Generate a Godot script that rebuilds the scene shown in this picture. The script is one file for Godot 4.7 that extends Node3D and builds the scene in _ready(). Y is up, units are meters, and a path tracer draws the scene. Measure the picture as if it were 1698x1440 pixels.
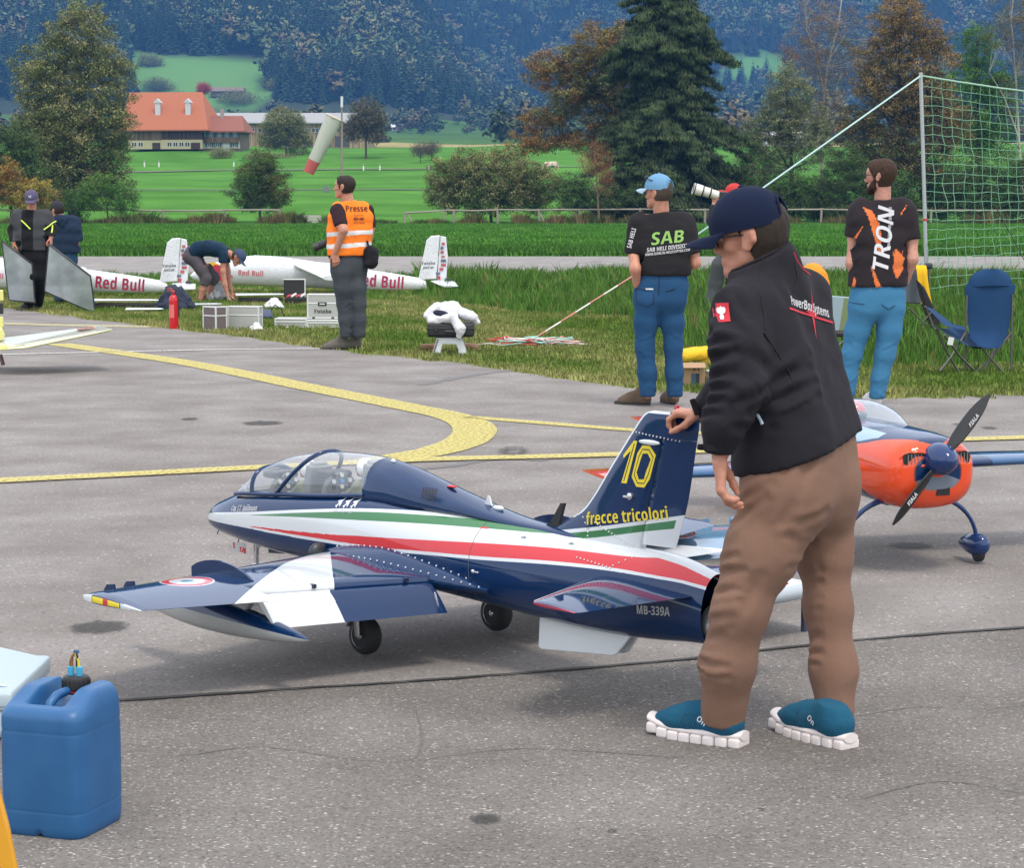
extends Node3D
# An airfield apron on a grey autumn day: a model jet held by its fin,a model aerobatic plane,spectators,gliders,a valley behind.
# One pixel of the photograph (1698 x 1440) is only used to read off directions; every thing is then set at its own distance and real size.

const F:=3600.0
const EYE:=1.55
var pitch:=atan(385.0/F)
var rng:=RandomNumberGenerator.new()
var names:={}
var noise:=FastNoiseLite.new()
var ridge:=FastNoiseLite.new()
var mats:={}

func _ready() -> void:
	rng.seed=7
	noise.seed=3
	noise.frequency=1.0
	noise.fractal_octaves=3
	ridge.seed=9
	ridge.frequency=1.0
	ridge.fractal_type=FastNoiseLite.FRACTAL_RIDGED
	ridge.fractal_octaves=2
	var cam:=Camera3D.new()
	cam.name = "camera"
	cam.position=Vector3(0,EYE,0)
	cam.rotation.x=-pitch
	cam.fov=rad_to_deg(2.0*atan(720.0/F))
	cam.near=.3
	cam.far=6000.0
	add_child(cam)
	cam.current=true
	var env:=Environment.new()
	env.background_mode=Environment.BG_SKY
	var sm:=ProceduralSkyMaterial.new()
	sm.sky_top_color=Color(.86,.87,.90)
	sm.sky_horizon_color=Color(.93,.95,.97)
	sm.sky_curve=.25
	sm.ground_bottom_color=Color(.35,.36,.34)
	sm.ground_horizon_color=Color(.6,.62,.6)
	sm.sun_angle_max=40.0
	sm.sky_cover=cloud_cover()
	sm.sky_cover_modulate=Color(1,1,1,.5)
	var sky:=Sky.new()
	sky.sky_material=sm
	env.sky=sky
	env.background_energy_multiplier=1.25
	env.tonemap_mode=Environment.TONE_MAPPER_LINEAR
	env.tonemap_exposure=1.75
	env.sdfgi_enabled=true
	env.ssao_enabled=true
	env.ssil_enabled=true
	env.fog_enabled=true
	env.fog_density=.00019
	env.fog_light_color=Color(.38,.62,.90)
	var we:=WorldEnvironment.new()
	we.name = "world"
	we.environment=env
	add_child(we)
	var sun:=DirectionalLight3D.new()
	sun.name = "sun"
	sun.light_energy=.45
	sun.light_color=Color(1.0,.97,.92)
	sun.light_angular_distance=14.0
	sun.shadow_enabled=true
	sun.rotation_degrees=Vector3(-66,24,0)
	add_child(sun)
	setting()
	buildings()
	trees()
	forest()
	fences()
	jet()
	aerobat()
	people()
	things()
	grass()

func cloud_cover() -> ImageTexture:
	var n:=FastNoiseLite.new()
	n.seed=21
	n.frequency=1.6
	n.fractal_octaves=4
	var im:=Image.create(256,128,false,Image.FORMAT_RGBA8)
	for y in 128:
		var up:=(.5 - (y+.5)/128.0)*PI
		for x in 256:
			var a:=x/256.0*TAU
			var p:=Vector3(cos(a)*cos(up),sin(up)*2.0,sin(a)*cos(up))
			var v:=clampf(.5+.9*n.get_noise_3dv(p),0,1)
			im.set_pixel(x,y,Color(v*.66,v*.655,v*.64,.8))
	return ImageTexture.create_from_image(im)

# ---------------------------------------------------------------- directions,names,nodes
func ray(px: float,py: float) -> Vector3:
	var cx:=(px - 849.0)/F
	var cy:=(720.0 - py)/F
	return Vector3(cx,cy*cos(pitch) - sin(pitch),-(cos(pitch)+cy*sin(pitch)))

func at(px: float,py: float,d: float) -> Vector3:
	var r:=ray(px,py)
	return Vector3(0,EYE,0)+r*(d/-r.z)

func gp(px: float,py: float,y:=.0) -> Vector3:
	var r:=ray(px,py)
	return Vector3(0,EYE,0)+r*((y - EYE)/r.y)

func on_land(px: float,py: float,from:=100.0) -> Vector3:
	var d:=from
	while d<3000.0:
		var p:=at(px,py,d)
		if land(p.x,d) >= p.y:
			return Vector3(p.x,land(p.x,d),-d)
		d += 1.0 if d<700.0 else 3.0
	return at(px,py,3000.0)

func numbered(called: String) -> String:
	var n: int=names.get(called,0)
	names[called]=n+1
	return called if n==0 else "%s_%03d" % [called,n]

func obj(called: String,mesh: Mesh,m: Material,parent: Node=null) -> MeshInstance3D:
	var o:=MeshInstance3D.new()
	o.mesh=mesh
	if m:
		o.material_override=m
	if parent==null:
		o.name=numbered(called)
		add_child(o,true)
	else:
		o.name=called
		parent.add_child(o,true)
	return o

func tag(o: Node,label: String,category: String,group:="") -> void:
	o.set_meta("label",label)
	o.set_meta("category",category)
	if group:
		o.set_meta("group",group)

func thing(called: String,label: String,category: String,pos:=Vector3.ZERO,group:="") -> Node3D:
	var o:=Node3D.new()
	o.name=numbered(called)
	o.position=pos
	add_child(o,true)
	tag(o,label,category,group)
	return o

func struct(called: String,mesh: Mesh,m: Material) -> MeshInstance3D:
	var o:=obj(called,mesh,m)
	o.set_meta("kind", "structure")
	o.set_meta("label",called.replace("_", " "))
	return o

func copy_of(root: Node3D,label: String) -> Node3D:
	var c: Node3D=root.duplicate()
	var plain: String=root.name
	c.name=numbered(plain.get_slice("_0",0))
	add_child(c,true)
	c.set_meta("label",label)
	return c

# ---------------------------------------------------------------- materials
func A(r: float,g: float,b: float,k:=1.0) -> Color:
	var c:=Color(r/255.0,g/255.0,b/255.0).srgb_to_linear()
	return Color(minf(c.r*k,.9),minf(c.g*k,.9),minf(c.b*k,.9))

func M(lin: Color,rough:=.8,metal:=.0) -> StandardMaterial3D:
	var key:="%s %.2f %.2f" % [lin.to_html(),rough,metal]
	if not mats.has(key):
		var m:=StandardMaterial3D.new()
		m.albedo_color=lin.linear_to_srgb()
		m.roughness=rough
		m.metallic=metal
		mats[key]=m
	return mats[key]

func gloss(lin: Color,rough:=.12) -> StandardMaterial3D:
	var m:=StandardMaterial3D.new()
	m.albedo_color=lin.linear_to_srgb()
	m.roughness=minf(rough,.3)*.5
	return m

func VC(rough:=.9) -> StandardMaterial3D:
	if not mats.has("vc%.2f" % rough):
		var m:=StandardMaterial3D.new()
		m.vertex_color_use_as_albedo=true
		m.roughness=rough
		mats["vc%.2f" % rough]=m
	return mats["vc%.2f" % rough]

func speck(size: int,seed_: int,fn: Callable) -> ImageTexture:
	var r:=RandomNumberGenerator.new()
	r.seed=seed_
	var bytes:=PackedByteArray()
	bytes.resize(size*size*3)
	var i:=0
	for y in size:
		for x in size:
			var c: Color=fn.call(x,y,r)
			bytes[i]=int(clampf(c.r,0,1)*255.0)
			bytes[i+1]=int(clampf(c.g,0,1)*255.0)
			bytes[i+2]=int(clampf(c.b,0,1)*255.0)
			i += 3
	return ImageTexture.create_from_image(Image.create_from_data(size,size,false,Image.FORMAT_RGB8,bytes))

func tex_noise(freq: float,lo: Color,hi: Color,size:=512,type:=FastNoiseLite.TYPE_SIMPLEX_SMOOTH,oct:=4,seed_:=1) -> NoiseTexture2D:
	var n:=FastNoiseLite.new()
	n.seed=seed_
	n.noise_type=type
	n.frequency=freq
	n.fractal_octaves=oct
	var t:=NoiseTexture2D.new()
	t.width=size
	t.height=size
	t.seamless=true
	t.noise=n
	var g:=Gradient.new()
	g.set_color(0,lo)
	g.set_color(1,hi)
	t.color_ramp=g
	return t

func triplanar(m: StandardMaterial3D,scale: float,world:=true) -> StandardMaterial3D:
	m.uv1_triplanar=true
	m.uv1_world_triplanar=world
	m.uv1_scale=Vector3.ONE*scale
	return m

var weave: NoiseTexture2D
var bumps: NoiseTexture2D

func cloth_mat(lin: Color,rough:=.95,relief:=.12,scale:=14.0) -> StandardMaterial3D:
	if weave==null:
		weave=tex_noise(.02,Color(.92,.92,.92),Color(1,1,1),512,FastNoiseLite.TYPE_SIMPLEX_SMOOTH,5,5)
		bumps=tex_noise(.03,Color(0,0,0),Color(1,1,1),512,FastNoiseLite.TYPE_SIMPLEX_SMOOTH,5,8)
	var m:=StandardMaterial3D.new()
	m.albedo_color=(lin*1.15).linear_to_srgb()
	m.albedo_texture=weave
	m.roughness=rough
	m.heightmap_enabled=true
	m.heightmap_texture=bumps
	m.heightmap_scale=relief*.35
	m.metallic_specular=.25
	m.rim_enabled=true
	m.rim=.15
	triplanar(m,scale*.4)
	return m

# ---------------------------------------------------------------- mesh builder
class B:
	var v:=PackedVector3Array()
	var uv:=PackedVector2Array()
	var cl:=PackedColorArray()
	var g:=PackedInt32Array()
	var col:=Color.WHITE
	var grp:=1
	var t0:=0

	func tri(a: Vector3,b: Vector3,c: Vector3,ua:=Vector2.ZERO,ub:=Vector2.ZERO,uc:=Vector2.ZERO) -> void:
		v.append(a)
		v.append(b)
		v.append(c)
		uv.append(ua)
		uv.append(ub)
		uv.append(uc)
		cl.append(col)
		cl.append(col)
		cl.append(col)
		g.append(grp)

	func quad(a: Vector3,b: Vector3,c: Vector3,d: Vector3,ua:=Vector2.ZERO,ub:=Vector2.ZERO,uc:=Vector2.ZERO,ud:=Vector2.ZERO) -> void:
		tri(a,b,c,ua,ub,uc)
		tri(a,c,d,ua,uc,ud)

	func begin() -> void:
		t0=v.size()

	func flip() -> void:
		for i in range(t0,v.size(),3):
			var p:=v[i+1]
			v[i+1]=v[i+2]
			v[i+2]=p
			var q:=uv[i+1]
			uv[i+1]=uv[i+2]
			uv[i+2]=q

	func close() -> void:
		var s:=.0
		if v.size()>t0:
			var o:=v[t0]
			for i in range(t0,v.size(),3):
				s += (v[i] - o).dot((v[i+1] - o).cross(v[i+2] - o))
		if s>.0:
			flip()
		grp += 1

	func face(n: Vector3) -> void:
		var s:=.0
		for i in range(t0,v.size(),3):
			s += n.dot((v[i+2] - v[i]).cross(v[i+1] - v[i]))
		if s<.0:
			flip()
		grp += 1

	func box(c: Vector3,s: Vector3,b:=Basis()) -> void:
		begin()
		var p:=[]
		for i in 8:
			p.append(c+b*(s*.5*Vector3(1 if i & 1 else -1,1 if i & 2 else -1,1 if i & 4 else -1)))
		var was:=grp
		grp=0
		for f in [[0,1,3,2],[4,6,7,5],[0,4,5,1],[2,3,7,6],[0,2,6,4],[1,5,7,3]]:
			quad(p[f[0]],p[f[1]],p[f[2]],p[f[3]],Vector2(0,0),Vector2(1,0),Vector2(1,1),Vector2(0,1))
		grp=was
		close()

	func rbox(c: Vector3,s: Vector3,r: float,b:=Basis(),k:=3) -> void:
		begin()
		var lat:=[]
		for i in k+1:
			lat.append([-PI/2+PI/2*i/k,-1.0])
		for i in k+1:
			lat.append([PI/2*i/k,1.0])
		var lon:=[]
		for q in 4:
			for i in k+1:
				lon.append([q*PI/2+PI/2*i/k,q])
		var hs:=s*.5 - Vector3.ONE*r
		var rows:=[]
		for la in lat:
			var row:=PackedVector3Array()
			for lo in lon:
				var sx:=1.0 if lo[1]==0 or lo[1]==3 else -1.0
				var sz:=1.0 if lo[1]<2 else -1.0
				row.append(c+b*Vector3(cos(la[0])*cos(lo[0])*r+sx*hs.x,sin(la[0])*r+la[1]*hs.y,cos(la[0])*sin(lo[0])*r+sz*hs.z))
			rows.append(row)
		skin(rows,true)
		for e in [rows[0],rows[-1]]:
			fan(e)
		close()

	func fan(r: PackedVector3Array) -> void:
		var m:=Vector3.ZERO
		for p in r:
			m += p
		m /= r.size()
		for i in r.size():
			tri(m,r[i],r[(i+1) % r.size()])

	func skin(rows: Array,round: bool,u0:=.0,u1:=1.0) -> void:
		var n: int=rows[0].size()
		var last:=n if round else n - 1
		for i in rows.size() - 1:
			var a: PackedVector3Array=rows[i]
			var b: PackedVector3Array=rows[i+1]
			var ua:=lerpf(u0,u1,float(i)/(rows.size() - 1))
			var ub:=lerpf(u0,u1,float(i+1)/(rows.size() - 1))
			for j in last:
				var k:=(j+1) % n
				var va:=float(j)/last
				var vb:=float(j+1)/last
				quad(a[j],a[k],b[k],b[j],Vector2(ua,va),Vector2(ua,vb),Vector2(ub,vb),Vector2(ub,va))

	func loft(rows: Array,caps:=true) -> void:
		begin()
		skin(rows,true)
		if caps:
			for e in [0,rows.size() - 1]:
				var i:=v.size()
				fan(rows[e])
				if e==0:
					for t in range(i,v.size(),3):
						var p:=v[t+1]
						v[t+1]=v[t+2]
						v[t+2]=p
		if caps:
			# give the caps a crease
			for t in range(g.size() - 2*rows[0].size(),g.size()):
				g[t]=grp+100000
		close()

	func sheet(rows: Array,n: Vector3) -> void:
		begin()
		skin(rows,false)
		face(n)

	func tube(pts: Array,rad: Variant,seg:=8) -> void:
		var rows:=[]
		var side:=Vector3.ZERO
		for i in pts.size():
			var d: Vector3=(pts[mini(i+1,pts.size() - 1)] - pts[maxi(i - 1,0)]).normalized()
			if side==Vector3.ZERO:
				side=d.cross(Vector3(.31,.87,.39)).normalized()
				if side.length()<.5:
					side=d.cross(Vector3.RIGHT).normalized()
			side=(side - d*side.dot(d)).normalized()
			var up:=d.cross(side)
			var r: float=rad[i] if rad is Array else rad
			var row:=PackedVector3Array()
			for j in seg:
				var a:=TAU*j/seg
				row.append(pts[i]+(side*cos(a)+up*sin(a))*r)
			rows.append(row)
		loft(rows)

	func lathe(o: Vector3,dir: Vector3,prof: Array,seg:=20) -> void:
		var d:=dir.normalized()
		var side:=d.cross(Vector3.UP if absf(d.y)<.9 else Vector3.RIGHT).normalized()
		var up:=d.cross(side)
		var rows:=[]
		for p in prof:
			var row:=PackedVector3Array()
			for j in seg:
				var a:=TAU*j/seg
				row.append(o+d*p.y+(side*cos(a)+up*sin(a))*p.x)
			rows.append(row)
		begin()
		for i in rows.size() - 1:
			var flat: bool=i>0 and absf((prof[i+1] - prof[i]).normalized().dot((prof[i] - prof[i - 1]).normalized()))<.6
			if flat:
				grp += 1
			skin([rows[i],rows[i+1]],true)
		grp += 1
		if prof[0].x>1e-4:
			var i0:=v.size()
			fan(rows[0])
			for t in range(i0,v.size(),3):
				var p:=v[t+1]
				v[t+1]=v[t+2]
				v[t+2]=p
		grp += 1
		if prof[-1].x>1e-4:
			fan(rows[-1])
		close()

	func ball(c: Vector3,r: Vector3,b:=Basis(),seg:=12) -> void:
		begin()
		var rows:=[]
		for i in seg/2+1:
			var la:=-PI/2+PI*i/(seg/2)
			var row:=PackedVector3Array()
			for j in seg:
				var a:=TAU*j/seg
				row.append(c+b*(r*Vector3(cos(la)*cos(a),sin(la),cos(la)*sin(a))))
			rows.append(row)
		skin(rows,true)
		close()

	func prism(poly: Array,depth: float,x: Transform3D,chamfer:=.0) -> void:
		begin()
		var pp:=PackedVector2Array(poly)
		if Geometry2D.is_polygon_clockwise(pp):
			pp.reverse()
		var idx:=Geometry2D.triangulate_polygon(pp)
		var inner:=pp
		if chamfer>.0:
			var off:=Geometry2D.offset_polygon(pp,-chamfer)
			if off.size()==1 and off[0].size()==pp.size():
				inner=off[0]
				# keep the corners in step
				var best:=0
				var near:=1e9
				for i in inner.size():
					var dd:=inner[i].distance_to(pp[0])
					if dd<near:
						near=dd
						best=i
				var turned:=PackedVector2Array()
				for i in inner.size():
					turned.append(inner[(i+best) % inner.size()])
				inner=turned
				idx=Geometry2D.triangulate_polygon(inner)
			else:
				chamfer=.0
		var h:=depth*.5
		var was:=grp
		grp=0
		for i in range(0,idx.size(),3):
			var a:=inner[idx[i]]
			var b:=inner[idx[i+1]]
			var c:=inner[idx[i+2]]
			tri(x*Vector3(a.x,a.y,h),x*Vector3(b.x,b.y,h),x*Vector3(c.x,c.y,h),a,b,c)
			tri(x*Vector3(a.x,a.y,-h),x*Vector3(c.x,c.y,-h),x*Vector3(b.x,b.y,-h),a,c,b)
		var n:=pp.size()
		var hc:=h - chamfer
		for i in n:
			var p:=pp[i]
			var q:=pp[(i+1) % n]
			quad(x*Vector3(p.x,p.y,-hc),x*Vector3(q.x,q.y,-hc),x*Vector3(q.x,q.y,hc),x*Vector3(p.x,p.y,hc),p,q,q,p)
			if chamfer>.0:
				var pi_:=inner[i]
				var qi:=inner[(i+1) % n]
				quad(x*Vector3(p.x,p.y,hc),x*Vector3(q.x,q.y,hc),x*Vector3(qi.x,qi.y,h),x*Vector3(pi_.x,pi_.y,h),p,q,q,p)
				quad(x*Vector3(q.x,q.y,-hc),x*Vector3(p.x,p.y,-hc),x*Vector3(pi_.x,pi_.y,-h),x*Vector3(qi.x,qi.y,-h),q,p,p,q)
		grp=was
		# orient by the sign of the volume
		close()

	func mesh(coloured:=false) -> ArrayMesh:
		var n:=PackedVector3Array()
		n.resize(v.size())
		var sum:={}
		var keys:=[]
		keys.resize(v.size())
		for t in g.size():
			var i:=t*3
			var fn:=(v[i+2] - v[i]).cross(v[i+1] - v[i])
			if g[t]==0:
				fn=fn.normalized()
				n[i]=fn
				n[i+1]=fn
				n[i+2]=fn
				continue
			for k in 3:
				var p:=v[i+k]*20000.0
				var key:=Vector4i(roundi(p.x),roundi(p.y),roundi(p.z),g[t])
				keys[i+k]=key
				sum[key]=sum.get(key,Vector3.ZERO)+fn
		for i in v.size():
			if keys[i] != null:
				var q: Vector3=sum[keys[i]]
				n[i]=q.normalized()
		var arr:=[]
		arr.resize(Mesh.ARRAY_MAX)
		arr[Mesh.ARRAY_VERTEX]=v
		arr[Mesh.ARRAY_NORMAL]=n
		arr[Mesh.ARRAY_TEX_UV]=uv
		if coloured:
			arr[Mesh.ARRAY_COLOR]=cl
		var m:=ArrayMesh.new()
		m.add_surface_from_arrays(Mesh.PRIMITIVE_TRIANGLES,arr)
		return m

# ---------------------------------------------------------------- bodies: a field of tapered capsules,meshed with surface nets
class Sdf:
	var bones:=[]
	var cuts:=[]
	var k:=.03
	var V:=PackedVector3Array()
	var N:=PackedVector3Array()
	var I:=PackedInt32Array()

	func add(a: Vector3,b: Vector3,ra: float,rb: float,ax:=Vector3.ZERO,fl:=1.0) -> void:
		bones.append([a,b,ra,rb,ax,fl])

	func chain(pts: Array,rad: Array) -> void:
		for i in pts.size() - 1:
			add(pts[i],pts[i+1],rad[i],rad[i+1])

	func cut(p: Vector3,n: Vector3,reach: float) -> void:
		cuts.append([p,n.normalized(),reach])

	func val(p: Vector3) -> float:
		var r:=1.0
		for b in bones:
			var q: Vector3=p - b[0]
			var ba: Vector3=b[1] - b[0]
			var ax: Vector3=b[4]
			if b[5] != 1.0:
				q += ax*(q.dot(ax)*(1.0/b[5] - 1.0))
			var t:=clampf(q.dot(ba)/maxf(ba.length_squared(),1e-9),0,1)
			var d:=(q - ba*t).length() - lerpf(b[2],b[3],t)
			var h:=maxf(k - absf(r - d),0)/k
			r=minf(r,d) - h*h*k*.25
		return r

	func build(h: float) -> void:
		var lo:=Vector3.ONE*1e9
		var hi:=-lo
		for b in bones:
			var m: float=maxf(b[2],b[3])+k+h*3
			for p in [b[0],b[1]]:
				lo=lo.min(p - Vector3.ONE*m)
				hi=hi.max(p+Vector3.ONE*m)
		var nx:=int(ceil((hi.x - lo.x)/h))+2
		var ny:=int(ceil((hi.y - lo.y)/h))+2
		var nz:=int(ceil((hi.z - lo.z)/h))+2
		var sx:=1
		var sy:=nx
		var sz:=nx*ny
		var f:=PackedFloat32Array()
		f.resize(nx*ny*nz)
		f.fill(1.0)
		var hit:=PackedInt32Array()
		for b in bones:
			var a: Vector3=b[0]
			var e: Vector3=b[1]
			var ba:=e - a
			var l2:=maxf(ba.length_squared(),1e-9)
			var ra: float=b[2]
			var dr: float=b[3] - ra
			var ax: Vector3=b[4]
			var s: float=1.0/b[5] - 1.0
			var m: float=maxf(ra,b[3])+k+h*2
			var p0:=((a.min(e) - Vector3.ONE*m - lo)/h).floor()
			var p1:=((a.max(e)+Vector3.ONE*m - lo)/h).ceil()
			var y0:=maxi(int(p0.y),1)
			var x0:=maxi(int(p0.x),1)
			for z in range(maxi(int(p0.z),1),mini(int(p1.z)+1,nz - 1)):
				for y in range(y0,mini(int(p1.y)+1,ny - 1)):
					var xa:=x0
					var xb:=mini(int(p1.x)+1,nx - 1)
					if s==.0:
						# only the part of this row that comes near the bone
						var qy:=lo.y+y*h - a.y
						var qz:=lo.z+z*h - a.z
						var A:=ba.y*ba.y+ba.z*ba.z
						var C:=qy*qy+qz*qz - m*m
						var t0:=.0
						var t1:=1.0
						if A>1e-9:
							var bq:=qy*ba.y+qz*ba.z
							var disc:=bq*bq - A*C
							if disc<.0:
								continue
							disc=sqrt(disc)
							t0=(bq - disc)/A
							t1=(bq+disc)/A
							if t1<.0 or t0>1.0:
								continue
							t0=maxf(t0,.0)
							t1=minf(t1,1.0)
						elif C>.0:
							continue
						xa=maxi(xa,int((a.x+minf(t0*ba.x,t1*ba.x) - m - lo.x)/h))
						xb=mini(xb,int((a.x+maxf(t0*ba.x,t1*ba.x)+m - lo.x)/h)+2)
					var i:=z*sz+y*sy+xa
					var q:=lo+Vector3(xa,y,z)*h - a
					for x in range(xa,xb):
						var w:=q
						if s != .0:
							w += ax*(q.dot(ax)*s)
						var t:=clampf(w.dot(ba)/l2,.0,1.0)
						var d:=(w - ba*t).length() - ra - dr*t
						if d<k+h:
							var r:=f[i]
							if r==1.0:
								hit.append(i)
								f[i]=d
							else:
								var g:=k - absf(r - d)
								f[i]=(minf(r,d) - g*g/k*.25) if g>.0 else minf(r,d)
						i += 1
						q.x += h
		for c in cuts:
			var cp: Vector3=c[0]
			var cn: Vector3=c[1]
			var cr: float=c[2]
			for i in hit:
				var p:=lo+Vector3(i % sy,(i % sz)/sy,i/sz)*h - cp
				if p.length_squared()<cr*cr:
					f[i]=maxf(f[i],p.dot(cn))
		var cell:=PackedInt32Array()
		cell.resize(f.size())
		cell.fill(-1)
		var offs:=[0,sx,sy,sx+sy,sz,sx+sz,sy+sz,sx+sy+sz]
		var cor:=[Vector3(0,0,0),Vector3(1,0,0),Vector3(0,1,0),Vector3(1,1,0),Vector3(0,0,1),Vector3(1,0,1),Vector3(0,1,1),Vector3(1,1,1)]
		var edges:=[[0,1],[2,3],[4,5],[6,7],[0,2],[1,3],[4,6],[5,7],[0,4],[1,5],[2,6],[3,7]]
		var first:=V.size()
		var made:=PackedInt32Array()
		# a cell whose least corner was not touched can still be crossed: visit the seven before each touched corner too
		for i in hit:
			if absf(f[i])>h*2.2:
				continue
			for o in offs:
				var c: int=i - o
				if cell[c] != -1:
					continue
				cell[c]=-2
				var w:=[f[c],f[c+sx],f[c+sy],f[c+sx+sy],f[c+sz],f[c+sx+sz],f[c+sy+sz],f[c+sx+sy+sz]]
				var neg:=0
				for e in w:
					if e<.0:
						neg += 1
				if neg==0 or neg==8:
					continue
				var sum:=Vector3.ZERO
				var n:=0
				for e in edges:
					var va: float=w[e[0]]
					var vb: float=w[e[1]]
					if (va<.0) != (vb<.0):
						sum += cor[e[0]].lerp(cor[e[1]],va/(va - vb))
						n += 1
				cell[c]=V.size()
				made.append(c)
				V.append(lo+(Vector3(c % sy,(c % sz)/sy,c/sz)+sum/n)*h)
		var axes:=[[sx,sy,sz],[sy,sz,sx],[sz,sx,sy]]
		for c in made:
			var s0:=f[c]<.0
			for x in axes:
				var s1: bool=f[c+x[0]]<.0
				if s0==s1:
					continue
				var p:=cell[c]
				var q:=cell[c - x[1]]
				var r:=cell[c - x[1] - x[2]]
				var t:=cell[c - x[2]]
				if q<0 or r<0 or t<0:
					continue
				if s0:
					I.append_array(PackedInt32Array([p,r,q,p,t,r]))
				else:
					I.append_array(PackedInt32Array([p,q,r,p,r,t]))
		bones_done(first)

	func bones_done(_first: int) -> void:
		bones=bones

	func normals() -> void:
		N.resize(V.size())
		N.fill(Vector3.ZERO)
		for i in range(0,I.size(),3):
			var n:=(V[I[i+2]] - V[I[i]]).cross(V[I[i+1]] - V[I[i]])
			N[I[i]] += n
			N[I[i+1]] += n
			N[I[i+2]] += n
		for i in N.size():
			N[i]=N[i].normalized()

	func mesh() -> ArrayMesh:
		normals()
		var arr:=[]
		arr.resize(Mesh.ARRAY_MAX)
		arr[Mesh.ARRAY_VERTEX]=V
		arr[Mesh.ARRAY_NORMAL]=N
		arr[Mesh.ARRAY_INDEX]=I
		var m:=ArrayMesh.new()
		if V.size():
			m.add_surface_from_arrays(Mesh.PRIMITIVE_TRIANGLES,arr)
		return m

func folds(s: Sdf,amp: float,fx: float,fy: float,extra:=[]) -> void:
	# cloth: broad ridged creases; each entry of extra is [where,reach,amplitude,direction across the crease,waves per metre]
	s.normals()
	for i in s.V.size():
		var p:=s.V[i]
		var d:=ridge.get_noise_3d(p.x*fx,p.y*fy,p.z*fx)*amp
		d += noise.get_noise_3d(p.x*fx*2.3+9.0,p.y*fy*1.7,p.z*fx*2.3)*amp*.5
		for e in extra:
			d += crease(p,e)
		s.V[i]=p+s.N[i]*d

func crease(p: Vector3,e: Array) -> float:
	if e.size()==4:
		# a single crease from e[0] to e[1],e[2] wide and e[3] deep,with a soft roll above it
		var ba: Vector3=e[1] - e[0]
		var q: Vector3=p - e[0]
		var t:=clampf(q.dot(ba)/maxf(ba.length_squared(),1e-6),.0,1.0)
		var off:=q - ba*t
		off += Vector3(0,noise.get_noise_3dv(p*9.0)*.006,0)
		var l: float=off.length()/e[2]
		if l>4.0:
			return .0
		var side:=signf(off.y)
		var thin:=.35+.65*sin(PI*clampf(t,.04,.96))
		return thin*e[3]*(-exp(-l*l)+(.75 if side>0 else .3)*exp(-(l - 1.7)*(l - 1.7)))
	var q: Vector3=p - e[0]
	var fall:=clampf(1.0 - q.length()/e[1],0,1)
	if fall <= .0:
		return .0
	var w: float=q.dot(e[3])*e[4]+noise.get_noise_3dv(p*3.0)*1.4
	return (pow(absf(sin(w*PI)),.6) - .6)*e[2]*fall

# ---------------------------------------------------------------- lettering
func letters(text: String,size: float,face:="Droid Sans",bold:=true,depth:=.002,slant:=.0,squeeze:=1.0) -> Array:
	var f:=SystemFont.new()
	f.font_names=PackedStringArray([face])
	f.font_weight=700 if bold else 400
	var t:=TextMesh.new()
	t.text=text
	t.font=f
	t.font_size=64
	t.pixel_size=size/64.0
	t.depth=depth
	t.curve_step=3.0
	var a:=t.get_mesh_arrays()
	var v: PackedVector3Array=a[Mesh.ARRAY_VERTEX]
	for i in v.size():
		v[i]=Vector3((v[i].x+v[i].y*slant)*squeeze,v[i].y,v[i].z)
	a[Mesh.ARRAY_VERTEX]=v
	return a

func finer(a: Array,most: float) -> Array:
	# splits long triangles,so that lettering can follow a curved surface
	var v: PackedVector3Array=a[Mesh.ARRAY_VERTEX]
	var ix: PackedInt32Array=a[Mesh.ARRAY_INDEX] if a[Mesh.ARRAY_INDEX] != null else PackedInt32Array(range(v.size()))
	var todo:=[]
	for i in range(0,ix.size(),3):
		todo.append([v[ix[i]],v[ix[i+1]],v[ix[i+2]]])
	var out:=PackedVector3Array()
	while todo.size():
		var t: Array=todo.pop_back()
		var l:=[t[0].distance_to(t[1]),t[1].distance_to(t[2]),t[2].distance_to(t[0])]
		var k:=0 if l[0] >= l[1] and l[0] >= l[2] else (1 if l[1] >= l[2] else 2)
		if l[k] <= most or out.size()>60000:
			for p in t:
				out.append(p)
			continue
		var m: Vector3=(t[k]+t[(k+1) % 3])*.5
		var o: Vector3=t[(k+2) % 3]
		todo.append([t[k],m,o])
		todo.append([m,t[(k+1) % 3],o])
	var r:=[]
	r.resize(Mesh.ARRAY_MAX)
	r[Mesh.ARRAY_VERTEX]=out
	var n:=PackedVector3Array()
	n.resize(out.size())
	n.fill(Vector3(0,0,1))
	r[Mesh.ARRAY_NORMAL]=n
	return r

func lettering(called: String,text: String,size: float,x: Transform3D,m: Material,parent: Node,face:="Droid Sans",bold:=true,slant:=.0,squeeze:=1.0,wrap: Variant=null) -> MeshInstance3D:
	var a:=letters(text,size,face,bold,.0 if wrap != null else .002,slant,squeeze)
	if wrap != null:
		a=finer(a,size*.22)
	var v: PackedVector3Array=a[Mesh.ARRAY_VERTEX]
	var n: PackedVector3Array=a[Mesh.ARRAY_NORMAL]
	for i in v.size():
		v[i]=x*v[i]
		n[i]=(x.basis*n[i]).normalized()
		if wrap != null:
			v[i]=wrap.call(v[i])
	a[Mesh.ARRAY_VERTEX]=v
	a[Mesh.ARRAY_NORMAL]=n
	a[Mesh.ARRAY_TANGENT]=null
	a[Mesh.ARRAY_TEX_UV]=null
	var am:=ArrayMesh.new()
	am.add_surface_from_arrays(Mesh.PRIMITIVE_TRIANGLES,a)
	return obj(called,am,m,parent)

func frame(o: Vector3,right: Vector3,up: Vector3) -> Transform3D:
	var r:=right.normalized()
	var n:=r.cross(up).normalized()
	return Transform3D(Basis(r,n.cross(r),n),o)

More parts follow.
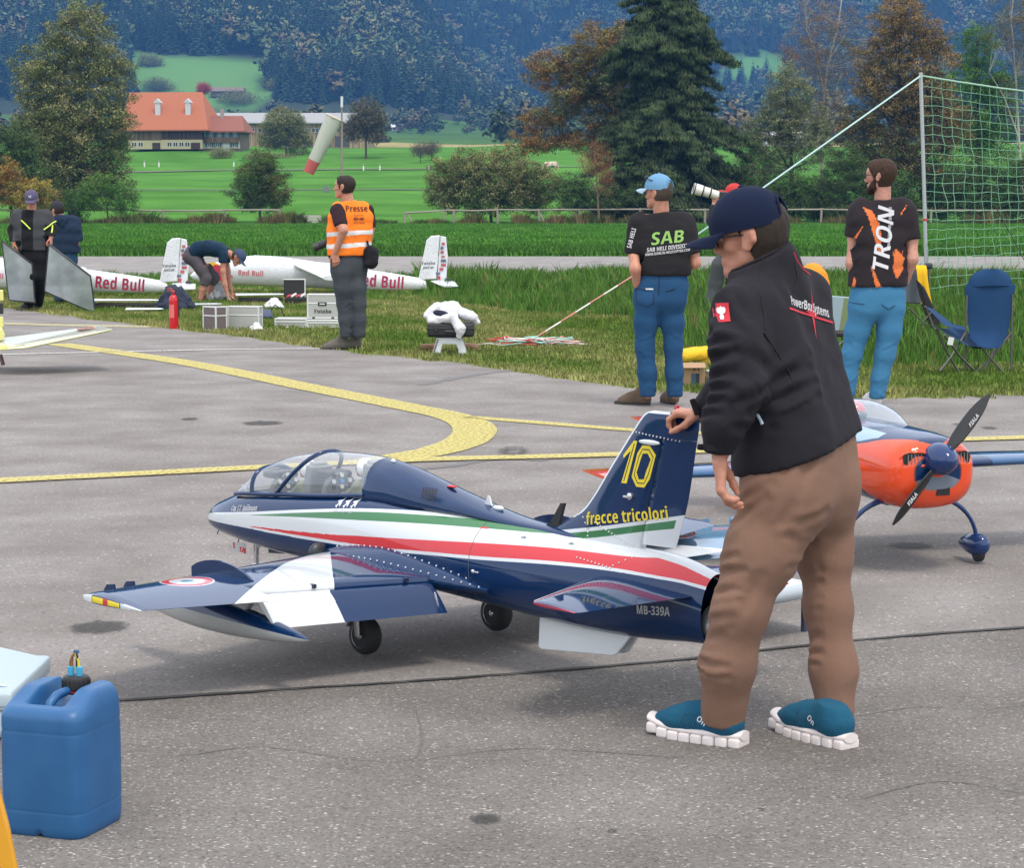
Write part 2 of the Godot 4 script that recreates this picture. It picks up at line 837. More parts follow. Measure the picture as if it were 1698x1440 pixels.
# ---------------------------------------------------------------- the setting
const PROFILE:=[[-60.0,.0],[150.0,.0],[190.0,.6],[235.0,2.6],[300.0,6.0],[370.0,10.3],[450.0,13.4],[520.0,14.5],[700.0,20.0],[1000.0,33.0],[1100.0,40.0],[3200.0,60.0]]

func land(x: float,d: float) -> float:
	var h:=.0
	for i in PROFILE.size() - 1:
		if d <= PROFILE[i+1][0]:
			h=lerpf(PROFILE[i][1],PROFILE[i+1][1],maxf(.0,(d - PROFILE[i][0])/(PROFILE[i+1][0] - PROFILE[i][0])))
			break
	if d>900.0:
		var az:=x/d*F+849.0
		var fade:=1.0 - smoothstep(560.0,900.0,az)
		h += clampf(d - 1040.0,.0,900.0)*.27*fade
		var back:=lerpf(1650.0,1400.0,smoothstep(600.0,1100.0,az))
		h += clampf(d - back,.0,1500.0)*.30*smoothstep(.0,1.0,(d - back)/400.0)*(1.0 - .5*fade)
		h += noise.get_noise_2d(x*.004,d*.004)*clampf((d - 1000.0)*.05,0,25)
	elif d>160.0:
		h += noise.get_noise_2d(x*.012,d*.012)*clampf((d - 160.0)*.006,0,1.2)
	return h

func ground_sheet(ds: Array,half: float,lift: float,az:=false) -> B:
	# half: half the width in metres (or,with az,in pixels to both sides of the middle)
	var b:=B.new()
	var rows:=[]
	for d in ds:
		var row:=PackedVector3Array()
		for j in 61:
			var t:=j/30.0 - 1.0
			var x: float=t*half/F*d if az else t*half
			row.append(Vector3(x,land(x,d)+lift,-d))
		rows.append(row)
	b.sheet(rows,Vector3.UP)
	return b

func steps(a: float,z: float,n: int) -> Array:
	var r:=[]
	for i in n+1:
		r.append(lerpf(a,z,float(i)/n))
	return r

func grassy(lo: Color,hi: Color,scale: float,seed_: int) -> StandardMaterial3D:
	var m:=StandardMaterial3D.new()
	m.albedo_texture=tex_noise(.03,lo.linear_to_srgb(),hi.linear_to_srgb(),512,FastNoiseLite.TYPE_SIMPLEX_SMOOTH,5,seed_)
	m.roughness=1.0
	m.metallic_specular=.1
	m.heightmap_enabled=true
	m.heightmap_texture=m.albedo_texture
	m.heightmap_scale=6.0
	m.detail_enabled=true
	m.detail_blend_mode=BaseMaterial3D.BLEND_MODE_MUL
	m.detail_uv_layer=BaseMaterial3D.DETAIL_UV_2
	m.detail_albedo=tex_noise(.012,Color(.74,.78,.70),Color(1.0,1.0,1.0),512,FastNoiseLite.TYPE_SIMPLEX_SMOOTH,4,seed_+1)
	m.uv2_triplanar=true
	m.uv2_world_triplanar=true
	m.uv2_scale=Vector3.ONE*scale*.09
	return triplanar(m,scale)

func stones(base: Color,spread: float,bright: float,n: int,seed_: int) -> ImageTexture:
	var r:=RandomNumberGenerator.new()
	r.seed=seed_
	var s:=1024
	var val:=PackedFloat32Array()
	val.resize(s*s)
	for i in s*s:
		val[i]=1.0+(r.randf() - .5)*spread
	for q in n:
		var x:=r.randi() % s
		var y:=r.randi() % s
		var rad:=r.randf_range(.6,2.6)
		var u:=r.randf()
		var t:=r.randf_range(.55,.85) if u<.45 else (r.randf_range(1.05,1.5) if u<1.0 - bright else r.randf_range(1.8,3.0))
		var e:=int(ceil(rad))
		for j in range(-e,e+1):
			for i in range(-e,e+1):
				if i*i+j*j*1.4 <= rad*rad:
					val[posmod(y+j,s)*s+posmod(x+i,s)]=t
	var bytes:=PackedByteArray()
	bytes.resize(s*s*3)
	for i in s*s:
		var c:=Color(minf(base.r*val[i],1),minf(base.g*val[i],1),minf(base.b*val[i],1)).linear_to_srgb()
		bytes[i*3]=int(c.r*255)
		bytes[i*3+1]=int(c.g*255)
		bytes[i*3+2]=int(c.b*255)
	return ImageTexture.create_from_image(Image.create_from_data(s,s,false,Image.FORMAT_RGB8,bytes))

func tarmac(tex: Texture2D,scale: float,relief: float) -> StandardMaterial3D:
	var m:=StandardMaterial3D.new()
	m.albedo_texture=tex
	m.roughness=.92
	m.metallic_specular=.3
	m.heightmap_enabled=true
	m.heightmap_texture=tex
	m.heightmap_scale=relief
	m.detail_enabled=true
	m.detail_blend_mode=BaseMaterial3D.BLEND_MODE_MUL
	m.detail_uv_layer=BaseMaterial3D.DETAIL_UV_2
	m.detail_albedo=tex_noise(.010,Color(.80,.79,.78),Color(1,1,1),1024,FastNoiseLite.TYPE_SIMPLEX_SMOOTH,5,33)
	m.uv2_triplanar=true
	m.uv2_world_triplanar=true
	m.uv2_scale=Vector3.ONE*.11
	return triplanar(m,scale)

const EDGE:=[[-400,490],[0,511],[60,518],[160,532],[300,548],[420,562],[540,580],[650,592],[780,605],[900,625],[1040,645],[1200,656],[1420,662],[1560,661],[1700,656],[2100,640]]

func edge_d(x: float) -> float:
	# where the tarmac ends at this x
	for i in EDGE.size() - 1:
		var a:=gp(EDGE[i][0],EDGE[i][1])
		var b:=gp(EDGE[i+1][0],EDGE[i+1][1])
		if x >= a.x and x <= b.x:
			return lerpf(-a.z,-b.z,(x - a.x)/(b.x - a.x))
	return 20.0 if x>0 else 42.0

func ribbon(pts: Array,w: float,y: float,seed_:=1,wob:=.0) -> B:
	# pts are pixels on the ground
	var c:=Curve3D.new()
	for p in pts:
		c.add_point(gp(p[0],p[1]))
	for i in range(1,c.point_count - 1):
		var t:=(c.get_point_position(i+1) - c.get_point_position(i - 1))*.16
		c.set_point_in(i,-t)
		c.set_point_out(i,t)
	c.bake_interval=.12
	var q:=c.get_baked_points()
	var a:=PackedVector3Array()
	var z:=PackedVector3Array()
	for i in q.size():
		var d:=(q[mini(i+1,q.size() - 1)] - q[maxi(i - 1,0)]).normalized()
		var s:=Vector3(-d.z,0,d.x)*w*.5
		var n:=noise.get_noise_2d(i*.35,seed_*7.0)*wob
		var n2:=noise.get_noise_2d(i*.35+50,seed_*7.0)*wob
		a.append(Vector3(q[i].x,y,q[i].z)+s*(1.0+n))
		z.append(Vector3(q[i].x,y,q[i].z) - s*(1.0+n2))
	var b:=B.new()
	b.sheet([a,z],Vector3.UP)
	return b

func worn_paint(lin: Color,worn: float,seed_: int) -> StandardMaterial3D:
	var n:=FastNoiseLite.new()
	n.seed=seed_
	n.frequency=.05
	n.fractal_octaves=5
	var im:=Image.create(512,512,false,Image.FORMAT_RGBA8)
	var r:=RandomNumberGenerator.new()
	r.seed=seed_
	var c:=lin.linear_to_srgb()
	for y in 512:
		for x in 512:
			var v:=n.get_noise_2d(x,y)+(r.randf() - .5)*.9
			var k:=.93+.07*r.randf()
			im.set_pixel(x,y,Color(c.r*k,c.g*k,c.b*k,clampf(.5+(v+.62 - worn)*3.0,.0,1.0)))
	var m:=StandardMaterial3D.new()
	m.albedo_texture=ImageTexture.create_from_image(im)
	m.transparency=BaseMaterial3D.TRANSPARENCY_ALPHA
	m.roughness=.75
	return triplanar(m,1.1)

func blot(hole: float,seed_: int) -> StandardMaterial3D:
	var im:=Image.create(96,96,false,Image.FORMAT_RGBA8)
	for y in 96:
		for x in 96:
			var p:=Vector2(x - 47.5,y - 47.5)/48.0
			var n:=noise.get_noise_2d(x*.06+seed_*9,y*.06)*.22+noise.get_noise_2d(x*.3,y*.3+seed_)*.1
			var e:=p.length()+n
			var a:=smoothstep(.86,.55,e)*(.55+noise.get_noise_2d(x*.5,y*.5)*.25)
			if hole>.0:
				a *= smoothstep(hole - .12,hole+.08,e)
			im.set_pixel(x,y,Color(.13,.12,.105,clampf(a,0,1)))
	var m:=StandardMaterial3D.new()
	m.albedo_texture=ImageTexture.create_from_image(im)
	m.transparency=BaseMaterial3D.TRANSPARENCY_ALPHA
	m.roughness=.7
	return m

func stain(px: float,py: float,rx: float,ry: float,m: Material,y: float) -> void:
	var c:=gp(px,py)
	var l:=gp(px - rx,py)
	var t:=gp(px,py - ry)
	var w:=(l - c).length()
	var d:=(t - c).length()
	var b:=B.new()
	b.begin()
	b.quad(Vector3(-w,0,-d),Vector3(w,0,-d),Vector3(w,0,d),Vector3(-w,0,d),Vector2(0,0),Vector2(1,0),Vector2(1,1),Vector2(0,1))
	b.face(Vector3.UP)
	var o:=struct("ground_stain",b.mesh(),m)
	o.position=Vector3(c.x,y,c.z)

func setting() -> void:
	var lawn:=grassy(Color(.13,.165,.04),Color(.25,.275,.09),.35,11)
	var field:=grassy(Color(.075,.205,.028),Color(.115,.275,.048),.12,14)
	var rows: Array=steps(-25,44.0,23)
	struct("ground",ground_sheet(rows,70,0).mesh(),lawn)
	struct("airfield_lawn",ground_sheet(steps(44.0,151.0,30),130,0).mesh(),field)
	struct("meadow",ground_sheet(steps(151.0,445.0,60),230,0).mesh(),field)
	struct("stubble_field",ground_sheet(steps(445.0,492.0,6),260,0).mesh(),grassy(Color(.30,.25,.12),Color(.46,.38,.20),.1,17))
	var valley:=grassy(Color(.06,.12,.03),Color(.10,.19,.045),.03,19)
	struct("valley_floor",ground_sheet(steps(492.0,1060.0,40),1300,0,true).mesh(),valley)
	var hb:=B.new()
	var hrows:=[]
	for d in steps(1060.0,3100.0,120):
		var row:=PackedVector3Array()
		for j in 121:
			var x: float=(j/60.0 - 1.0)*1500.0/F*d
			row.append(Vector3(x,land(x,d),-d))
		hrows.append(row)
	hb.sheet(hrows,Vector3.UP)
	for i in hb.v.size():
		var p:=hb.v[i]
		hb.cl[i]=Color(.085,.20,.04) if cleared(p.x,-p.z,p.y) else Color(.02,.035,.012)
	struct("hillside",hb.mesh(true),VC(1.0))
	# farm road along the rise,and a ditch across the meadow
	struct("farm_road",ground_sheet([297.0,299.2],210,.12).mesh(),M(Color(.13,.125,.08),.95))
	struct("ditch",ground_sheet([236.0,238.5],190,.05).mesh(),M(Color(.06,.10,.03),1.0))
	# runway beyond the lawn
	var strip:=tarmac(stones(Color(.29,.275,.262),.14,.04,22000,5),.5,.3)
	struct("runway",ground_sheet(steps(45.5,62.0,4),128,.006).mesh(),strip)
	# apron: the tarmac in front,with a curved edge
	var near: Array=[]
	var far: Array=[]
	var joint: Array=[[-300,1190],[0,1176],[195,1166],[420,1152],[700,1133],[900,1118],[1140,1097],[1420,1066],[1698,1044],[2000,1020]]
	var xs:=[]
	for i in 141:
		xs.append(-9.0+i*.13)
	var a0:=PackedVector3Array()
	var a1:=PackedVector3Array()
	var a2:=PackedVector3Array()
	var jd:=func(x: float) -> float:
		for i in joint.size() - 1:
			var a:=gp(joint[i][0],joint[i][1])
			var b:=gp(joint[i+1][0],joint[i+1][1])
			if x >= a.x and x <= b.x:
				return lerpf(-a.z,-b.z,(x - a.x)/(b.x - a.x))
		return 6.4 if x<0 else 8.6
	var rough_edge:=PackedVector3Array()
	for x in xs:
		var e: float=edge_d(x)+noise.get_noise_1d(x*3.0)*.25+noise.get_noise_1d(x*14.0)*.08
		a0.append(Vector3(x,.006,-e))
		a1.append(Vector3(x,.006,-jd.call(x)))
		a2.append(Vector3(x,.006,12.0))
	var fb:=B.new()
	var frows:=[]
	for t in 13:
		var row:=PackedVector3Array()
		for i in a0.size():
			row.append(a1[i].lerp(a0[i],t/12.0))
		frows.append(row)
	fb.sheet(frows,Vector3.UP)
	struct("apron",fb.mesh(),tarmac(stones(Color(.262,.243,.230),.16,.03,26000,6),.42,.25))
	var nb:=B.new()
	nb.sheet([a1,a2],Vector3.UP)
	var coarse:=stones(Color(.192,.178,.166),.34,.10,60000,7)
	struct("apron_front",nb.mesh(),tarmac(coarse,.52,.5))
	var seam:=M(Color(.035,.033,.03),.8)
	struct("tar_joint",ribbon([[-100,1183],[195,1166],[420,1152],[700,1133],[900,1118],[1140,1097],[1420,1066],[1800,1037]],.022,.011,3,1.3).mesh(),seam)
	var n:=0
	for c in [[[150,1262],[330,1255],[430,1242],[640,1268],[860,1246],[1130,1262]],[[690,1262],[700,1225],[690,1180]],[[1420,1192],[1530,1176],[1640,1180],[1720,1170]],[[1430,1330],[1560,1300],[1700,1322]]]:
		n += 1
		struct("ground_crack",ribbon(c,.0035,.010,n,1.9).mesh(),M(Color(.12,.113,.106),.9))
	# painted lines
	var yellow:=worn_paint(Color(.52,.44,.13),.26,3)
	var pale:=worn_paint(Color(.55,.50,.26),.55,4)
	var white:=worn_paint(Color(.62,.62,.60),.5,5)
	struct("yellow_line",ribbon([[95,572],[200,587],[300,602],[400,621],[500,642],[600,662],[690,680],[735,689],[768,699],[786,711],[784,724],[768,736],[730,749],[690,757],[620,768]],.30,.012,1,.06).mesh(),yellow)
	struct("yellow_line",ribbon([[-200,811],[0,801],[240,789],[470,777],[700,766],[900,761],[1060,756],[1250,748],[1515,735],[1698,729],[1900,722]],.20,.016,2,.06).mesh(),yellow)
	struct("yellow_line",ribbon([[772,694],[900,704],[1050,716],[1180,722],[1270,729]],.16,.012,3,.08).mesh(),yellow)
	struct("yellow_line",ribbon([[-200,532],[0,538],[110,541],[275,544]],.35,.012,4,.1).mesh(),pale)
	struct("white_line",ribbon([[-100,595],[0,590],[200,585],[400,581],[545,580]],.12,.012,5,.2).mesh(),white)
	# oil and tar
	var dark:=blot(.0,1)
	for s in [[165,1044,64,14],[805,1364,34,11],[1512,908,46,7],[315,697,18,3],[436,704,45,5],[1640,712,16,3],[1590,706,14,2],[1015,1384,12,3],[1262,1348,10,2]]:
		stain(s[0],s[1],s[2],s[3],dark,.0105)
	stain(852,752,32,9,blot(.35,2),.0205)
	var tar:=M(Color(.12,.113,.107),.7)
	struct("tar_repair",ribbon([[655,782],[740,776],[820,763],[905,766]],.10,.0085,6,.5).mesh(),tar)
	struct("tar_repair",ribbon([[700,640],[760,628],[860,612]],.12,.0085,7,.8).mesh(),tar)

# clearings in the wood,by bearing and by height in the picture
const GREEN:=[
	[[225,92],[300,96],[400,98],[492,106],[486,128],[420,140],[470,160],[420,182],[300,178],[225,165],[200,120]],
	[[0,60],[60,55],[62,75],[0,100]],
	[[780,92],[812,90],[810,104],[782,106]],
	[[1195,96],[1300,92],[1300,150],[1190,150]],
	[[730,205],[765,210],[790,222],[735,228]],
	[[340,40],[360,38],[362,46],[342,48]],
]

func cleared(x: float,d: float,h: float) -> bool:
	var p:=Vector2(x/d*F+849.0,335.0 - (h - EYE)/d*F)
	for g in GREEN:
		var poly:=PackedVector2Array()
		for q in g:
			poly.append(Vector2(q[0],q[1]))
		if Geometry2D.is_point_in_polygon(p,poly):
			return true
	return false

# ---------------------------------------------------------------- farm and houses
func gable(b: B,w: float,dep: float,eave: float,ridge_h: float,over: float,hip_left: float,hip_right: float) -> void:
	# roof as two thick slopes (and hips),x along the ridge
	var t:=.22
	var hw:=w*.5+over
	var hd:=dep*.5+over
	for side in [1.0,-1.0]:
		var poly:=[Vector3(-hw,eave,side*hd),Vector3(hw,eave,side*hd),Vector3(hw - hip_right,ridge_h,0),Vector3(-hw+hip_left,ridge_h,0)]
		slab(b,poly,t)
	if hip_right>.0:
		slab(b,[Vector3(hw,eave,hd),Vector3(hw,eave,-hd),Vector3(hw - hip_right,ridge_h,0)],t)
	if hip_left>.0:
		slab(b,[Vector3(-hw,eave,hd),Vector3(-hw,eave,-hd),Vector3(-hw+hip_left,ridge_h,0)],t)

func slab(b: B,poly: Array,t: float) -> void:
	b.begin()
	var was:=b.grp
	b.grp=0
	var dn:=Vector3(0,-t,0)
	for i in range(1,poly.size() - 1):
		b.tri(poly[0],poly[i],poly[i+1])
		b.tri(poly[0]+dn,poly[i+1]+dn,poly[i]+dn)
	for i in poly.size():
		var p: Vector3=poly[i]
		var q: Vector3=poly[(i+1) % poly.size()]
		b.quad(p,p+dn,q+dn,q)
	b.grp=was
	b.close()

func part_box(called: String,c: Vector3,s: Vector3,m: Material,parent: Node) -> MeshInstance3D:
	var b:=B.new()
	b.box(c,s)
	return obj(called,b.mesh(),m,parent)

func walls(w: float,dep: float,eave: float,ridge_h: float,x0:=.0,hips:=false) -> B:
	var b:=B.new()
	if hips:
		b.box(Vector3(0,eave*.5,0),Vector3(w,eave,dep))
	else:
		b.prism([Vector2(-dep/2,-.5),Vector2(dep/2,-.5),Vector2(dep/2,eave),Vector2(0,ridge_h - .3),Vector2(-dep/2,eave)],w,Transform3D(Basis(Vector3.UP,PI/2),Vector3(x0,0,0)))
	return b

func window_at(p: Vector3,w: float,h: float,parent: Node,frame_m: Material,pane_m: Material,shutters: Material=null) -> void:
	var f:=part_box("window",p,Vector3(w,h,.10),frame_m,parent)
	part_box("pane",p+Vector3(-w*.24,0,.055),Vector3(w*.38,h*.84,.02),pane_m,f)
	part_box("pane",p+Vector3(w*.24,0,.055),Vector3(w*.38,h*.84,.02),pane_m,f)
	if shutters:
		for s in [-1.0,1.0]:
			part_box("shutter",p+Vector3(s*w*.78,0,.02),Vector3(w*.46,h,.06),shutters,parent)

func roof_tiles(lin: Color,seed_: int) -> StandardMaterial3D:
	var m:=StandardMaterial3D.new()
	m.albedo_texture=tex_noise(.05,(lin*.72).linear_to_srgb(),(lin*1.25).linear_to_srgb(),512,FastNoiseLite.TYPE_SIMPLEX_SMOOTH,5,seed_)
	m.roughness=.9
	return triplanar(m,.16,false)

func boards(lin: Color,seed_: int) -> StandardMaterial3D:
	var r:=RandomNumberGenerator.new()
	r.seed=seed_
	var im:=Image.create(256,64,false,Image.FORMAT_RGB8)
	var tone:=1.0
	for x in 256:
		if x % 8==0:
			tone=r.randf_range(.6,1.25)
		for y in 64:
			var c:=(lin*(tone*r.randf_range(.9,1.1)*(.5 if x % 8==0 else 1.0))).linear_to_srgb()
			im.set_pixel(x,y,c)
	var m:=StandardMaterial3D.new()
	m.albedo_texture=ImageTexture.create_from_image(im)
	m.roughness=.95
	return triplanar(m,.14,false)

func buildings() -> void:
	var glass:=M(Color(.03,.035,.045),.15)
	var frame_m:=M(Color(.72,.7,.66),.7)
	var plaster:=M(Color(.55,.47,.28),.95)
	# big barn with an orange roof
	var p:=on_land(290,249,300)
	var d:=-p.z
	var u:=d/F
	var barn:=thing("barn", "large old barn with a steep orange tiled roof above dark boarded walls", "barn",p)
	barn.rotation.y=-.10
	var bw:=122*u
	var eave:=31*u
	var top:=94*u
	obj("wall",walls(bw,12.0,15*u,16*u,0,true).mesh(),plaster,barn)
	var wood:=part_box("boarded_wall",Vector3(0,24*u,0),Vector3(bw - .1,18*u,11.8),boards(Color(.075,.05,.036),4),barn)
	part_box("boarded_wall",Vector3(-bw*.27,22*u,5.95),Vector3(bw*.44,16*u,.12),boards(Color(.17,.115,.075),5),barn)
	var rb:=B.new()
	gable(rb,bw,12.0,eave,top,1.3,.0,2.6)
	var roof:=obj("roof",rb.mesh(),roof_tiles(Color(.36,.115,.052),3),barn)
	for x in [-.13,.28]:
		var v:=B.new()
		v.box(Vector3(x*bw,64*u,4.1),Vector3(.8,2.2,.8))
		v.prism([Vector2(-.7,0),Vector2(.7,0),Vector2(0,.7)],1.0,Transform3D(Basis(),Vector3(x*bw,64*u+1.1,4.1)))
		obj("roof_vent",v.mesh(),M(Color(.5,.5,.52),.5),roof)
	for x in [-.42,-.33,.06,.14,.22,.30]:
		window_at(Vector3(x*bw,7.5*u,6.02),.8,.75,barn,frame_m,glass)
	part_box("barn_door",Vector3(-.12*bw,5.2*u,6.03),Vector3(1.3,10*u,.12),M(Color(.06,.035,.025)),barn)
	part_box("barn_door",Vector3(.41*bw,5.2*u,6.03),Vector3(1.5,10*u,.12),M(Color(.06,.035,.025)),barn)
	# farmhouse beside it
	p=on_land(374,248,300)
	var house:=thing("farmhouse", "lower farmhouse with rust red roof and teal shutters, at the barn's right end", "house",p+Vector3(0,0,1.5))
	house.rotation.y=-.06
	var hw:=68*u
	obj("wall",walls(hw,8.0,29*u,50*u).mesh(),boards(Color(.16,.12,.085),6),house)
	part_box("lower_wall",Vector3(0,6.5*u,.03),Vector3(hw - .06,13*u,8.1),M(Color(.42,.40,.35)),house)
	rb=B.new()
	gable(rb,hw,8.0,28*u,54*u,.9,.0,1.2)
	roof=obj("roof",rb.mesh(),roof_tiles(Color(.24,.085,.055),8),house)
	part_box("chimney",Vector3(-.02*hw,57*u,.6),Vector3(.55,1.6,.55),M(Color(.3,.25,.22)),roof)
	part_box("chimney",Vector3(-.42*hw,57*u,.6),Vector3(.55,1.4,.55),M(Color(.3,.25,.22)),roof)
	var teal:=M(Color(.03,.13,.15))
	for i in 5:
		window_at(Vector3((i - 2)*hw*.19,21.5*u,4.05),.62,.95,house,frame_m,glass,teal)
	for i in 4:
		if i != 2:
			window_at(Vector3((i - 1.2)*hw*.2,7*u,4.12),.62,.95,house,frame_m,glass,teal)
	part_box("door",Vector3(.17*hw,5.2*u,4.12),Vector3(1.0,2.1,.12),M(Color(.55,.55,.52)),house)
	part_box("balcony",Vector3(0,13.5*u,4.55),Vector3(hw*.96,.9,.12),boards(Color(.12,.08,.05),9),house)
	# long hall behind
	var hp:=at(470,236,440.0)
	var hall:=thing("farm_hall", "long low hall with a pale grey roof and sand coloured boarding behind the farmhouse", "hall",Vector3(hp.x,land(hp.x,440) - .5,-440))
	var hu:=440.0/F
	obj("wall",walls(290*hu,20.0,40*hu,56*hu).mesh(),boards(Color(.34,.25,.15),12),hall)
	rb=B.new()
	gable(rb,290*hu,20.0,39*hu,58*hu,1.2,0,0)
	obj("roof",rb.mesh(),roof_tiles(Color(.30,.30,.30),13),hall)
	for i in 16:
		window_at(Vector3((i - 7.5)*2.1,27*hu,10.05),1.5,.8,hall,M(Color(.5,.5,.5)),glass)
	for i in 5:
		part_box("gate",Vector3((i - .5)*3.6,9*hu,10.06),Vector3(2.8,17*hu,.12),M(Color(.07,.07,.07)),hall)
	# house up on the hill meadow
	cottage(378,161,900,52,12,7, "low brown chalet beside the red tree on the hill meadow",Color(.10,.07,.055),Color(.16,.12,.09))
	cottage(659,217,600,16,9,5, "tiny pale field shed below the wooded hill",Color(.5,.5,.5),Color(.6,.6,.6))
	cottage(1243,172,700,24,12,8, "white house glimpsed right of the tall conifer, upper of two",Color(.7,.7,.7),Color(.3,.28,.27))
	cottage(1236,205,600,34,18,10, "cream house with a brown roof glimpsed right of the tall conifer, lower of two",Color(.6,.52,.36),Color(.16,.08,.06))
	cottage(958,178,640,50,24,12, "pale house glimpsed through the branches of the rusty oak",Color(.62,.55,.45),Color(.35,.26,.2))
	cottage(1302,260,420,70,24,10, "long white building glimpsed between the trunks of the willow and birch",Color(.75,.75,.74),Color(.5,.5,.5))

func cottage(px: float,py: float,from: float,w: float,wall_h: float,roof_h: float,label: String,wc: Color,rc: Color) -> void:
	var p:=on_land(px,py,from)
	var u:=-p.z/F
	var c:=thing("house",label, "house",p, "")
	obj("wall",walls(w*u,8.0,wall_h*u*.62,(wall_h*.62+roof_h)*u).mesh(),M(wc),c)
	var rb:=B.new()
	gable(rb,w*u,8.0,wall_h*u*.6,(wall_h*.62+roof_h)*u,.7,0,0)
	obj("roof",rb.mesh(),M(rc),c)
	var n:=maxi(2,int(w/11))
	for i in n:
		part_box("window",Vector3(((i+.5)/n - .5)*w*u,wall_h*u*.3,4.04),Vector3(1.0,1.0,.1),M(Color(.05,.06,.08),.2),c)

# ---------------------------------------------------------------- trees
class Leaves:
	var v:=PackedVector3Array()
	var n:=PackedVector3Array()
	var c:=PackedColorArray()
	var ix:=PackedInt32Array()

	func leaf(p: Vector3,a: Vector3,b: Vector3,nn: Vector3,col: Color) -> void:
		var i:=v.size()
		if a.cross(b).dot(nn)<.0:
			b=-b
		v.append(p - a)
		v.append(p+b*.6)
		v.append(p+a)
		v.append(p - b*.6)
		for k in 4:
			n.append(nn)
			c.append(col)
		ix.append_array(PackedInt32Array([i,i+1,i+2,i,i+2,i+3]))

	func mesh() -> ArrayMesh:
		var arr:=[]
		arr.resize(Mesh.ARRAY_MAX)
		arr[Mesh.ARRAY_VERTEX]=v
		arr[Mesh.ARRAY_NORMAL]=n
		arr[Mesh.ARRAY_COLOR]=c
		arr[Mesh.ARRAY_INDEX]=ix
		var m:=ArrayMesh.new()
		m.add_surface_from_arrays(Mesh.PRIMITIVE_TRIANGLES,arr)
		return m

func rv() -> Vector3:
	return Vector3(rng.randfn(),rng.randfn(),rng.randfn())

func leaf_mat() -> StandardMaterial3D:
	if not mats.has("leaf"):
		var m:=StandardMaterial3D.new()
		m.vertex_color_use_as_albedo=true
		m.roughness=.85
		m.metallic_specular=.2
		m.backlight_enabled=true
		m.backlight=Color(.35,.35,.35)
		mats["leaf"]=m
	return mats["leaf"]

var clump_kinds:={}

func clump_of(kind: int) -> ArrayMesh:
	# a handful of leaves about one metre across,placed many times over in every crown: 0 broad leaves,1 fine airy twigs,2 hanging spruce sprays
	if clump_kinds.has(kind):
		return clump_kinds[kind]
	var L:=Leaves.new()
	for i in [95,60,70][kind]:
		var q: Vector3=rv()*[.30,.36,.30][kind]
		if q.length()>.75:
			q *= .6
		var nn: Vector3=(q.normalized()*.8+rv()*.4+Vector3(0,.55,0)).normalized()
		var t:=rng.randf_range(.80,1.2)
		var a:=rv().normalized()
		if kind==2:
			q.y *= .35
			a=(Vector3(0,-1,0)+rv()*.45+Vector3(q.x,0,q.z)*.9).normalized()
			L.leaf(q,a*rng.randf_range(.12,.26),a.cross(nn).normalized()*.060,nn,Color(t,t,t))
		else:
			var z: float=[.085,.060][kind]*rng.randf_range(.6,1.35)
			L.leaf(q,a*z,a.cross(nn).normalized()*z*.9,nn,Color(t,t,t*.95))
	clump_kinds[kind]=L.mesh()
	return clump_kinds[kind]

func scatter(called: String,mesh_: ArrayMesh,where: Array,tint: PackedColorArray,m: Material,parent: Node) -> MultiMeshInstance3D:
	var mm:=MultiMesh.new()
	mm.transform_format=MultiMesh.TRANSFORM_3D
	mm.use_colors=true
	mm.mesh=mesh_
	mm.instance_count=where.size()
	for i in where.size():
		mm.set_instance_transform(i,where[i])
		mm.set_instance_color(i,tint[i])
	var o:=MultiMeshInstance3D.new()
	o.name=called
	o.multimesh=mm
	o.material_override=m
	parent.add_child(o,true)
	o.set_meta("kind", "stuff")
	return o

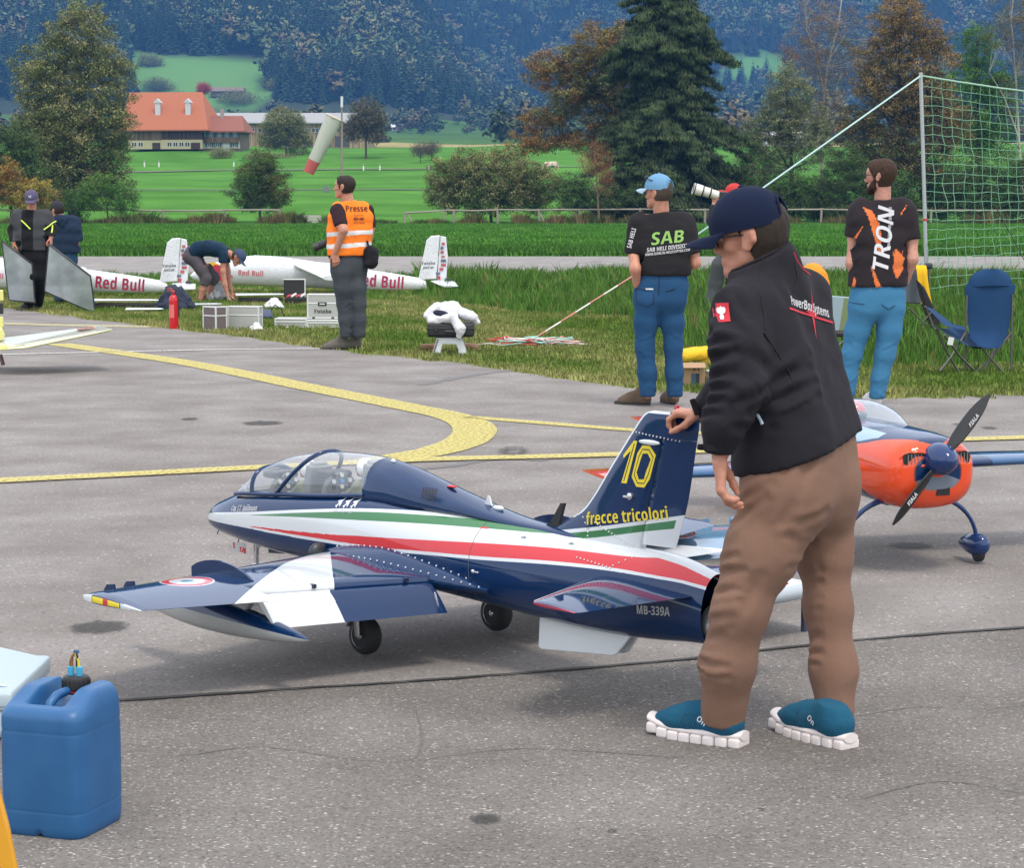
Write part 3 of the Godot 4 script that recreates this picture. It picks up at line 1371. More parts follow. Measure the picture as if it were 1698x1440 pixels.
func tree(called: String,label: String,category: String,base: Array,d: float,lobes: Array,pal: Array,clumps: int,per: int,size: float,bark: Color,stems: Array,group:="") -> Node3D:
	var foot:=at(base[0],base[1],d)
	foot.y=minf(foot.y,land(foot.x,d)+.3)
	foot.y=land(foot.x,d) - .1
	var t:=thing(called,label,category,foot,group)
	var u:=d/F
	var tb:=B.new()
	var limbs:=B.new()
	var tips:=[]
	for s in stems:
		# each stem: pixels from foot to tip,thickness in pixels
		var pts:=[]
		var rad:=[]
		for i in s[0].size():
			pts.append(at(s[0][i][0],s[0][i][1],d) - foot+Vector3(0,0,rng.randf_range(-1,1)*s[1]*u*.8))
			rad.append(s[1]*u*.5*lerpf(1.0,.28,float(i)/(s[0].size() - 1)))
		if s==stems[0]:
			pts[0]=Vector3(pts[0].x,-.2,0)
		tb.tube(pts,rad,7)
		tips.append_array(pts.slice(1))
	var where:=[]
	var tint:=PackedColorArray()
	var area:=.0
	for lo in lobes:
		area += lo[2]*lo[3]
	for li in lobes.size():
		var lo: Array=lobes[li]
		var c:=at(lo[0],lo[1],d) - foot
		if lo.size()>5:
			c.z -= lo[5]
		var rx: float=lo[2]*u
		var ry: float=lo[3]*u
		var n:=int(clumps*1.25*lo[2]*lo[3]/area)
		for i in n:
			var q:=rv().normalized()*pow(rng.randf(),.42)
			var wob:=1.0+.28*noise.get_noise_3d(q.x*1.6+li*7,q.y*1.6,q.z*1.6+base[0])
			var p:=c+Vector3(q.x*rx,q.y*ry,q.z*rx*.85)*wob
			if p.y<.15:
				p.y=.15+rng.randf()*.4
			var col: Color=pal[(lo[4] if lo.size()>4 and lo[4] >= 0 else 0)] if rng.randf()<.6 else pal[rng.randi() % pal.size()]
			var k:=(size*2.4+.07*rx)*rng.randf_range(.75,1.3)*(1.0 if per>11 else 1.15)
			var v:=rng.randf_range(1.0,1.5)
			where.append(Transform3D(Basis(Vector3.UP,rng.randf()*TAU).scaled(Vector3(k*1.15,k*.85,k*1.15)),p))
			tint.append(Color(col.r*v,col.g*v,col.b*v))
			if i % 9==0 and tips.size():
				var near: Vector3=tips[0]
				for tp in tips:
					if tp.distance_to(p)<near.distance_to(p) and tp.y<p.y+.5:
						near=tp
				var mid:=near.lerp(p,.5)+Vector3(0,-.06*near.distance_to(p),0)
				var w: float=stems[0][1]*u*.09 if stems.size() else .04
				limbs.tube([near,mid,p],[w,w*.7,w*.3],4)
	if stems.size():
		var trunk:=obj("trunk",tb.mesh(),M(bark,.95),t)
		if limbs.v.size():
			obj("limbs",limbs.mesh(),M(bark,.95),trunk)
	scatter("crown",clump_of(0 if per>11 else 1),where,tint,leaf_mat(),t)
	return t

func conifer(called: String,label: String,base: Array,d: float,top: float,half: Array,col: Array,bark: Color) -> void:
	# half: [py,half width in px] from top to bottom
	var foot:=at(base[0],base[1],d)
	foot.y=land(foot.x,d) - .1
	var t:=thing(called,label, "tree",foot)
	var u:=d/F
	var head:=at(base[0],top,d) - foot
	var tb:=B.new()
	tb.tube([Vector3(0,0,0),head*.5,head],[.42,.28,.05],8)
	var trunk:=obj("trunk",tb.mesh(),M(bark,.95),t)
	var where:=[]
	var tint:=PackedColorArray()
	var lb:=B.new()
	var y:=head.y - .3
	while y>.9:
		var py: float=base[1] - y/u
		var hw:=.0
		for i in half.size() - 1:
			if py >= half[i][0] and py <= half[i+1][0]:
				hw=lerpf(half[i][1],half[i+1][1],(py - half[i][0])/(half[i+1][0] - half[i][0]))*u
		var n:=4+int(hw*1.1)
		var turn:=rng.randf()*TAU
		for i in n:
			var a:=turn+TAU*i/n+rng.randf_range(-.35,.35)
			var lop:=.75+.5*noise.get_noise_3d(cos(a)*1.2,y*.45,sin(a)*1.2)
			var reach:=hw*rng.randf_range(.6,1.1)*clampf(lop+.2,.5,1.25)
			var dir:=Vector3(cos(a),0,sin(a)*.9)
			var sag:=rng.randf_range(.10,.34)
			var tip:=Vector3(0,y,0)+dir*reach+Vector3(0,-reach*sag,0)
			var mid:=Vector3(0,y,0)+dir*reach*.5+Vector3(0,reach*.05,0)
			lb.tube([Vector3(0,y,0),mid,tip],[.07,.045,.015],3)
			var tone:=rng.randf_range(.7,1.2)
			var m:=int(4+reach*6.0)
			for k in m:
				var f:=pow((k+rng.randf())/m,.8)
				var q:=Vector3(0,y,0).lerp(mid,f*2.0) if f<.5 else mid.lerp(tip,f*2.0 - 1.0)
				q += Vector3(-dir.z,0,dir.x)*rng.randfn()*.22*(.5+reach*.3)
				q.y -= .10+absf(rng.randfn())*.10
				var c: Color=col[rng.randi() % col.size()]
				var v:=tone*rng.randf_range(.95,1.35)
				var z:=rng.randf_range(.55,.95)
				where.append(Transform3D(Basis(Vector3.UP,rng.randf()*TAU).scaled(Vector3(z,z*rng.randf_range(.8,1.5),z)),q))
				tint.append(Color(c.r*v,c.g*v,c.b*v))
		y -= rng.randf_range(.34,.62)
	obj("limbs",lb.mesh(),M(bark,.95),trunk)
	scatter("crown",clump_of(2),where,tint,leaf_mat(),t)

func trees() -> void:
	var olive:=[Color(.155,.167,.063),Color(.209,.209,.088),Color(.109,.131,.053),Color(.255,.228,.105)]
	var dark:=[Color(.065,.101,.035),Color(.089,.130,.040),Color(.049,.073,.028)]
	var rust:=[Color(.203,.115,.036),Color(.162,.121,.039),Color(.121,.115,.039),Color(.270,.135,.046)]
	var brown:=[Color(.227,.149,.061),Color(.170,.127,.055),Color(.270,.170,.068)]
	var fresh:=[Color(.077,.165,.033),Color(.110,.209,.044),Color(.055,.121,.028)]
	var yellowish:=[Color(.327,.253,.057),Color(.194,.164,.051),Color(.105,.111,.043),Color(.297,.164,.043)]
	var grey:=[Color(.182,.201,.109),Color(.136,.163,.078),Color(.238,.238,.140)]
	var bark:=Color(.075,.06,.048)
	var pale:=Color(.42,.38,.33)
	# left
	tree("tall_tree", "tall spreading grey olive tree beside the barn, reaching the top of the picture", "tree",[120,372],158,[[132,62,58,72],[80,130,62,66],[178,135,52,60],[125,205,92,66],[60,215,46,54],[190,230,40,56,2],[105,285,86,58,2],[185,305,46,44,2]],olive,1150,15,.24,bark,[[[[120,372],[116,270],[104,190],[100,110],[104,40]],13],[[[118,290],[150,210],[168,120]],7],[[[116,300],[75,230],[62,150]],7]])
	tree("dark_bush", "dark green bush under the tall olive tree at the left edge", "bush",[20,372],152,[[15,250,50,52],[30,305,56,46],[-40,290,50,60]],dark,420,15,.22,bark,[[[[20,372],[18,320],[15,280]],5]], "bushes behind the fence")
	tree("autumn_bush", "yellowing bush with rusty tips in front of the dark bush at the left", "bush",[45,373],149,[[10,300,34,40,3],[48,322,40,34,0],[80,332,28,22,1]],yellowish,300,14,.17,bark,[[[[45,373],[40,340],[30,310]],4]], "bushes behind the fence")
	tree("leafy_bush", "fresh green leafy bush at the foot of the tall olive tree, right side", "bush",[195,373],149.5,[[165,318,30,34,1],[205,330,28,30,0],[130,336,34,24,2]],fresh+dark,220,14,.17,bark,[[[[180,373],[178,345],[180,325]],3]], "bushes behind the fence")
	tree("round_bush", "single rounded green bush standing free in the bright meadow", "bush",[432,368],157,[[430,292,40,38,1],[412,318,36,28,0],[458,312,32,32,3],[435,268,24,22,1],[432,335,50,18,2]],dark+[Color(.11,.10,.035)],420,16,.17,bark,[[[[432,368],[430,325],[428,290]],5]])
	tree("wide_bush", "wide loose bush in front of the meadow left of the tall conifer", "bush",[820,372],155,[[760,290,56,40,0],[830,282,60,40,1],[885,305,50,34,0],[800,325,90,30,2],[740,318,38,30,0],[900,332,40,24,2]],olive+dark,900,15,.18,bark,[[[[815,372],[812,330],[800,290]],6],[[[820,360],[850,310],[870,290]],4]])
	# middle
	tree("rusty_oak", "oak with rusty brown leaves leaning out left of the tall conifer", "tree",[1075,372],162,[[1010,85,78,48,1],[925,118,56,36,0],[965,160,66,36,2],[905,200,40,22,0],[880,238,44,20,3],[955,235,52,18,0],[1050,150,60,60,2],[1020,205,60,26,2]],rust+olive,1000,15,.22,bark,[[[[1075,372],[1062,280],[1030,200],[985,150],[930,110]],11],[[[1058,270],[1000,240],[930,238],[870,245]],6],[[[1040,215],[1030,150],[1025,90]],7]])
	conifer("conifer", "tall dark spruce with hanging branches in the middle of the tree row",[1105,372],156,-88,[[-90,3],[-30,52],[0,76],[30,62],[75,108],[105,96],[140,82],[170,104],[215,132],[250,118],[300,142],[372,125]],[Color(.050,.076,.030),Color(.070,.095,.040),Color(.036,.055,.026)],bark)
	tree("rusty_sapling", "thin rust coloured sapling in front of the tall conifer", "tree",[992,372],149,[[988,268,30,34,0],[1000,300,20,24,0]],[Color(.24,.12,.06),Color(.17,.09,.05)],110,11,.15,Color(.17,.12,.08),[[[[994,372],[990,310],[985,250]],4],[[[991,330],[1010,290],[1016,262]],2.5],[[[991,320],[970,285],[962,262]],2.5]])
	tree("undergrowth_bush", "dark bush at the foot of the tall conifer, left side", "bush",[960,374],152,[[955,320,30,34],[1010,335,44,26],[1060,325,40,34]],dark,380,15,.18,bark,[[[[960,374],[958,345],[955,320]],4]], "bushes behind the fence")
	# right
	tree("willow", "grey green willow right of the tall conifer", "tree",[1310,372],160,[[1306,160,42,56,0],[1280,230,50,50,1],[1340,225,46,56,0],[1255,285,40,40,1]],grey,620,15,.19,bark,[[[[1315,372],[1312,280],[1305,180],[1302,120]],8],[[[1313,290],[1280,230],[1262,200]],4]])
	tree("birch", "airy birch with pale forked stem and thin orange leaves, left of two", "tree",[1385,372],165,[[1360,40,46,56,0],[1330,90,48,40,0],[1405,70,36,60,1],[1375,130,60,40,2],[1350,180,50,30,1]],[Color(.20,.115,.05),Color(.15,.11,.05),Color(.12,.10,.05)],420,11,.17,pale,[[[[1362,372],[1362,200],[1372,110],[1390,40],[1396,-10]],5],[[[1366,150],[1350,80],[1338,50]],3],[[[1374,100],[1400,60],[1410,66]],2.5]])
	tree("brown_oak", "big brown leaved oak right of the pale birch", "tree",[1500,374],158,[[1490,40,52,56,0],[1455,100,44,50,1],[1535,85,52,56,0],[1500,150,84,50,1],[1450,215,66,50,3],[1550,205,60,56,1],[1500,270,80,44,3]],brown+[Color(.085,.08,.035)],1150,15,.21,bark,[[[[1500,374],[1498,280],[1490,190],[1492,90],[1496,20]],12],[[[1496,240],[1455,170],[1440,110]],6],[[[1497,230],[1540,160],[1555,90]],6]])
	tree("green_tree", "light green tree behind the safety net between oak and right birch", "tree",[1625,374],168,[[1618,80,38,46,0],[1600,140,44,44,1],[1650,150,44,50,0],[1630,215,64,50,2]],fresh,560,14,.19,bark,[[[[1625,374],[1622,250],[1620,150],[1618,70]],7]])
	tree("birch", "airy birch with pale stem at the right edge, right of two", "tree",[1690,374],160,[[1690,20,50,70,0],[1660,60,36,40,1],[1705,130,50,60,2],[1740,60,50,70,0]],[Color(.16,.12,.05),Color(.11,.10,.045),Color(.09,.09,.04)],420,11,.17,pale,[[[[1698,374],[1690,240],[1684,120],[1676,30],[1684,-40]],5],[[[1690,230],[1664,160],[1640,120]],3]])
	var pal2:=dark+[Color(.07,.07,.03)]
	for s in [[1215,310,46,44, "dark bush behind the red capped photographer"],[1290,318,52,40, "dark bush below the grey green willow"],[1350,325,40,36, "dark bush below the left birch"],[1400,290,44,54, "dark ivy clad thicket left of the brown oak"],[1470,318,56,44, "dark bush below the brown oak, left"],[1545,310,50,50, "dark bush below the brown oak, behind the net post"],[1610,305,50,54, "dark bush behind the net, middle"],[1680,300,56,60, "dark bush behind the net at the right edge"],[1140,330,50,32, "low dark bush below the tall conifer, right side"]]:
		tree("undergrowth_bush",s[4], "bush",[s[0],374],153.0+(int(s[0]) % 7),[[s[0],s[1],s[2],s[3]],[s[0]+14,345,s[2],22]],pal2 if int(s[0]) % 3 else pal2+fresh,300,15,.18,bark,[[[[s[0],374],[s[0] - 2,345],[s[0],s[1]]],4]], "bushes behind the fence")
	# farther off
	tree("meadow_tree", "round grey brown tree beyond the meadow right of the windsock pole", "tree",[607,252],330,[[607,192,30,30],[590,215,24,22],[625,212,22,24]],[Color(.10,.095,.06),Color(.13,.11,.07)],240,12,.4,bark,[[[[607,252],[607,225],[606,190]],4]])
	tree("farm_willow", "rounded olive willow beside the farmhouse", "tree",[478,256],345,[[468,205,38,26],[455,228,28,22],[492,235,24,26]],olive,300,12,.4,bark,[[[[475,256],[474,230],[470,205]],4]])
	tree("farm_shrub", "low shrub on the bank in front of the farmhouse, left of two", "bush",[365,262],340,[[368,255,20,9]],olive,90,10,.3,bark,[], "shrubs on the bank")
	tree("farm_shrub", "low shrub on the bank in front of the farmhouse, right of two", "bush",[440,268],335,[[430,262,30,10],[470,268,22,9]],olive,110,10,.3,bark,[], "shrubs on the bank")
	tree("fruit_tree", "small bare fruit tree in the meadow, left of two", "tree",[697,266],320,[[696,248,16,12]],[Color(.11,.09,.07)],60,10,.3,bark,[[[[697,266],[697,252],[696,244]],1.6]])
	tree("fruit_tree", "small bare fruit tree in the meadow, right of two", "tree",[716,264],325,[[717,246,15,13]],[Color(.10,.085,.07)],60,10,.3,bark,[[[[716,264],[716,250],[717,242]],1.6]])
	tree("red_tree", "small bright red tree beside the hill chalet", "tree",[338,163],850,[[338,147,9,8]],[Color(.30,.03,.03),Color(.22,.03,.03)],90,10,.8,bark,[[[[338,163],[338,150],[338,146]],1.2]])
	for s in [[295,175,22, "hillside bush left of the red tree"],[395,172,34, "hillside bushes below the chalet, pale brown"],[262,150,26, "pale hillside bush above the barn roof"],[250,110,22, "hillside tree at the left end of the hill meadow"],[470,150,32, "hillside tree at the right end of the hill meadow, dark"]]:
		var p:=on_land(s[0],s[1],800)
		tree("hillside_bush",s[3], "bush",[s[0],s[1]],-p.z,[[s[0],s[1] - 9,s[2],12]],olive+dark,130,10,1.0,bark,[], "bushes on the hill meadow")

func tree_mesh(kind: int) -> ArrayMesh:
	var L:=Leaves.new()
	if kind==0:
		var y:=1.0
		while y>.08:
			var r:=(1.0 - y)*.23+.015
			var n:=5+int((1.0 - y)*5)
			for i in n:
				var a:=TAU*(i+rng.randf()*.7)/n
				var dir:=Vector3(cos(a),-.55,sin(a))
				var nn:=Vector3(cos(a),.55,sin(a)).normalized()
				var t:=rng.randf_range(.65,1.3)
				var side:=Vector3(-sin(a),0,cos(a))
				L.leaf(Vector3(0,y,0)+dir*r*.55,dir.normalized()*r*.62,side*r*.6,nn,Color(t,t,t))
			y -= .045
	else:
		for i in 22 if kind==1 else 26:
			var q:=rv().normalized()*pow(rng.randf(),.4)
			var c:=Vector3(q.x*.30,.58+q.y*.36,q.z*.30)
			var tone:=rng.randf_range(.7,1.25)
			for k in 9:
				var p:=c+rv()*.055
				var nn:=((p - Vector3(0,.45,0)).normalized()+rv()*.3+Vector3(0,.3,0)).normalized()
				var a:=rv().normalized()
				var t:=tone*rng.randf_range(.75,1.2)
				L.leaf(p,a*.075,a.cross(nn).normalized()*.075,nn,Color(t,t,t))
	return L.mesh()

func forest() -> void:
	var where:=[[],[],[]]
	var tint:=[[],[],[]]
	var d:=1085.0
	var hues:=[Color(.055,.090,.032),Color(.085,.105,.036),Color(.125,.125,.042),Color(.13,.10,.042),Color(.045,.080,.034)]
	while d<2700.0:
		var step:=6.8+(d - 1085.0)*.0018
		var half:=1250.0/F*d
		var x:=-half
		while x<half:
			var px:=x+rng.randf_range(-.5,.5)*step
			var pd:=d+rng.randf_range(-.5,.5)*step
			x += step
			var h:=land(px,pd)
			if cleared(px,pd,h):
				continue
			var az:=px/pd*F+849.0
			if land(px,pd+30) - h<3.0:
				if rng.randf()<.8:
					continue
			var con:=noise.get_noise_2d(px*.009+40,pd*.009)>-.02
			if rng.randf()<.12:
				con=not con
			var tall:=rng.randf_range(17,30) if con else rng.randf_range(13,22)
			var k:=0 if con else 1+rng.randi() % 2
			var wide:=tall*rng.randf_range(.85,1.25)
			var t:=Transform3D(Basis(Vector3.UP,rng.randf()*TAU).scaled(Vector3(wide,tall,wide)),Vector3(px,h - .5,-pd))
			where[k].append(t)
			var v:=rng.randf_range(.95,1.6)
			var c: Color=Color(.018,.042,.022) if con else hues[int(absf(noise.get_noise_2d(px*.02,pd*.02))*12.0+rng.randi() % 2) % 5]
			tint[k].append(Color(c.r*v,c.g*v,c.b*v))
		d += step
	var called:=["spruce_wood", "mixed_wood", "broadleaf_wood"]
	var say:=["dark spruces of the wooded hills", "olive and rusty broadleaf trees of the wooded hills", "green and yellow broadleaf trees of the wooded hills"]
	for k in 3:
		var mm:=MultiMesh.new()
		mm.transform_format=MultiMesh.TRANSFORM_3D
		mm.use_colors=true
		mm.mesh=tree_mesh(k)
		mm.instance_count=where[k].size()
		for i in where[k].size():
			mm.set_instance_transform(i,where[k][i])
			mm.set_instance_color(i,tint[k][i])
		var o:=MultiMeshInstance3D.new()
		o.name=called[k]
		o.multimesh=mm
		o.material_override=VC(.95)
		add_child(o,true)
		o.set_meta("kind", "stuff")
		tag(o,say[k], "wood")
	# hedges and copses on the valley floor
	var vm:=[[],[]]
	var vt:=[[],[]]
	for i in 420:
		var pd:=rng.randf_range(500,1060)
		var az:=rng.randf_range(640,1900) if i % 3 else rng.randf_range(-150,640)
		if az>640 and pd<900 and az<830:
			pd=rng.randf_range(960,1070)
		var px:=(az - 849.0)/F*pd
		var k:=rng.randi() % 2
		var tall:=rng.randf_range(4,12)
		if cleared(px,pd,land(px,pd)):
			continue
		vm[k].append(Transform3D(Basis(Vector3.UP,rng.randf()*TAU).scaled(Vector3(tall,tall,tall)*Vector3(1.2,1,1.2)),Vector3(px,land(px,pd) - .5,-pd)))
		var c: Color=hues[rng.randi() % 5]
		vt[k].append(c*rng.randf_range(.7,1.2))
	for k in 2:
		var mm:=MultiMesh.new()
		mm.transform_format=MultiMesh.TRANSFORM_3D
		mm.use_colors=true
		mm.mesh=tree_mesh(k+1)
		mm.instance_count=vm[k].size()
		for i in vm[k].size():
			mm.set_instance_transform(i,vm[k][i])
			mm.set_instance_color(i,vt[k][i])
		var o:=MultiMeshInstance3D.new()
		o.name=numbered("valley_undergrowth")
		o.multimesh=mm
		o.material_override=VC(.95)
		add_child(o,true)
		o.set_meta("kind", "stuff")
		tag(o,["hedges and copses scattered over the valley floor, olive", "hedges and copses scattered over the valley floor, rusty"][k], "hedge")

# ---------------------------------------------------------------- fence along the far side of the airfield
func fences() -> void:
	var f:=thing("fence", "low wooden fence of round posts and single grey rails along the meadow", "fence",Vector3(0,0,-150.5))
	var wood:=M(Color(.28,.245,.20),.95)
	var xs:=[-60,40,135,205,274,374,466,556,672,737,753,825,893,960,1060,1167,1262,1359,1460,1540,1640,1740]
	var tops:=[]
	for i in xs.size():
		var x: float=(xs[i] - 849.0)/F*150.5
		var y:=rng.randf_range(.92,1.06)
		if xs[i]==672:
			y=.8
		var b:=B.new()
		b.tube([Vector3(x+rng.randf_range(-.05,.05),-.2,0),Vector3(x,y+.08,0)],.085,7)
		obj("post",b.mesh(),wood,f)
		tops.append(Vector3(x,y - .02,.02))
	for i in xs.size() - 1:
		if xs[i]==556 or xs[i]==466:
			continue
		var b:=B.new()
		var sag:=Vector3(0,rng.randf_range(-.05,.03),0)
		b.tube([tops[i],tops[i].lerp(tops[i+1],.5)+sag,tops[i+1]],.06,6)
		obj("rail",b.mesh(),wood,f)
	var br:=B.new()
	br.tube([Vector3((895 - 849)/F*150.5,.8,0),Vector3((905 - 849)/F*150.5,-.1,.2)],.05,6)
	br.tube([Vector3((676 - 849)/F*150.5,.8,0),Vector3((688 - 849)/F*150.5,-.1,.2)],.05,6)
	obj("brace",br.mesh(),wood,f)
	# trough in the meadow behind it
	var p:=at(508,362,155)
	var tr:=thing("timber_stack", "low pale timber stack lying behind the fence near the press man", "timber",Vector3(p.x,0,-155))
	for i in 3:
		part_box("plank",Vector3(0,.12+i*.2,0),Vector3(2.3 - i*.1,.17,.5),M(Color(.42,.39,.35)),tr)

# ---------------------------------------------------------------- the model jet; its tables are in metres of the full sized aircraft: s from the nose,y to its left,h above ground
const SC:=.248
const FUS:=[
	# s,top,bottom,half width,height of the widest place,roundness
	[.0,1.235,1.205,.015,1.22,1.0],[.04,1.30,1.14,.085,1.22,1.0],[.12,1.38,1.10,.15,1.23,1.0],[.3,1.49,1.06,.25,1.25,1.0],[.6,1.60,1.02,.36,1.27,.95],[1.06,1.74,.985,.47,1.30,.85],[1.6,1.82,.955,.55,1.32,.7],
	[2.4,1.88,.92,.61,1.34,.62],[3.2,1.95,.90,.645,1.36,.62],[4.0,2.02,.875,.67,1.38,.65],[4.6,2.06,.855,.68,1.38,.72],[5.4,2.05,.82,.68,1.36,.85],[6.2,2.02,.785,.66,1.34,.95],[7.0,1.97,.745,.62,1.32,1.0],[7.8,1.92,.70,.56,1.30,1.0],
	[8.6,1.87,.67,.50,1.28,1.0],[9.4,1.84,.68,.45,1.27,1.0],[10.0,1.82,.72,.41,1.27,1.0],[10.4,1.76,.76,.36,1.20,1.0],[10.78,1.66,.78,.31,1.15,1.0]]
const W0:=[[.0,1.235],[.3,1.33],[1.25,1.47],[1.96,1.56],[3.16,1.72],[4.57,1.88],[5.89,1.95],[7.12,1.975],[7.83,1.975],[8.34,1.98],[9.4,2.2],[11.0,2.4]]
const GB:=[[.0,1.2],[1.3,1.445],[1.9,1.50],[3.16,1.61],[4.57,1.72],[5.88,1.80],[7.12,1.845],[8.0,1.87],[8.7,1.92],[11.0,2.3]]
const RT:=[[.0,1.0],[1.8,1.305],[1.95,1.345],[3.15,1.42],[4.56,1.50],[5.88,1.59],[7.12,1.67],[8.29,1.725],[9.39,1.745],[9.7,1.76],[10.0,1.775],[10.45,1.70],[11.0,1.56]]
const RB:=[[.0,1.05],[1.8,1.305],[2.41,1.32],[4.56,1.37],[5.88,1.44],[7.12,1.50],[8.29,1.57],[9.39,1.60],[10.43,1.57],[11.0,1.5]]
const WB:=[[.0,1.205],[.4,1.235],[1.2,1.27],[1.9,1.285],[2.41,1.285],[4.56,1.325],[5.88,1.395],[7.12,1.455],[8.29,1.525],[9.39,1.56],[10.43,1.535],[11.0,1.46]]
const BLUE:=Color(.003,.024,.085)
const CLOUDY:=Color(.60,.63,.645)

func row_at(t: Array,s: float,j:=1) -> float:
	if s <= t[0][0]:
		return t[0][j]
	for i in t.size() - 1:
		if s <= t[i+1][0]:
			var f: float=(s - t[i][0])/(t[i+1][0] - t[i][0])
			if i>0 and i<t.size() - 2:
				# soft tangents
				var m0: float=(t[i+1][j] - t[i - 1][j])/(t[i+1][0] - t[i - 1][0])*(t[i+1][0] - t[i][0])
				var m1: float=(t[i+2][j] - t[i][j])/(t[i+2][0] - t[i][0])*(t[i+1][0] - t[i][0])
				var f2:=f*f
				var f3:=f2*f
				return (2*f3 - 3*f2+1)*t[i][j]+(f3 - 2*f2+f)*m0+(-2*f3+3*f2)*t[i+1][j]+(f3 - f2)*m1
			return lerpf(t[i][j],t[i+1][j],f)
	return t[-1][j]

func q3(s: float,y: float,h: float) -> Vector3:
	return Vector3((5.4 - s)*SC,h*SC,-y*SC)

func fus_at(s: float,a: float) -> Vector3:
	var top:=row_at(FUS,s,1)
	var bot:=row_at(FUS,s,2)
	var w:=row_at(FUS,s,3)
	var hm:=row_at(FUS,s,4)
	var p:=row_at(FUS,s,5)
	var c:=cos(a)
	var n:=sin(a)
	if c<.0:
		p=lerpf(p,.8,.6)
	var y:=w*signf(n)*pow(absf(n),p)
	var h:=hm+(top - hm if c>0 else hm - bot)*signf(c)*pow(absf(c),p)
	return Vector3(s,y,h)

func fus_y(s: float,h: float) -> float:
	var top:=row_at(FUS,s,1)
	var bot:=row_at(FUS,s,2)
	var hm:=row_at(FUS,s,4)
	var p:=row_at(FUS,s,5)
	if h<hm:
		p=lerpf(p,.8,.6)
	var c:=clampf((h - hm)/(top - hm if h>hm else hm - bot),-.999,.999)
	c=pow(absf(c),1.0/p)
	return row_at(FUS,s,3)*pow(maxf(1.0 - c*c,.0),p*.5)

const PAINTS:=[Color(.003,.024,.085),Color(.60,.63,.645),Color(.045,.17,.065),Color(.56,.035,.045),Color(.05,.052,.055),Color(.35,.36,.37),Color(.10,.25,.33),Color(.004,.012,.05),Color(.72,.075,.022),Color(.28,.40,.50),Color(.16,.19,.24),Color(.05,.16,.30),Color(.03,.09,.2)]

func paint_image(w: int,h: int,idx: PackedByteArray) -> ImageTexture:
	var pal:=[]
	for c in PAINTS:
		var e: Color=c.linear_to_srgb()
		pal.append([int(e.r*255),int(e.g*255),int(e.b*255)])
	var bytes:=PackedByteArray()
	bytes.resize(w*h*3)
	var i:=0
	for k in idx:
		var e: Array=pal[k]
		bytes[i]=e[0]
		bytes[i+1]=e[1]
		bytes[i+2]=e[2]
		i += 3
	return ImageTexture.create_from_image(Image.create_from_data(w,h,false,Image.FORMAT_RGB8,bytes))

func paint_tex(w: int,h: int,fn: Callable) -> ImageTexture:
	var idx:=PackedByteArray()
	idx.resize(w*h)
	var i:=0
	for y in h:
		var v:=(y+.5)/h
		for x in w:
			idx[i]=fn.call((x+.5)/w,v)
			i += 1
	return paint_image(w,h,idx)

func fuselage_paint() -> ImageTexture:
	# column by column along the body: stripes by height,both sides alike
	var w:=2048
	var h:=512
	var idx:=PackedByteArray()
	idx.resize(w*h)
	for x in w:
		var s:=(x+.5)/w*11.0
		var top:=row_at(FUS,s,1)
		var bot:=row_at(FUS,s,2)
		var half:=row_at(FUS,s,3)
		var hm:=row_at(FUS,s,4)
		var p:=row_at(FUS,s,5)
		var w0:=row_at(W0,s)
		var gb:=row_at(GB,s) if s>1.3 else w0 - .045
		var rt:=row_at(RT,s) if s>1.8 else -1.0
		var rb:=row_at(RB,s) if s>1.8 else -1.0
		var wb:=row_at(WB,s)
		for y in h:
			var a:=PI*(y+.5)/h
			var c:=cos(a)
			var e:=p if c >= .0 else lerpf(p,.8,.6)
			var hh:=hm+(top - hm)*pow(c,e) if c >= .0 else hm - (hm - bot)*pow(-c,e)
			var k:=0
			if s>1.25 and s<4.5 and hh>top - .12 and half*pow(sin(a),p)<.43:
				k=4
			elif hh<bot+.035 and s>.9:
				k=5
			elif s>9.95 and hh>top - .05:
				k=1
			elif hh>w0:
				k=0
			elif hh>w0 - .045:
				k=1
			elif hh>gb:
				k=2
			elif hh>rt and rt>.0:
				k=1
			elif hh>rb and rb>.0:
				k=3
			elif hh>wb:
				k=1
			idx[y*w+x]=k
	return paint_image(w,h,idx)

func lacquer(t: Texture2D) -> StandardMaterial3D:
	var m:=StandardMaterial3D.new()
	m.albedo_texture=t
	m.roughness=.06
	return m

func foil(x: float,tc: float) -> float:
	return 5.0*tc*(.2969*sqrt(x) - .126*x - .3516*x*x+.2843*x*x*x - .1015*x*x*x*x)

func section(le: Vector3,chord: float,tc: float,x1: float,at_: Callable,n:=10) -> PackedVector3Array:
	# a ring from the cut at x1 over the top to the nose and back below; at_ turns (s,thickness) into a place
	var r:=PackedVector3Array()
	for i in n+1:
		var x:=x1*pow(1.0 - float(i)/n,1.7)
		r.append(at_.call(le.x+x*chord,maxf(foil(x,tc),.0015)*chord))
	for i in range(1,n+1):
		var x:=x1*pow(float(i)/n,1.7)
		r.append(at_.call(le.x+x*chord,-maxf(foil(x,tc),.0015)*chord))
	return r

func in_poly(p: Vector2,poly: Array) -> bool:
	return Geometry2D.is_point_in_polygon(p,PackedVector2Array(poly))

func rivets(called: String,rows: Array,parent: Node,m: Material,r:=.013) -> void:
	var b:=B.new()
	for row in rows:
		for p in row:
			b.ball(p,Vector3.ONE*r*SC,Basis(),6)
	obj(called,b.mesh(),m,parent)

func along(a: Vector3,z: Vector3,n: int) -> Array:
	var r:=[]
	for i in n:
		r.append(a.lerp(z,float(i)/(n - 1)))
	return r

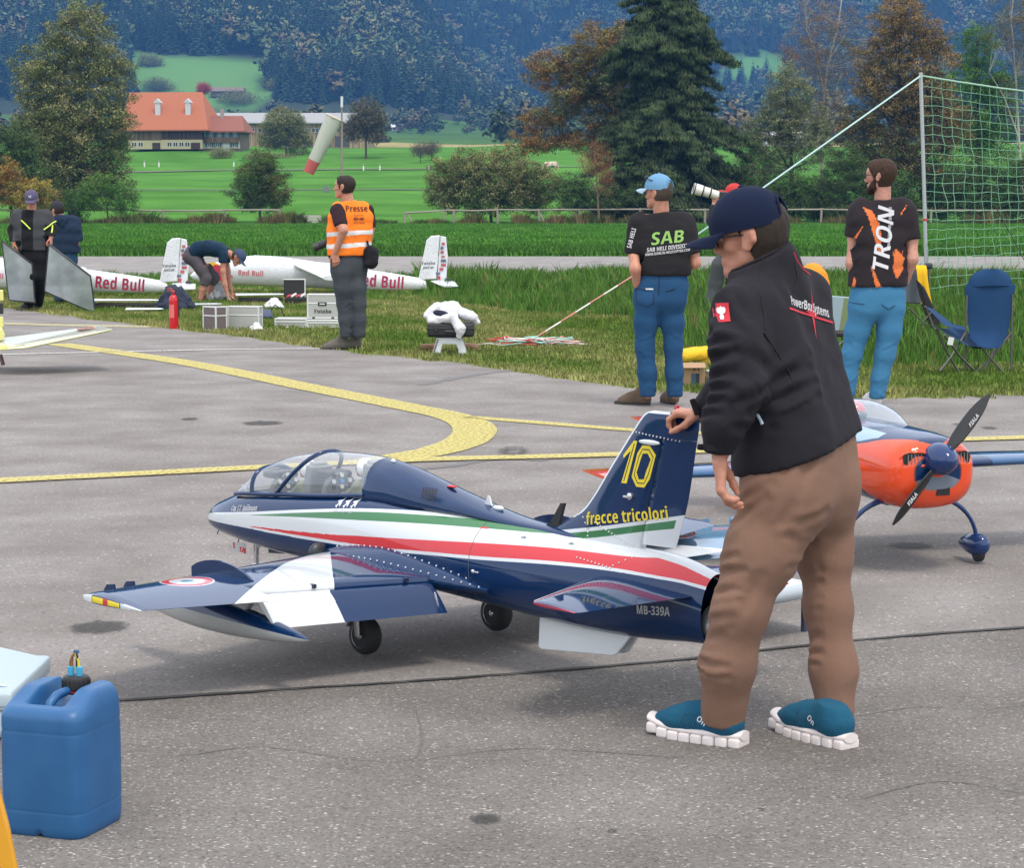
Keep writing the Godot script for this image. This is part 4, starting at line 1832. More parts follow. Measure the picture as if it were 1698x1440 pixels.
func jet() -> void:
	var th:=.745
	var j:=thing("model_jet", "large dark blue model jet with tricolour stripes and a yellow 10 on its fin", "model jet",Vector3(-.278,.012,-7.502))
	j.basis=Basis(Vector3(-sin(th),0,-cos(th)),Vector3.UP,Vector3(cos(th),0,-sin(th)))
	var blue:=gloss(BLUE,.12)
	var white:=gloss(CLOUDY,.2)
	var grey:=M(Color(.36,.37,.38),.35)
	var black:=M(Color(.012,.012,.013),.5)
	var steel:=M(Color(.62,.62,.63),.25,.9)
	var yellow:=M(Color(.72,.56,.03),.35)
	# fuselage
	var b:=B.new()
	var ss:=[.0,.02,.05,.09,.14,.2,.3,.42,.56]
	var s:=.7
	while s<10.7:
		ss.append(s)
		s += .19
	ss.append(10.78)
	var seg:=72
	var half_v:=func(k: int) -> float: return .002+.996*(k/36.0 if k <= 36 else (72 - k)/36.0)
	b.begin()
	for i in ss.size() - 1:
		for k in seg:
			var a0:=TAU*k/seg
			var a1:=TAU*(k+1)/seg
			var p:=[]
			for e in [[ss[i],a0],[ss[i],a1],[ss[i+1],a1],[ss[i+1],a0]]:
				var f:=fus_at(e[0],e[1])
				p.append(q3(f.x,f.y,f.z))
			b.quad(p[0],p[1],p[2],p[3],Vector2(ss[i]/11.0,half_v.call(k)),Vector2(ss[i]/11.0,half_v.call(k+1)),Vector2(ss[i+1]/11.0,half_v.call(k+1)),Vector2(ss[i+1]/11.0,half_v.call(k)))
	b.close()
	var fuselage:=obj("fuselage",b.mesh(),lacquer(fuselage_paint()),j)
	# panel joint round the body
	for s1 in [6.87]:
		b=B.new()
		var ring:=[]
		for k in 41:
			var f:=fus_at(s1,PI*k/40.0)
			ring.append(q3(f.x,f.y*1.002,f.z+.001))
		b.tube(ring,.0035*SC,4)
		obj("panel_joint",b.mesh(),M(Color(.12,.12,.12)),fuselage)
	# exhaust
	b=B.new()
	b.lathe(q3(10.70,0,1.03),Vector3(-1,0,0),[Vector2(.245,0),Vector2(.25,.12),Vector2(.235,.20),Vector2(.205,.20),Vector2(.19,.10),Vector2(.18,.09)].map(func(e): return e*SC),32)
	obj("exhaust_pipe",b.mesh(),M(Color(.33,.33,.34),.3,.8),j)
	b=B.new()
	b.lathe(q3(10.785,0,1.03),Vector3(-1,0,0),[Vector2(.19*SC,0),Vector2(.19*SC,.004)],24)
	obj("exhaust_inside",b.mesh(),black,j)
	# humped back behind the canopy
	var hump:=[[4.36,2.535,.40],[4.5,2.53,.415],[4.8,2.49,.43],[5.18,2.41,.43],[5.83,2.25,.38],[6.46,2.11,.32],[7.06,2.00,.25],[7.66,1.945,.19],[8.3,1.92,.12],[8.7,1.86,.05]]
	b=B.new()
	var rows:=[]
	var hs:=4.36
	while hs <= 8.71:
		var row:=PackedVector3Array()
		for k in 25:
			var a:=-PI/2+PI*k/24.0
			var base:=minf(row_at(FUS,hs,1) - .03,1.985)
			var tp:=row_at(hump,hs,1)
			var w:=row_at(hump,hs,2)
			var foot_y:=maxf(fus_y(hs,base)+.012,w)
			var mixed:=pow(absf(sin(a)),5.0)
			row.append(q3(hs,lerpf(w*sin(a),foot_y*signf(a),mixed),base - .03*mixed+(tp - base)*pow(maxf(cos(a),.0),.9)))
		rows.append(row)
		hs += .145
	b.loft(rows,true)
	var spine:=obj("spine",b.mesh(),blue,j)
	# louvres in its side
	for k in 8:
		b=B.new()
		var sl:=5.66+k*.036
		var w:=.405 - k*.004
		b.tube([q3(sl+.02,w+.035,2.13),q3(sl - .02,w - .045,2.27)],.008*SC,5)
		obj("vent_slot",b.mesh(),black,spine)
	# canopy
	var can:=[[1.08,1.755,.30,1.72],[1.3,1.93,.37,1.76],[1.61,2.15,.42,1.79],[2.0,2.31,.44,1.82],[2.4,2.42,.455,1.86],[3.2,2.535,.465,1.92],[3.85,2.56,.455,1.98],[4.42,2.545,.425,2.04]]
	var can_at:=func(sc: float,a: float) -> Vector3:
		var sill:=row_at(can,sc,3)
		return q3(sc,row_at(can,sc,2)*signf(sin(a))*pow(absf(sin(a)),.8),sill+(row_at(can,sc,1) - sill)*pow(maxf(cos(a),.0),.8))
	b=B.new()
	rows=[]
	for i in 31:
		var row:=PackedVector3Array()
		for k in 29:
			row.append(can_at.call(1.08+3.34*i/30.0,-PI/2+PI*k/28.0))
		rows.append(row)
	b.sheet(rows,Vector3.UP)
	var glass:=StandardMaterial3D.new()
	glass.albedo_color=Color(.9,.95,1.0,.10)
	glass.transparency=BaseMaterial3D.TRANSPARENCY_ALPHA
	glass.roughness=.03
	var canopy:=obj("canopy",b.mesh(),glass,j)
	for arc in [[1.70,1.66],[2.34,3.08]]:
		b=B.new()
		var pts:=[]
		for k in 33:
			var a:=-PI/2+PI*k/32.0
			var f:=pow(maxf(cos(a),.0),.8)
			pts.append(can_at.call(lerpf(arc[0],arc[1],f),a)*1.0+Vector3(0,.001,0))
		b.tube(pts,.034*SC,8)
		obj("canopy_frame",b.mesh(),blue,canopy)
	for side in [1.0,-1.0]:
		b=B.new()
		var pts:=[]
		for i in 25:
			var p: Vector3=can_at.call(1.1+3.3*i/24.0,side*PI/2)
			pts.append(p)
		b.tube(pts,.035*SC,7)
		obj("canopy_sill",b.mesh(),blue,canopy)
	# cockpit: panels,seats,two figures
	var pgrey:=M(Color(.10,.105,.11),.6)
	for e in [[1.98,1.86,.30],[3.30,1.98,.33]]:
		b=B.new()
		var poly:=[]
		for k in 17:
			var a:=PI*k/16.0
			poly.append(Vector2(cos(a)*e[2]*SC,-.08*SC+sin(a)*e[2]*1.05*SC))
		b.prism(poly,.10*SC,Transform3D(Basis(Vector3.UP,PI/2),q3(e[0],0,e[1])),.006)
		var panel:=obj("instrument_panel",b.mesh(),pgrey,j)
		for k in 9:
			b=B.new()
			var yy: float=((k % 3) - 1)*.15
			var hh: float=e[1]+.05+(k/3)*.085
			b.lathe(q3(e[0]+.05,yy,hh),Vector3(-1,0,0),[Vector2(.034*SC,0),Vector2(.034*SC,.02*SC),Vector2(.026*SC,.016*SC)],12)
			obj("dial",b.mesh(),M(Color(.55,.56,.56)) if k % 2 else (M(Color(.08,.3,.6)) if k==4 else M(Color(.02,.02,.02))),panel)
		b=B.new()
		b.rbox(q3(e[0] - .14,0,e[1]+.22),Vector3(.30,.10,.44)*SC,.02*SC)
		obj("panel_hood",b.mesh(),M(Color(.06,.06,.065)),panel)
	for e in [[2.62,1.88],[3.98,2.02]]:
		b=B.new()
		b.rbox(q3(e[0]+.14,0,e[1]+.12),Vector3(.16,.62,.40)*SC,.03*SC,Basis(Vector3.BACK,.2))
		b.rbox(q3(e[0]+.17,0,e[1]+.40),Vector3(.14,.14,.26)*SC,.03*SC,Basis(Vector3.BACK,.2))
		obj("seat",b.mesh(),M(Color(.22,.23,.23),.7),j)
		var pilot:=Sdf.new()
		pilot.k=.012
		pilot.add(q3(e[0] - .02,.12,e[1] - .02),q3(e[0] - .02,-.12,e[1] - .02),.13*SC,.13*SC)
		pilot.add(q3(e[0] - .02,.16,e[1]+.1),q3(e[0] - .02,-.16,e[1]+.1),.08*SC,.08*SC)
		pilot.add(q3(e[0] - .03,.2,e[1]+.08),q3(e[0] - .22,.22,e[1] - .06),.06*SC,.05*SC)
		pilot.add(q3(e[0] - .03,-.2,e[1]+.08),q3(e[0] - .22,-.22,e[1] - .06),.06*SC,.05*SC)
		pilot.add(q3(e[0] - .05,0,e[1]+.12),q3(e[0] - .06,0,e[1]+.26),.06*SC,.07*SC)
		pilot.build(.004)
		var fig:=obj("pilot_figure",pilot.mesh(),M(Color(.17,.19,.13),.9),j)
		b=B.new()
		b.ball(q3(e[0] - .06,0,e[1]+.34),Vector3(.15,.145,.135)*SC,Basis(),16)
		obj("helmet",b.mesh(),gloss(Color(.75,.75,.74),.2),fig)
		b=B.new()
		b.ball(q3(e[0] - .13,0,e[1]+.33),Vector3(.10,.075,.12)*SC,Basis(),14)
		obj("visor",b.mesh(),gloss(Color(.02,.02,.025),.08),fig)
		b=B.new()
		b.rbox(q3(e[0] - .18,0,e[1]+.25),Vector3(.10,.10,.10)*SC,.03*SC)
		obj("oxygen_mask",b.mesh(),M(Color(.30,.05,.05)),fig)
	# wings,left then right
	var wedge:=PackedVector2Array([Vector2(3.5,.35),Vector2(4.21,.89),Vector2(5.34,1.74),Vector2(6.2,2.37),Vector2(7.4,2.40),Vector2(7.4,4.9),Vector2(6.35,4.11),Vector2(5.51,3.08),Vector2(4.7,2.08),Vector2(4.02,1.05)])
	var wtex:=paint_tex(1024,768,func(u,v):
		var p:=Vector2(3.2+u*4.2,v*5.4)
		if p.y<4.9 and Geometry2D.is_point_in_polygon(p,wedge):
			return 1
		var r:=p.distance_to(Vector2(4.98,3.85))
		if r<.36:
			return 1 if r>.335 else (3 if r>.235 else (1 if r>.085 else 6))
		return 7 if p.y>4.93 and p.y<4.945 else 0)
	var wpaint:=lacquer(wtex)
	var sl:=func(y: float) -> float: return 3.57+.216*y
	var sh:=func(y: float) -> float: return 6.50 - .20*y
	var st:=func(y: float) -> float: return 7.02 - .185*y
	var wh:=func(y: float) -> float: return 1.06+.030*y
	for side in [1.0,-1.0]:
		var wing_b:=B.new()
		var parts:=[[.45,3.4,true],[3.4,5.12,false]]
		for e in parts:
			rows=[]
			for i in 9:
				var y: float=lerpf(e[0],e[1],i/8.0)
				var c: float=st.call(y) - sl.call(y)
				var x1: float=(sh.call(y) - .01 - sl.call(y))/c if e[2] else 1.0
				rows.append(section(Vector3(sl.call(y),0,0),c,.115,x1,func(ws,tt): return q3(ws,y*side,wh.call(y)+tt)))
			wing_b.loft(rows)
		# rounded tip
		rows=[]
		for i in 5:
			var f:=sin(i/4.0*PI/2)
			var y: float=5.12+.14*f
			var c: float=(st.call(y) - sl.call(y))*(1.0 - .04*f)
			var thin:=.115*(1.0 - .30*f*f)
			rows.append(section(Vector3(sl.call(y)+.03*f,0,0),c,thin,1.0,func(ws,tt): return q3(ws,y*side,wh.call(y)+tt)))
		wing_b.loft(rows)
		for i in wing_b.v.size():
			var p:=wing_b.v[i]
			wing_b.uv[i]=Vector2((5.4 - p.x/SC - 3.2)/4.2,absf(p.z)/SC/5.4)
		var wing:=obj("wing",wing_b.mesh(),wpaint,j)
		# tip strip: white with yellow and red plates
		var strip:=func(s0: float,s1: float,hgt: float,m: Material,called: String) -> void:
			var tb:=B.new()
			var yy: float=5.263*side
			var ch: float=st.call(5.2) - sl.call(5.2)
			var rr:=[PackedVector3Array(),PackedVector3Array(),PackedVector3Array(),PackedVector3Array()]
			for i in 7:
				var sx:=lerpf(s0,s1,i/6.0)
				var t: float=foil(clampf((sx - sl.call(5.2))/ch,.005,.99),.08)*ch*hgt
				rr[0].append(q3(sx,yy - .02*side,wh.call(5.26)+t))
				rr[1].append(q3(sx,yy,wh.call(5.26)+t*.9))
				rr[2].append(q3(sx,yy,wh.call(5.26) - t*.9))
				rr[3].append(q3(sx,yy - .02*side,wh.call(5.26) - t))
			tb.sheet(rr,Vector3(0,0,-side))
			obj(called,tb.mesh(),m,wing)
		strip.call(4.74,4.94,1.0,white, "tip_strip")
		strip.call(4.95,5.20,.8,yellow, "tip_plate")
		strip.call(5.19,5.31,.9,M(Color(.5,.03,.04),.3), "tip_light")
		strip.call(5.30,5.58,.8,yellow, "tip_plate")
		strip.call(5.60,6.06,1.0,white, "tip_strip")
		# flap,let down
		b=B.new()
		rows=[]
		var fa:=deg_to_rad(43.0)
		for i in 9:
			var y:=lerpf(.86,3.36,i/8.0)
			var hs0: float=sh.call(y)
			var c: float=(st.call(y) - hs0)*.98
			rows.append(section(Vector3(0,0,0),c,.16,1.0,func(ws,tt):
				var dx: float=ws*cos(fa) - tt*sin(fa)*-1.0
				var dh: float=-ws*sin(fa)+tt*cos(fa)
				return q3(hs0+dx,y*side,wh.call(y) - .01+dh)))
		b.loft(rows)
		for i in b.v.size():
			var p:=b.v[i]
			b.uv[i]=Vector2((5.4 - p.x/SC - 3.2+.1)/4.2,absf(p.z)/SC/5.4)
		var flap:=obj("flap",b.mesh(),wpaint,j)
		for y in [1.2,2.55]:
			b=B.new()
			b.box(q3(sh.call(y) - .02,y*side,wh.call(y)+.055),Vector3(.09,.05,.05)*SC)
			obj("flap_hinge",b.mesh(),M(Color(.02,.03,.06),.4),flap)
		# fence on the wing
		b=B.new()
		var fp:=[]
		for i in 15:
			var f:=i/14.0
			fp.append(Vector2(-(4.08+1.38*f)*SC,(1.17+.30*pow(sin(PI*(.05+.86*f)),.5) - .06*f)*SC))
		for i in 15:
			var f:=1.0 - i/14.0
			var sx:=4.08+1.38*f
			fp.append(Vector2(-sx*SC,(wh.call(3.15)+foil(clampf((sx - sl.call(3.15))/2.18,0,1),.115)*2.18 - .03)*SC))
		b.prism(fp,.035*SC,Transform3D(Basis(),q3(5.4 - 5.4,3.15*side,0)+Vector3(0,0,0)),.002)
		obj("wing_fence",b.mesh(),blue,wing)
		for y in [4.52,4.86]:
			b=B.new()
			var sv: float=sl.call(y)
			b.prism([Vector2(-(sv - .03)*SC,0),Vector2(-(sv+.05)*SC,.085*SC),Vector2(-(sv+.22)*SC,.11*SC),Vector2(-(sv+.25)*SC,0)],.02*SC,Transform3D(Basis(),Vector3(5.4*SC,(wh.call(y)+.03)*SC,-y*side*SC)))
			obj("vortex_fin",b.mesh(),blue,wing)
		# long root fairing with rivets
		b=B.new()
		rows=[]
		var r1:=[]
		var r2:=[]
		for i in 27:
			var f:=i/26.0
			var fs:=3.72+3.5*f
			var env:=pow(sin(PI*clampf(.06+.94*f*.995,0,1)),.62) if f<.45 else pow(maxf(1.0 - pow((f - .40)/.60,1.5),.0),.9)
			env=clampf(env,.03,1.0)
			var up:=lerpf(1.10,1.40,env) if f<.4 else lerpf(1.06,1.40,env)
			var out:=.60+.44*env
			var row:=PackedVector3Array()
			for k in 11:
				var a:=k/10.0
				var y:=lerpf(fus_y(fs,up) - .06,out,a)
				var hh:=up - (up - (1.06+.10*env))*(.25*a+.75*a*a)+.05*env*sin(PI*a)
				row.append(q3(fs,y*side,hh))
				if k==3 and i>2 and i<26:
					r1.append(row[-1]+Vector3(0,.002,-.001*side))
				if k==8 and i>3 and i<26:
					r2.append(row[-1]+Vector3(0,.002,-.001*side))
			row.append(q3(fs,(out - .02)*side,1.0))
			row.append(q3(fs,.4*side,1.0))
			rows.append(row)
		b.loft(rows)
		var fair:=obj("root_fairing",b.mesh(),blue,wing)
		rivets("rivet_row",[r1],fair,M(Color(.65,.67,.7),.3),.014)
		rivets("rivet_row",[r2],fair,M(Color(.65,.67,.7),.3),.014)
		b=B.new()
		b.ball(q3(3.80,.80*side,1.18),Vector3(.10,.15,.16)*SC,Basis(),14)
		obj("air_intake",b.mesh(),M(Color(.02,.025,.03),.4),wing)
		# drop tank on a pylon
		for half in [[.06*PI,.94*PI,gloss(BLUE,.15), "drop_tank_top"],[.94*PI,2.06*PI,M(Color(.36,.37,.36),.35), "drop_tank"]]:
			b=B.new()
			rows=[]
			for i in 27:
				var f:=i/26.0
				var r:=maxf(.23*pow(sin(PI*pow(f,.82)),.72),.003)
				var row:=PackedVector3Array()
				for k in 17:
					var a:=lerpf(half[0],half[1],k/16.0)
					row.append(q3(2.92+3.95*f,(3.3+cos(a)*r)*side,lerpf(.80,.70,f)+sin(a)*r))
				rows.append(row)
			b.sheet(rows,Vector3.UP if half[0]<1.0 else Vector3.DOWN)
			obj(half[3],b.mesh(),half[2],j)
		b=B.new()
		b.prism([Vector2(-3.9*SC,.95*SC),Vector2(-4.4*SC,1.12*SC),Vector2(-5.75*SC,1.10*SC),Vector2(-5.55*SC,.90*SC)],.10*SC,Transform3D(Basis(),Vector3(5.4*SC,0,-3.3*side*SC)),.004)
		obj("pylon",b.mesh(),grey,j)
		# tailplane
		b=B.new()
		rows=[]
		for i in 7:
			var y:=lerpf(.15,2.0,i/6.0)
			var le:=8.93+.34*y
			rows.append(section(Vector3(le,0,0),10.66 - .125*y - le,.085,1.0,func(ws,tt): return q3(ws,y*side,1.43 - .01*y+tt - (ws - 9.6)*.03)))
		for i in 4:
			var f:=sin((i+1)/4.0*PI/2)
			var y:=2.0+.07*f
			var le:=8.93+.34*y+.03*f
			rows.append(section(Vector3(le,0,0),10.66 - .125*y - le - .03*f,.085*(1 - .4*f*f),1.0,func(ws,tt): return q3(ws,y*side,1.41+tt - (ws - 9.6)*.03)))
		b.loft(rows)
		var tail:=obj("tailplane",b.mesh(),blue,j)
		b=B.new()
		var rr:=[PackedVector3Array(),PackedVector3Array(),PackedVector3Array()]
		for i in 9:
			var sx:=lerpf(9.68,10.38,i/8.0)
			var t:=foil((sx - 9.63)/.78,.062)*.78
			rr[0].append(q3(sx,2.055*side,1.41+t - (sx - 9.6)*.03))
			rr[1].append(q3(sx,2.077*side,1.41 - (sx - 9.6)*.03))
			rr[2].append(q3(sx,2.055*side,1.41 - t*1.15 - (sx - 9.6)*.03))
		b.sheet(rr,Vector3(0,0,-side))
		obj("tip_strip",b.mesh(),gloss(Color(.56,.03,.035),.2),tail)
		b=B.new()
		var lead:=[]
		for i in 9:
			var y:=lerpf(.5,1.98,i/8.0)
			lead.append(q3(8.93+.34*y,y*side,1.43 - .01*y - (8.93+.34*y - 9.6)*.03))
		b.tube(lead,.012*SC,5)
		obj("leading_edge_strip",b.mesh(),white,tail)
		# keel fin below the tail
		b=B.new()
		b.prism([Vector2(-7.69*SC,.74*SC),Vector2(-7.72*SC,.31*SC),Vector2(-7.78*SC,.285*SC),Vector2(-9.08*SC,.40*SC),Vector2(-9.16*SC,.43*SC),Vector2(-9.42*SC,.74*SC)],.035*SC,Transform3D(Basis(Vector3.RIGHT,.12*side),Vector3(5.4*SC,0,-.16*side*SC)),.002)
		obj("keel_fin",b.mesh(),white,j)
		# main leg and wheel
		var ax:=Vector3(0,0,-side)
		b=B.new()
		b.tube([q3(5.30,1.42*side,1.05),q3(5.42,1.40*side,.62)],.06*SC,10)
		b.tube([q3(5.42,1.40*side,.62),q3(5.42,1.36*side,.28)],.045*SC,10)
		b.rbox(q3(5.30,1.39*side,.58),Vector3(.10,.40,.09)*SC,.02*SC,Basis(Vector3.BACK,.5))
		obj("undercarriage_leg",b.mesh(),steel,j)
		b=B.new()
		b.lathe(q3(5.4,1.11*side,.27),ax,[Vector2(.17,.0),Vector2(.235,.008),Vector2(.262,.05),Vector2(.27,.11),Vector2(.262,.17),Vector2(.235,.212),Vector2(.17,.22)].map(func(e): return e*SC),32)
		var wheel:=obj("wheel",b.mesh(),M(Color(.018,.018,.019),.75),j)
		b=B.new()
		b.lathe(q3(5.4,1.105*side,.27),ax,[Vector2(.03,-.01),Vector2(.06,.02),Vector2(.14,.03),Vector2(.168,.0),Vector2(.168,.23),Vector2(.14,.20),Vector2(.06,.21),Vector2(.04,.245),Vector2(.001,.25)].map(func(e): return e*SC),28)
		var hub:=obj("rim",b.mesh(),steel,wheel)
		b=B.new()
		for k in 9:
			var a:=TAU*k/9.0
			for o in [1.118,1.318]:
				b.ball(q3(5.4+cos(a)*.098,o*side,.27+sin(a)*.098),Vector3(.02,.02,.012)*SC,Basis(),6)
		obj("rim_hole",b.mesh(),black,hub)
	# nose leg
	b=B.new()
	b.tube([q3(1.2,0,1.02),q3(1.2,0,.56)],.045*SC,10)
	b.tube([q3(1.2,.07,.60),q3(1.24,.09,.2)],.022*SC,8)
	b.tube([q3(1.2,-.07,.60),q3(1.24,-.09,.2)],.022*SC,8)
	b.tube([q3(1.2,0,.85),q3(1.5,0,1.0)],.02*SC,8)
	b.box(q3(1.2,0,.58),Vector3(.10,.07,.20)*SC)
	obj("undercarriage_leg",b.mesh(),steel,j)
	b=B.new()
	b.lathe(q3(1.24,-.06,.2),Vector3(0,0,-1),[Vector2(.10,.0),Vector2(.17,.01),Vector2(.198,.06),Vector2(.17,.11),Vector2(.10,.12)].map(func(e): return e*SC),26)
	var nw:=obj("wheel",b.mesh(),M(Color(.018,.018,.019),.75),j)
	b=B.new()
	b.lathe(q3(1.24,-.062,.2),Vector3(0,0,-1),[Vector2(.02,-.01),Vector2(.1,.0),Vector2(.1,.125),Vector2(.02,.135)].map(func(e): return e*SC),20)
	obj("rim",b.mesh(),steel,nw)
	b=B.new()
	b.box(q3(1.02,.20,.86),Vector3(.34,.15,.012)*SC,Basis(Vector3.BACK,-.12))
	var door:=obj("gear_door",b.mesh(),M(Color(.42,.44,.45),.3),j)
	var red:=M(Color(.56,.03,.04),.35)
	lettering("door_number", "170",.115*SC,frame(q3(1.13,.212,.835),q3(1.2,0,.85) - q3(.9,0,.89),Vector3.UP),red,door, "Droid Sans",true)
	b=B.new()
	b.box(q3(.90,.21,.885),Vector3(.03,.10,.008)*SC,Basis(Vector3.BACK,-.12))
	obj("door_mark",b.mesh(),red,door)
	b=B.new()
	b.box(q3(1.5,-.16,.86),Vector3(.40,.14,.014)*SC,Basis(Vector3.BACK,-.08))
	obj("gear_door",b.mesh(),M(Color(.06,.07,.09),.3),j)
	# fin and rudder
	var fin_le:=[[1.6,7.3],[1.78,7.62],[1.92,7.9],[2.05,8.14],[2.23,8.45],[2.9,8.985],[3.45,9.42],[3.54,9.51],[3.585,9.60],[3.60,9.70]]
	var fin_hinge:=[[1.6,9.45],[1.88,9.52],[2.36,9.64],[2.75,9.74],[3.22,9.86],[3.62,9.95]]
	var fin_te:=[[1.6,9.98],[1.83,10.05],[2.46,10.26],[3.19,10.40],[3.5,10.45],[3.60,10.42]]
	var fle:=PackedFloat32Array()
	var fte:=PackedFloat32Array()
	for y in 512:
		var fh:=1.5+(y+.5)/512.0*2.2
		fle.append(row_at(fin_le,fh))
		fte.append(row_at(fin_te,fh))
	var fidx:=PackedByteArray()
	fidx.resize(768*512)
	for x in 768:
		var fs:=7.2+(x+.5)/768.0*3.4
		var w:=row_at([[7.0,1.72],[7.77,1.86],[8.84,2.05],[9.48,2.18],[10.21,2.33],[11.0,2.5]],fs)
		var g:=row_at([[7.0,1.60],[8.11,1.79],[8.84,1.91],[9.48,2.04],[10.09,2.15],[11.0,2.3]],fs)
		for y in 512:
			var fh:=1.5+(y+.5)/512.0*2.2
			var k:=1
			if fh>w:
				k=1 if (fs<fle[y]+.055 and fh>2.1) or (fh>3.565 and fs<9.98) else 0
			elif fh>w - .05 or fs>fte[y] - .11:
				k=1
			elif fh>g:
				k=2
			fidx[y*768+x]=k
	var ftx:=paint_image(768,512,fidx)
	var fpaint:=lacquer(ftx)
	b=B.new()
	var rud:=B.new()
	rows=[]
	var rrows:=[]
	var fhs:=[]
	for i in 19:
		fhs.append(lerpf(1.62,3.262,i/18.0))
	for e in [3.266,3.34,3.42,3.5,3.54,3.57,3.59,3.60]:
		fhs.append(e)
	for i in fhs.size():
		var fh: float=fhs[i]
		var le:=row_at(fin_le,fh)
		var hi:=row_at(fin_hinge,fh)
		var te:=row_at(fin_te,fh)
		var tc:=.10 if fh<3.5 else .10*sqrt(maxf(1.0 - pow((fh - 3.5)/.115,2.0),.06))
		var c:=te - le
		var full:=fh>3.264
		rows.append(section(Vector3(le,0,0),c,tc,1.0 if full else (hi - .012 - le)/c,func(ws,tt): return q3(ws,tt,fh)))
		if fh>1.84 and fh <= 3.264:
			var ring:=PackedVector3Array()
			for k in 9:
				var f:=1.0 - k/8.0
				ring.append(q3(lerpf(hi+.012,te,f),maxf(foil((lerpf(hi,te,f) - le)/c,tc),.0015)*c,fh))
			for k in 9:
				var f:=k/8.0
				ring.append(q3(lerpf(hi+.012,te,f),-maxf(foil((lerpf(hi,te,f) - le)/c,tc),.0015)*c,fh))
			rrows.append(ring)
	var cut:=0
	for i in rows.size():
		if fhs[i] <= 3.264:
			cut=i
	b.loft(rows.slice(0,cut+1))
	b.loft(rows.slice(cut+1))
	rud.loft(rrows)
	for e in [b,rud]:
		for i in e.v.size():
			e.uv[i]=Vector2((5.4 - e.v[i].x/SC - 7.2)/3.4,(e.v[i].y/SC - 1.5)/2.2)
	var fin:=obj("fin",b.mesh(),fpaint,j)
	var rudder:=obj("rudder",rud.mesh(),fpaint,j)
	b=B.new()
	b.lathe(q3(10.07,0,3.60),Vector3.UP,[Vector2(.035,0),Vector2(.035,.05),Vector2(.03,.09),Vector2(.001,.10)].map(func(e): return e*SC),14)
	obj("beacon",b.mesh(),gloss(Color(.45,.01,.03),.1),fin)
	# figures and words on the fin,the body's left side only as in view,and its twin on the right
	for side in [1.0,-1.0]:
		var fy:=func(p: Vector3) -> Vector3:
			var fs:=5.4 - p.x/SC
			var fh:=p.y/SC
			var le:=row_at(fin_le,fh)
			var c:=row_at(fin_te,fh) - le
			return Vector3(p.x,p.y,-side*(maxf(foil(clampf((fs - le)/c,0,1),.10),.0015)*c*SC+.0012))
		var dx:=-1.0 if side>0 else 1.0
		var digit:=func(poly: Array,hole: Array,m: Material,called: String) -> void:
			var db:=B.new()
			db.begin()
			db.grp=0
			var n:=poly.size()
			if hole.size():
				for i in n:
					var k:=(i+1) % n
					for st2 in 3:
						var p0: Vector2=poly[i].lerp(poly[k],st2/3.0)
						var p1: Vector2=poly[i].lerp(poly[k],(st2+1)/3.0)
						var h0: Vector2=hole[i].lerp(hole[k],st2/3.0)
						var h1: Vector2=hole[i].lerp(hole[k],(st2+1)/3.0)
						db.quad(fy.call(q3(p0.x,0,p0.y)),fy.call(q3(p1.x,0,p1.y)),fy.call(q3(h1.x,0,h1.y)),fy.call(q3(h0.x,0,h0.y)))
			else:
				var pp:=PackedVector2Array(poly)
				var idx:=Geometry2D.triangulate_polygon(pp)
				for i in range(0,idx.size(),3):
					db.tri(fy.call(q3(pp[idx[i]].x,0,pp[idx[i]].y)),fy.call(q3(pp[idx[i+1]].x,0,pp[idx[i+1]].y)),fy.call(q3(pp[idx[i+2]].x,0,pp[idx[i+2]].y)))
			db.face(Vector3(0,0,-side))
			obj(called,db.mesh(),m,fin)
		var oct:=func(k: float) -> Array:
			var mid:=Vector2(9.565,2.885)
			var r:=[]
			for p in [Vector2(9.37,2.74),Vector2(9.46,3.05),Vector2(9.545,3.155),Vector2(9.675,3.155),Vector2(9.77,3.05),Vector2(9.675,2.74),Vector2(9.585,2.62),Vector2(9.45,2.62)]:
				r.append(mid+(p - mid).normalized()*((p - mid).length() - k))
			return r
		if side>0:
			digit.call(oct.call(.0),oct.call(.045),yellow, "fin_number")
			digit.call(oct.call(.06),oct.call(.105),yellow, "fin_number")
			digit.call([Vector2(9.19,2.645),Vector2(9.285,2.645),Vector2(9.45,3.20),Vector2(9.385,3.20),Vector2(9.20,3.00),Vector2(9.21,2.96),Vector2(9.34,3.07)],[],yellow, "fin_number")
			digit.call([Vector2(9.225,2.67),Vector2(9.24,2.67),Vector2(9.405,3.165),Vector2(9.39,3.165)],[],blue, "fin_number_line")
		if side>0:
			lettering("fin_lettering", "frecce tricolori",.215*SC,frame(q3(9.27,.2,2.225),Vector3(dx*.985,.155,0),Vector3.UP),yellow,fin, "Droid Sans",true,.0,.93,func(p): return fy.call(p)+Vector3(0,0,-.0006*side))
		# white lamp fairing and lock
		b=B.new()
		b.ball(fy.call(q3(9.66,0,3.20)),Vector3(.19,.035,.03)*SC,Basis(),12)
		obj("lamp_fairing",b.mesh(),white,fin)
		b=B.new()
		b.lathe(fy.call(q3(9.36,0,2.49)),Vector3(0,0,-side),[Vector2(.05,0),Vector2(.045,.03),Vector2(.001,.04)].map(func(e): return e*SC),14)
		b.rbox(fy.call(q3(9.29,0,2.475)),Vector3(.12,.03,.03)*SC,.01*SC)
		obj("fuel_cap",b.mesh(),steel,fin)
		var dots:=[]
		for e in [[Vector3(9.42,3.31,0),Vector3(10.15,3.25,0),13],[Vector3(8.50,2.13,0),Vector3(8.62,2.0,0),3],[Vector3(8.62,2.0,0),Vector3(8.62,1.76,0),6],[Vector3(8.74,2.09,0),Vector3(9.50,1.81,0),16]]:
			var line:=[]
			for p in along(e[0],e[1],e[2]):
				line.append(fy.call(q3(p.x,0,p.y)))
			dots.append(line)
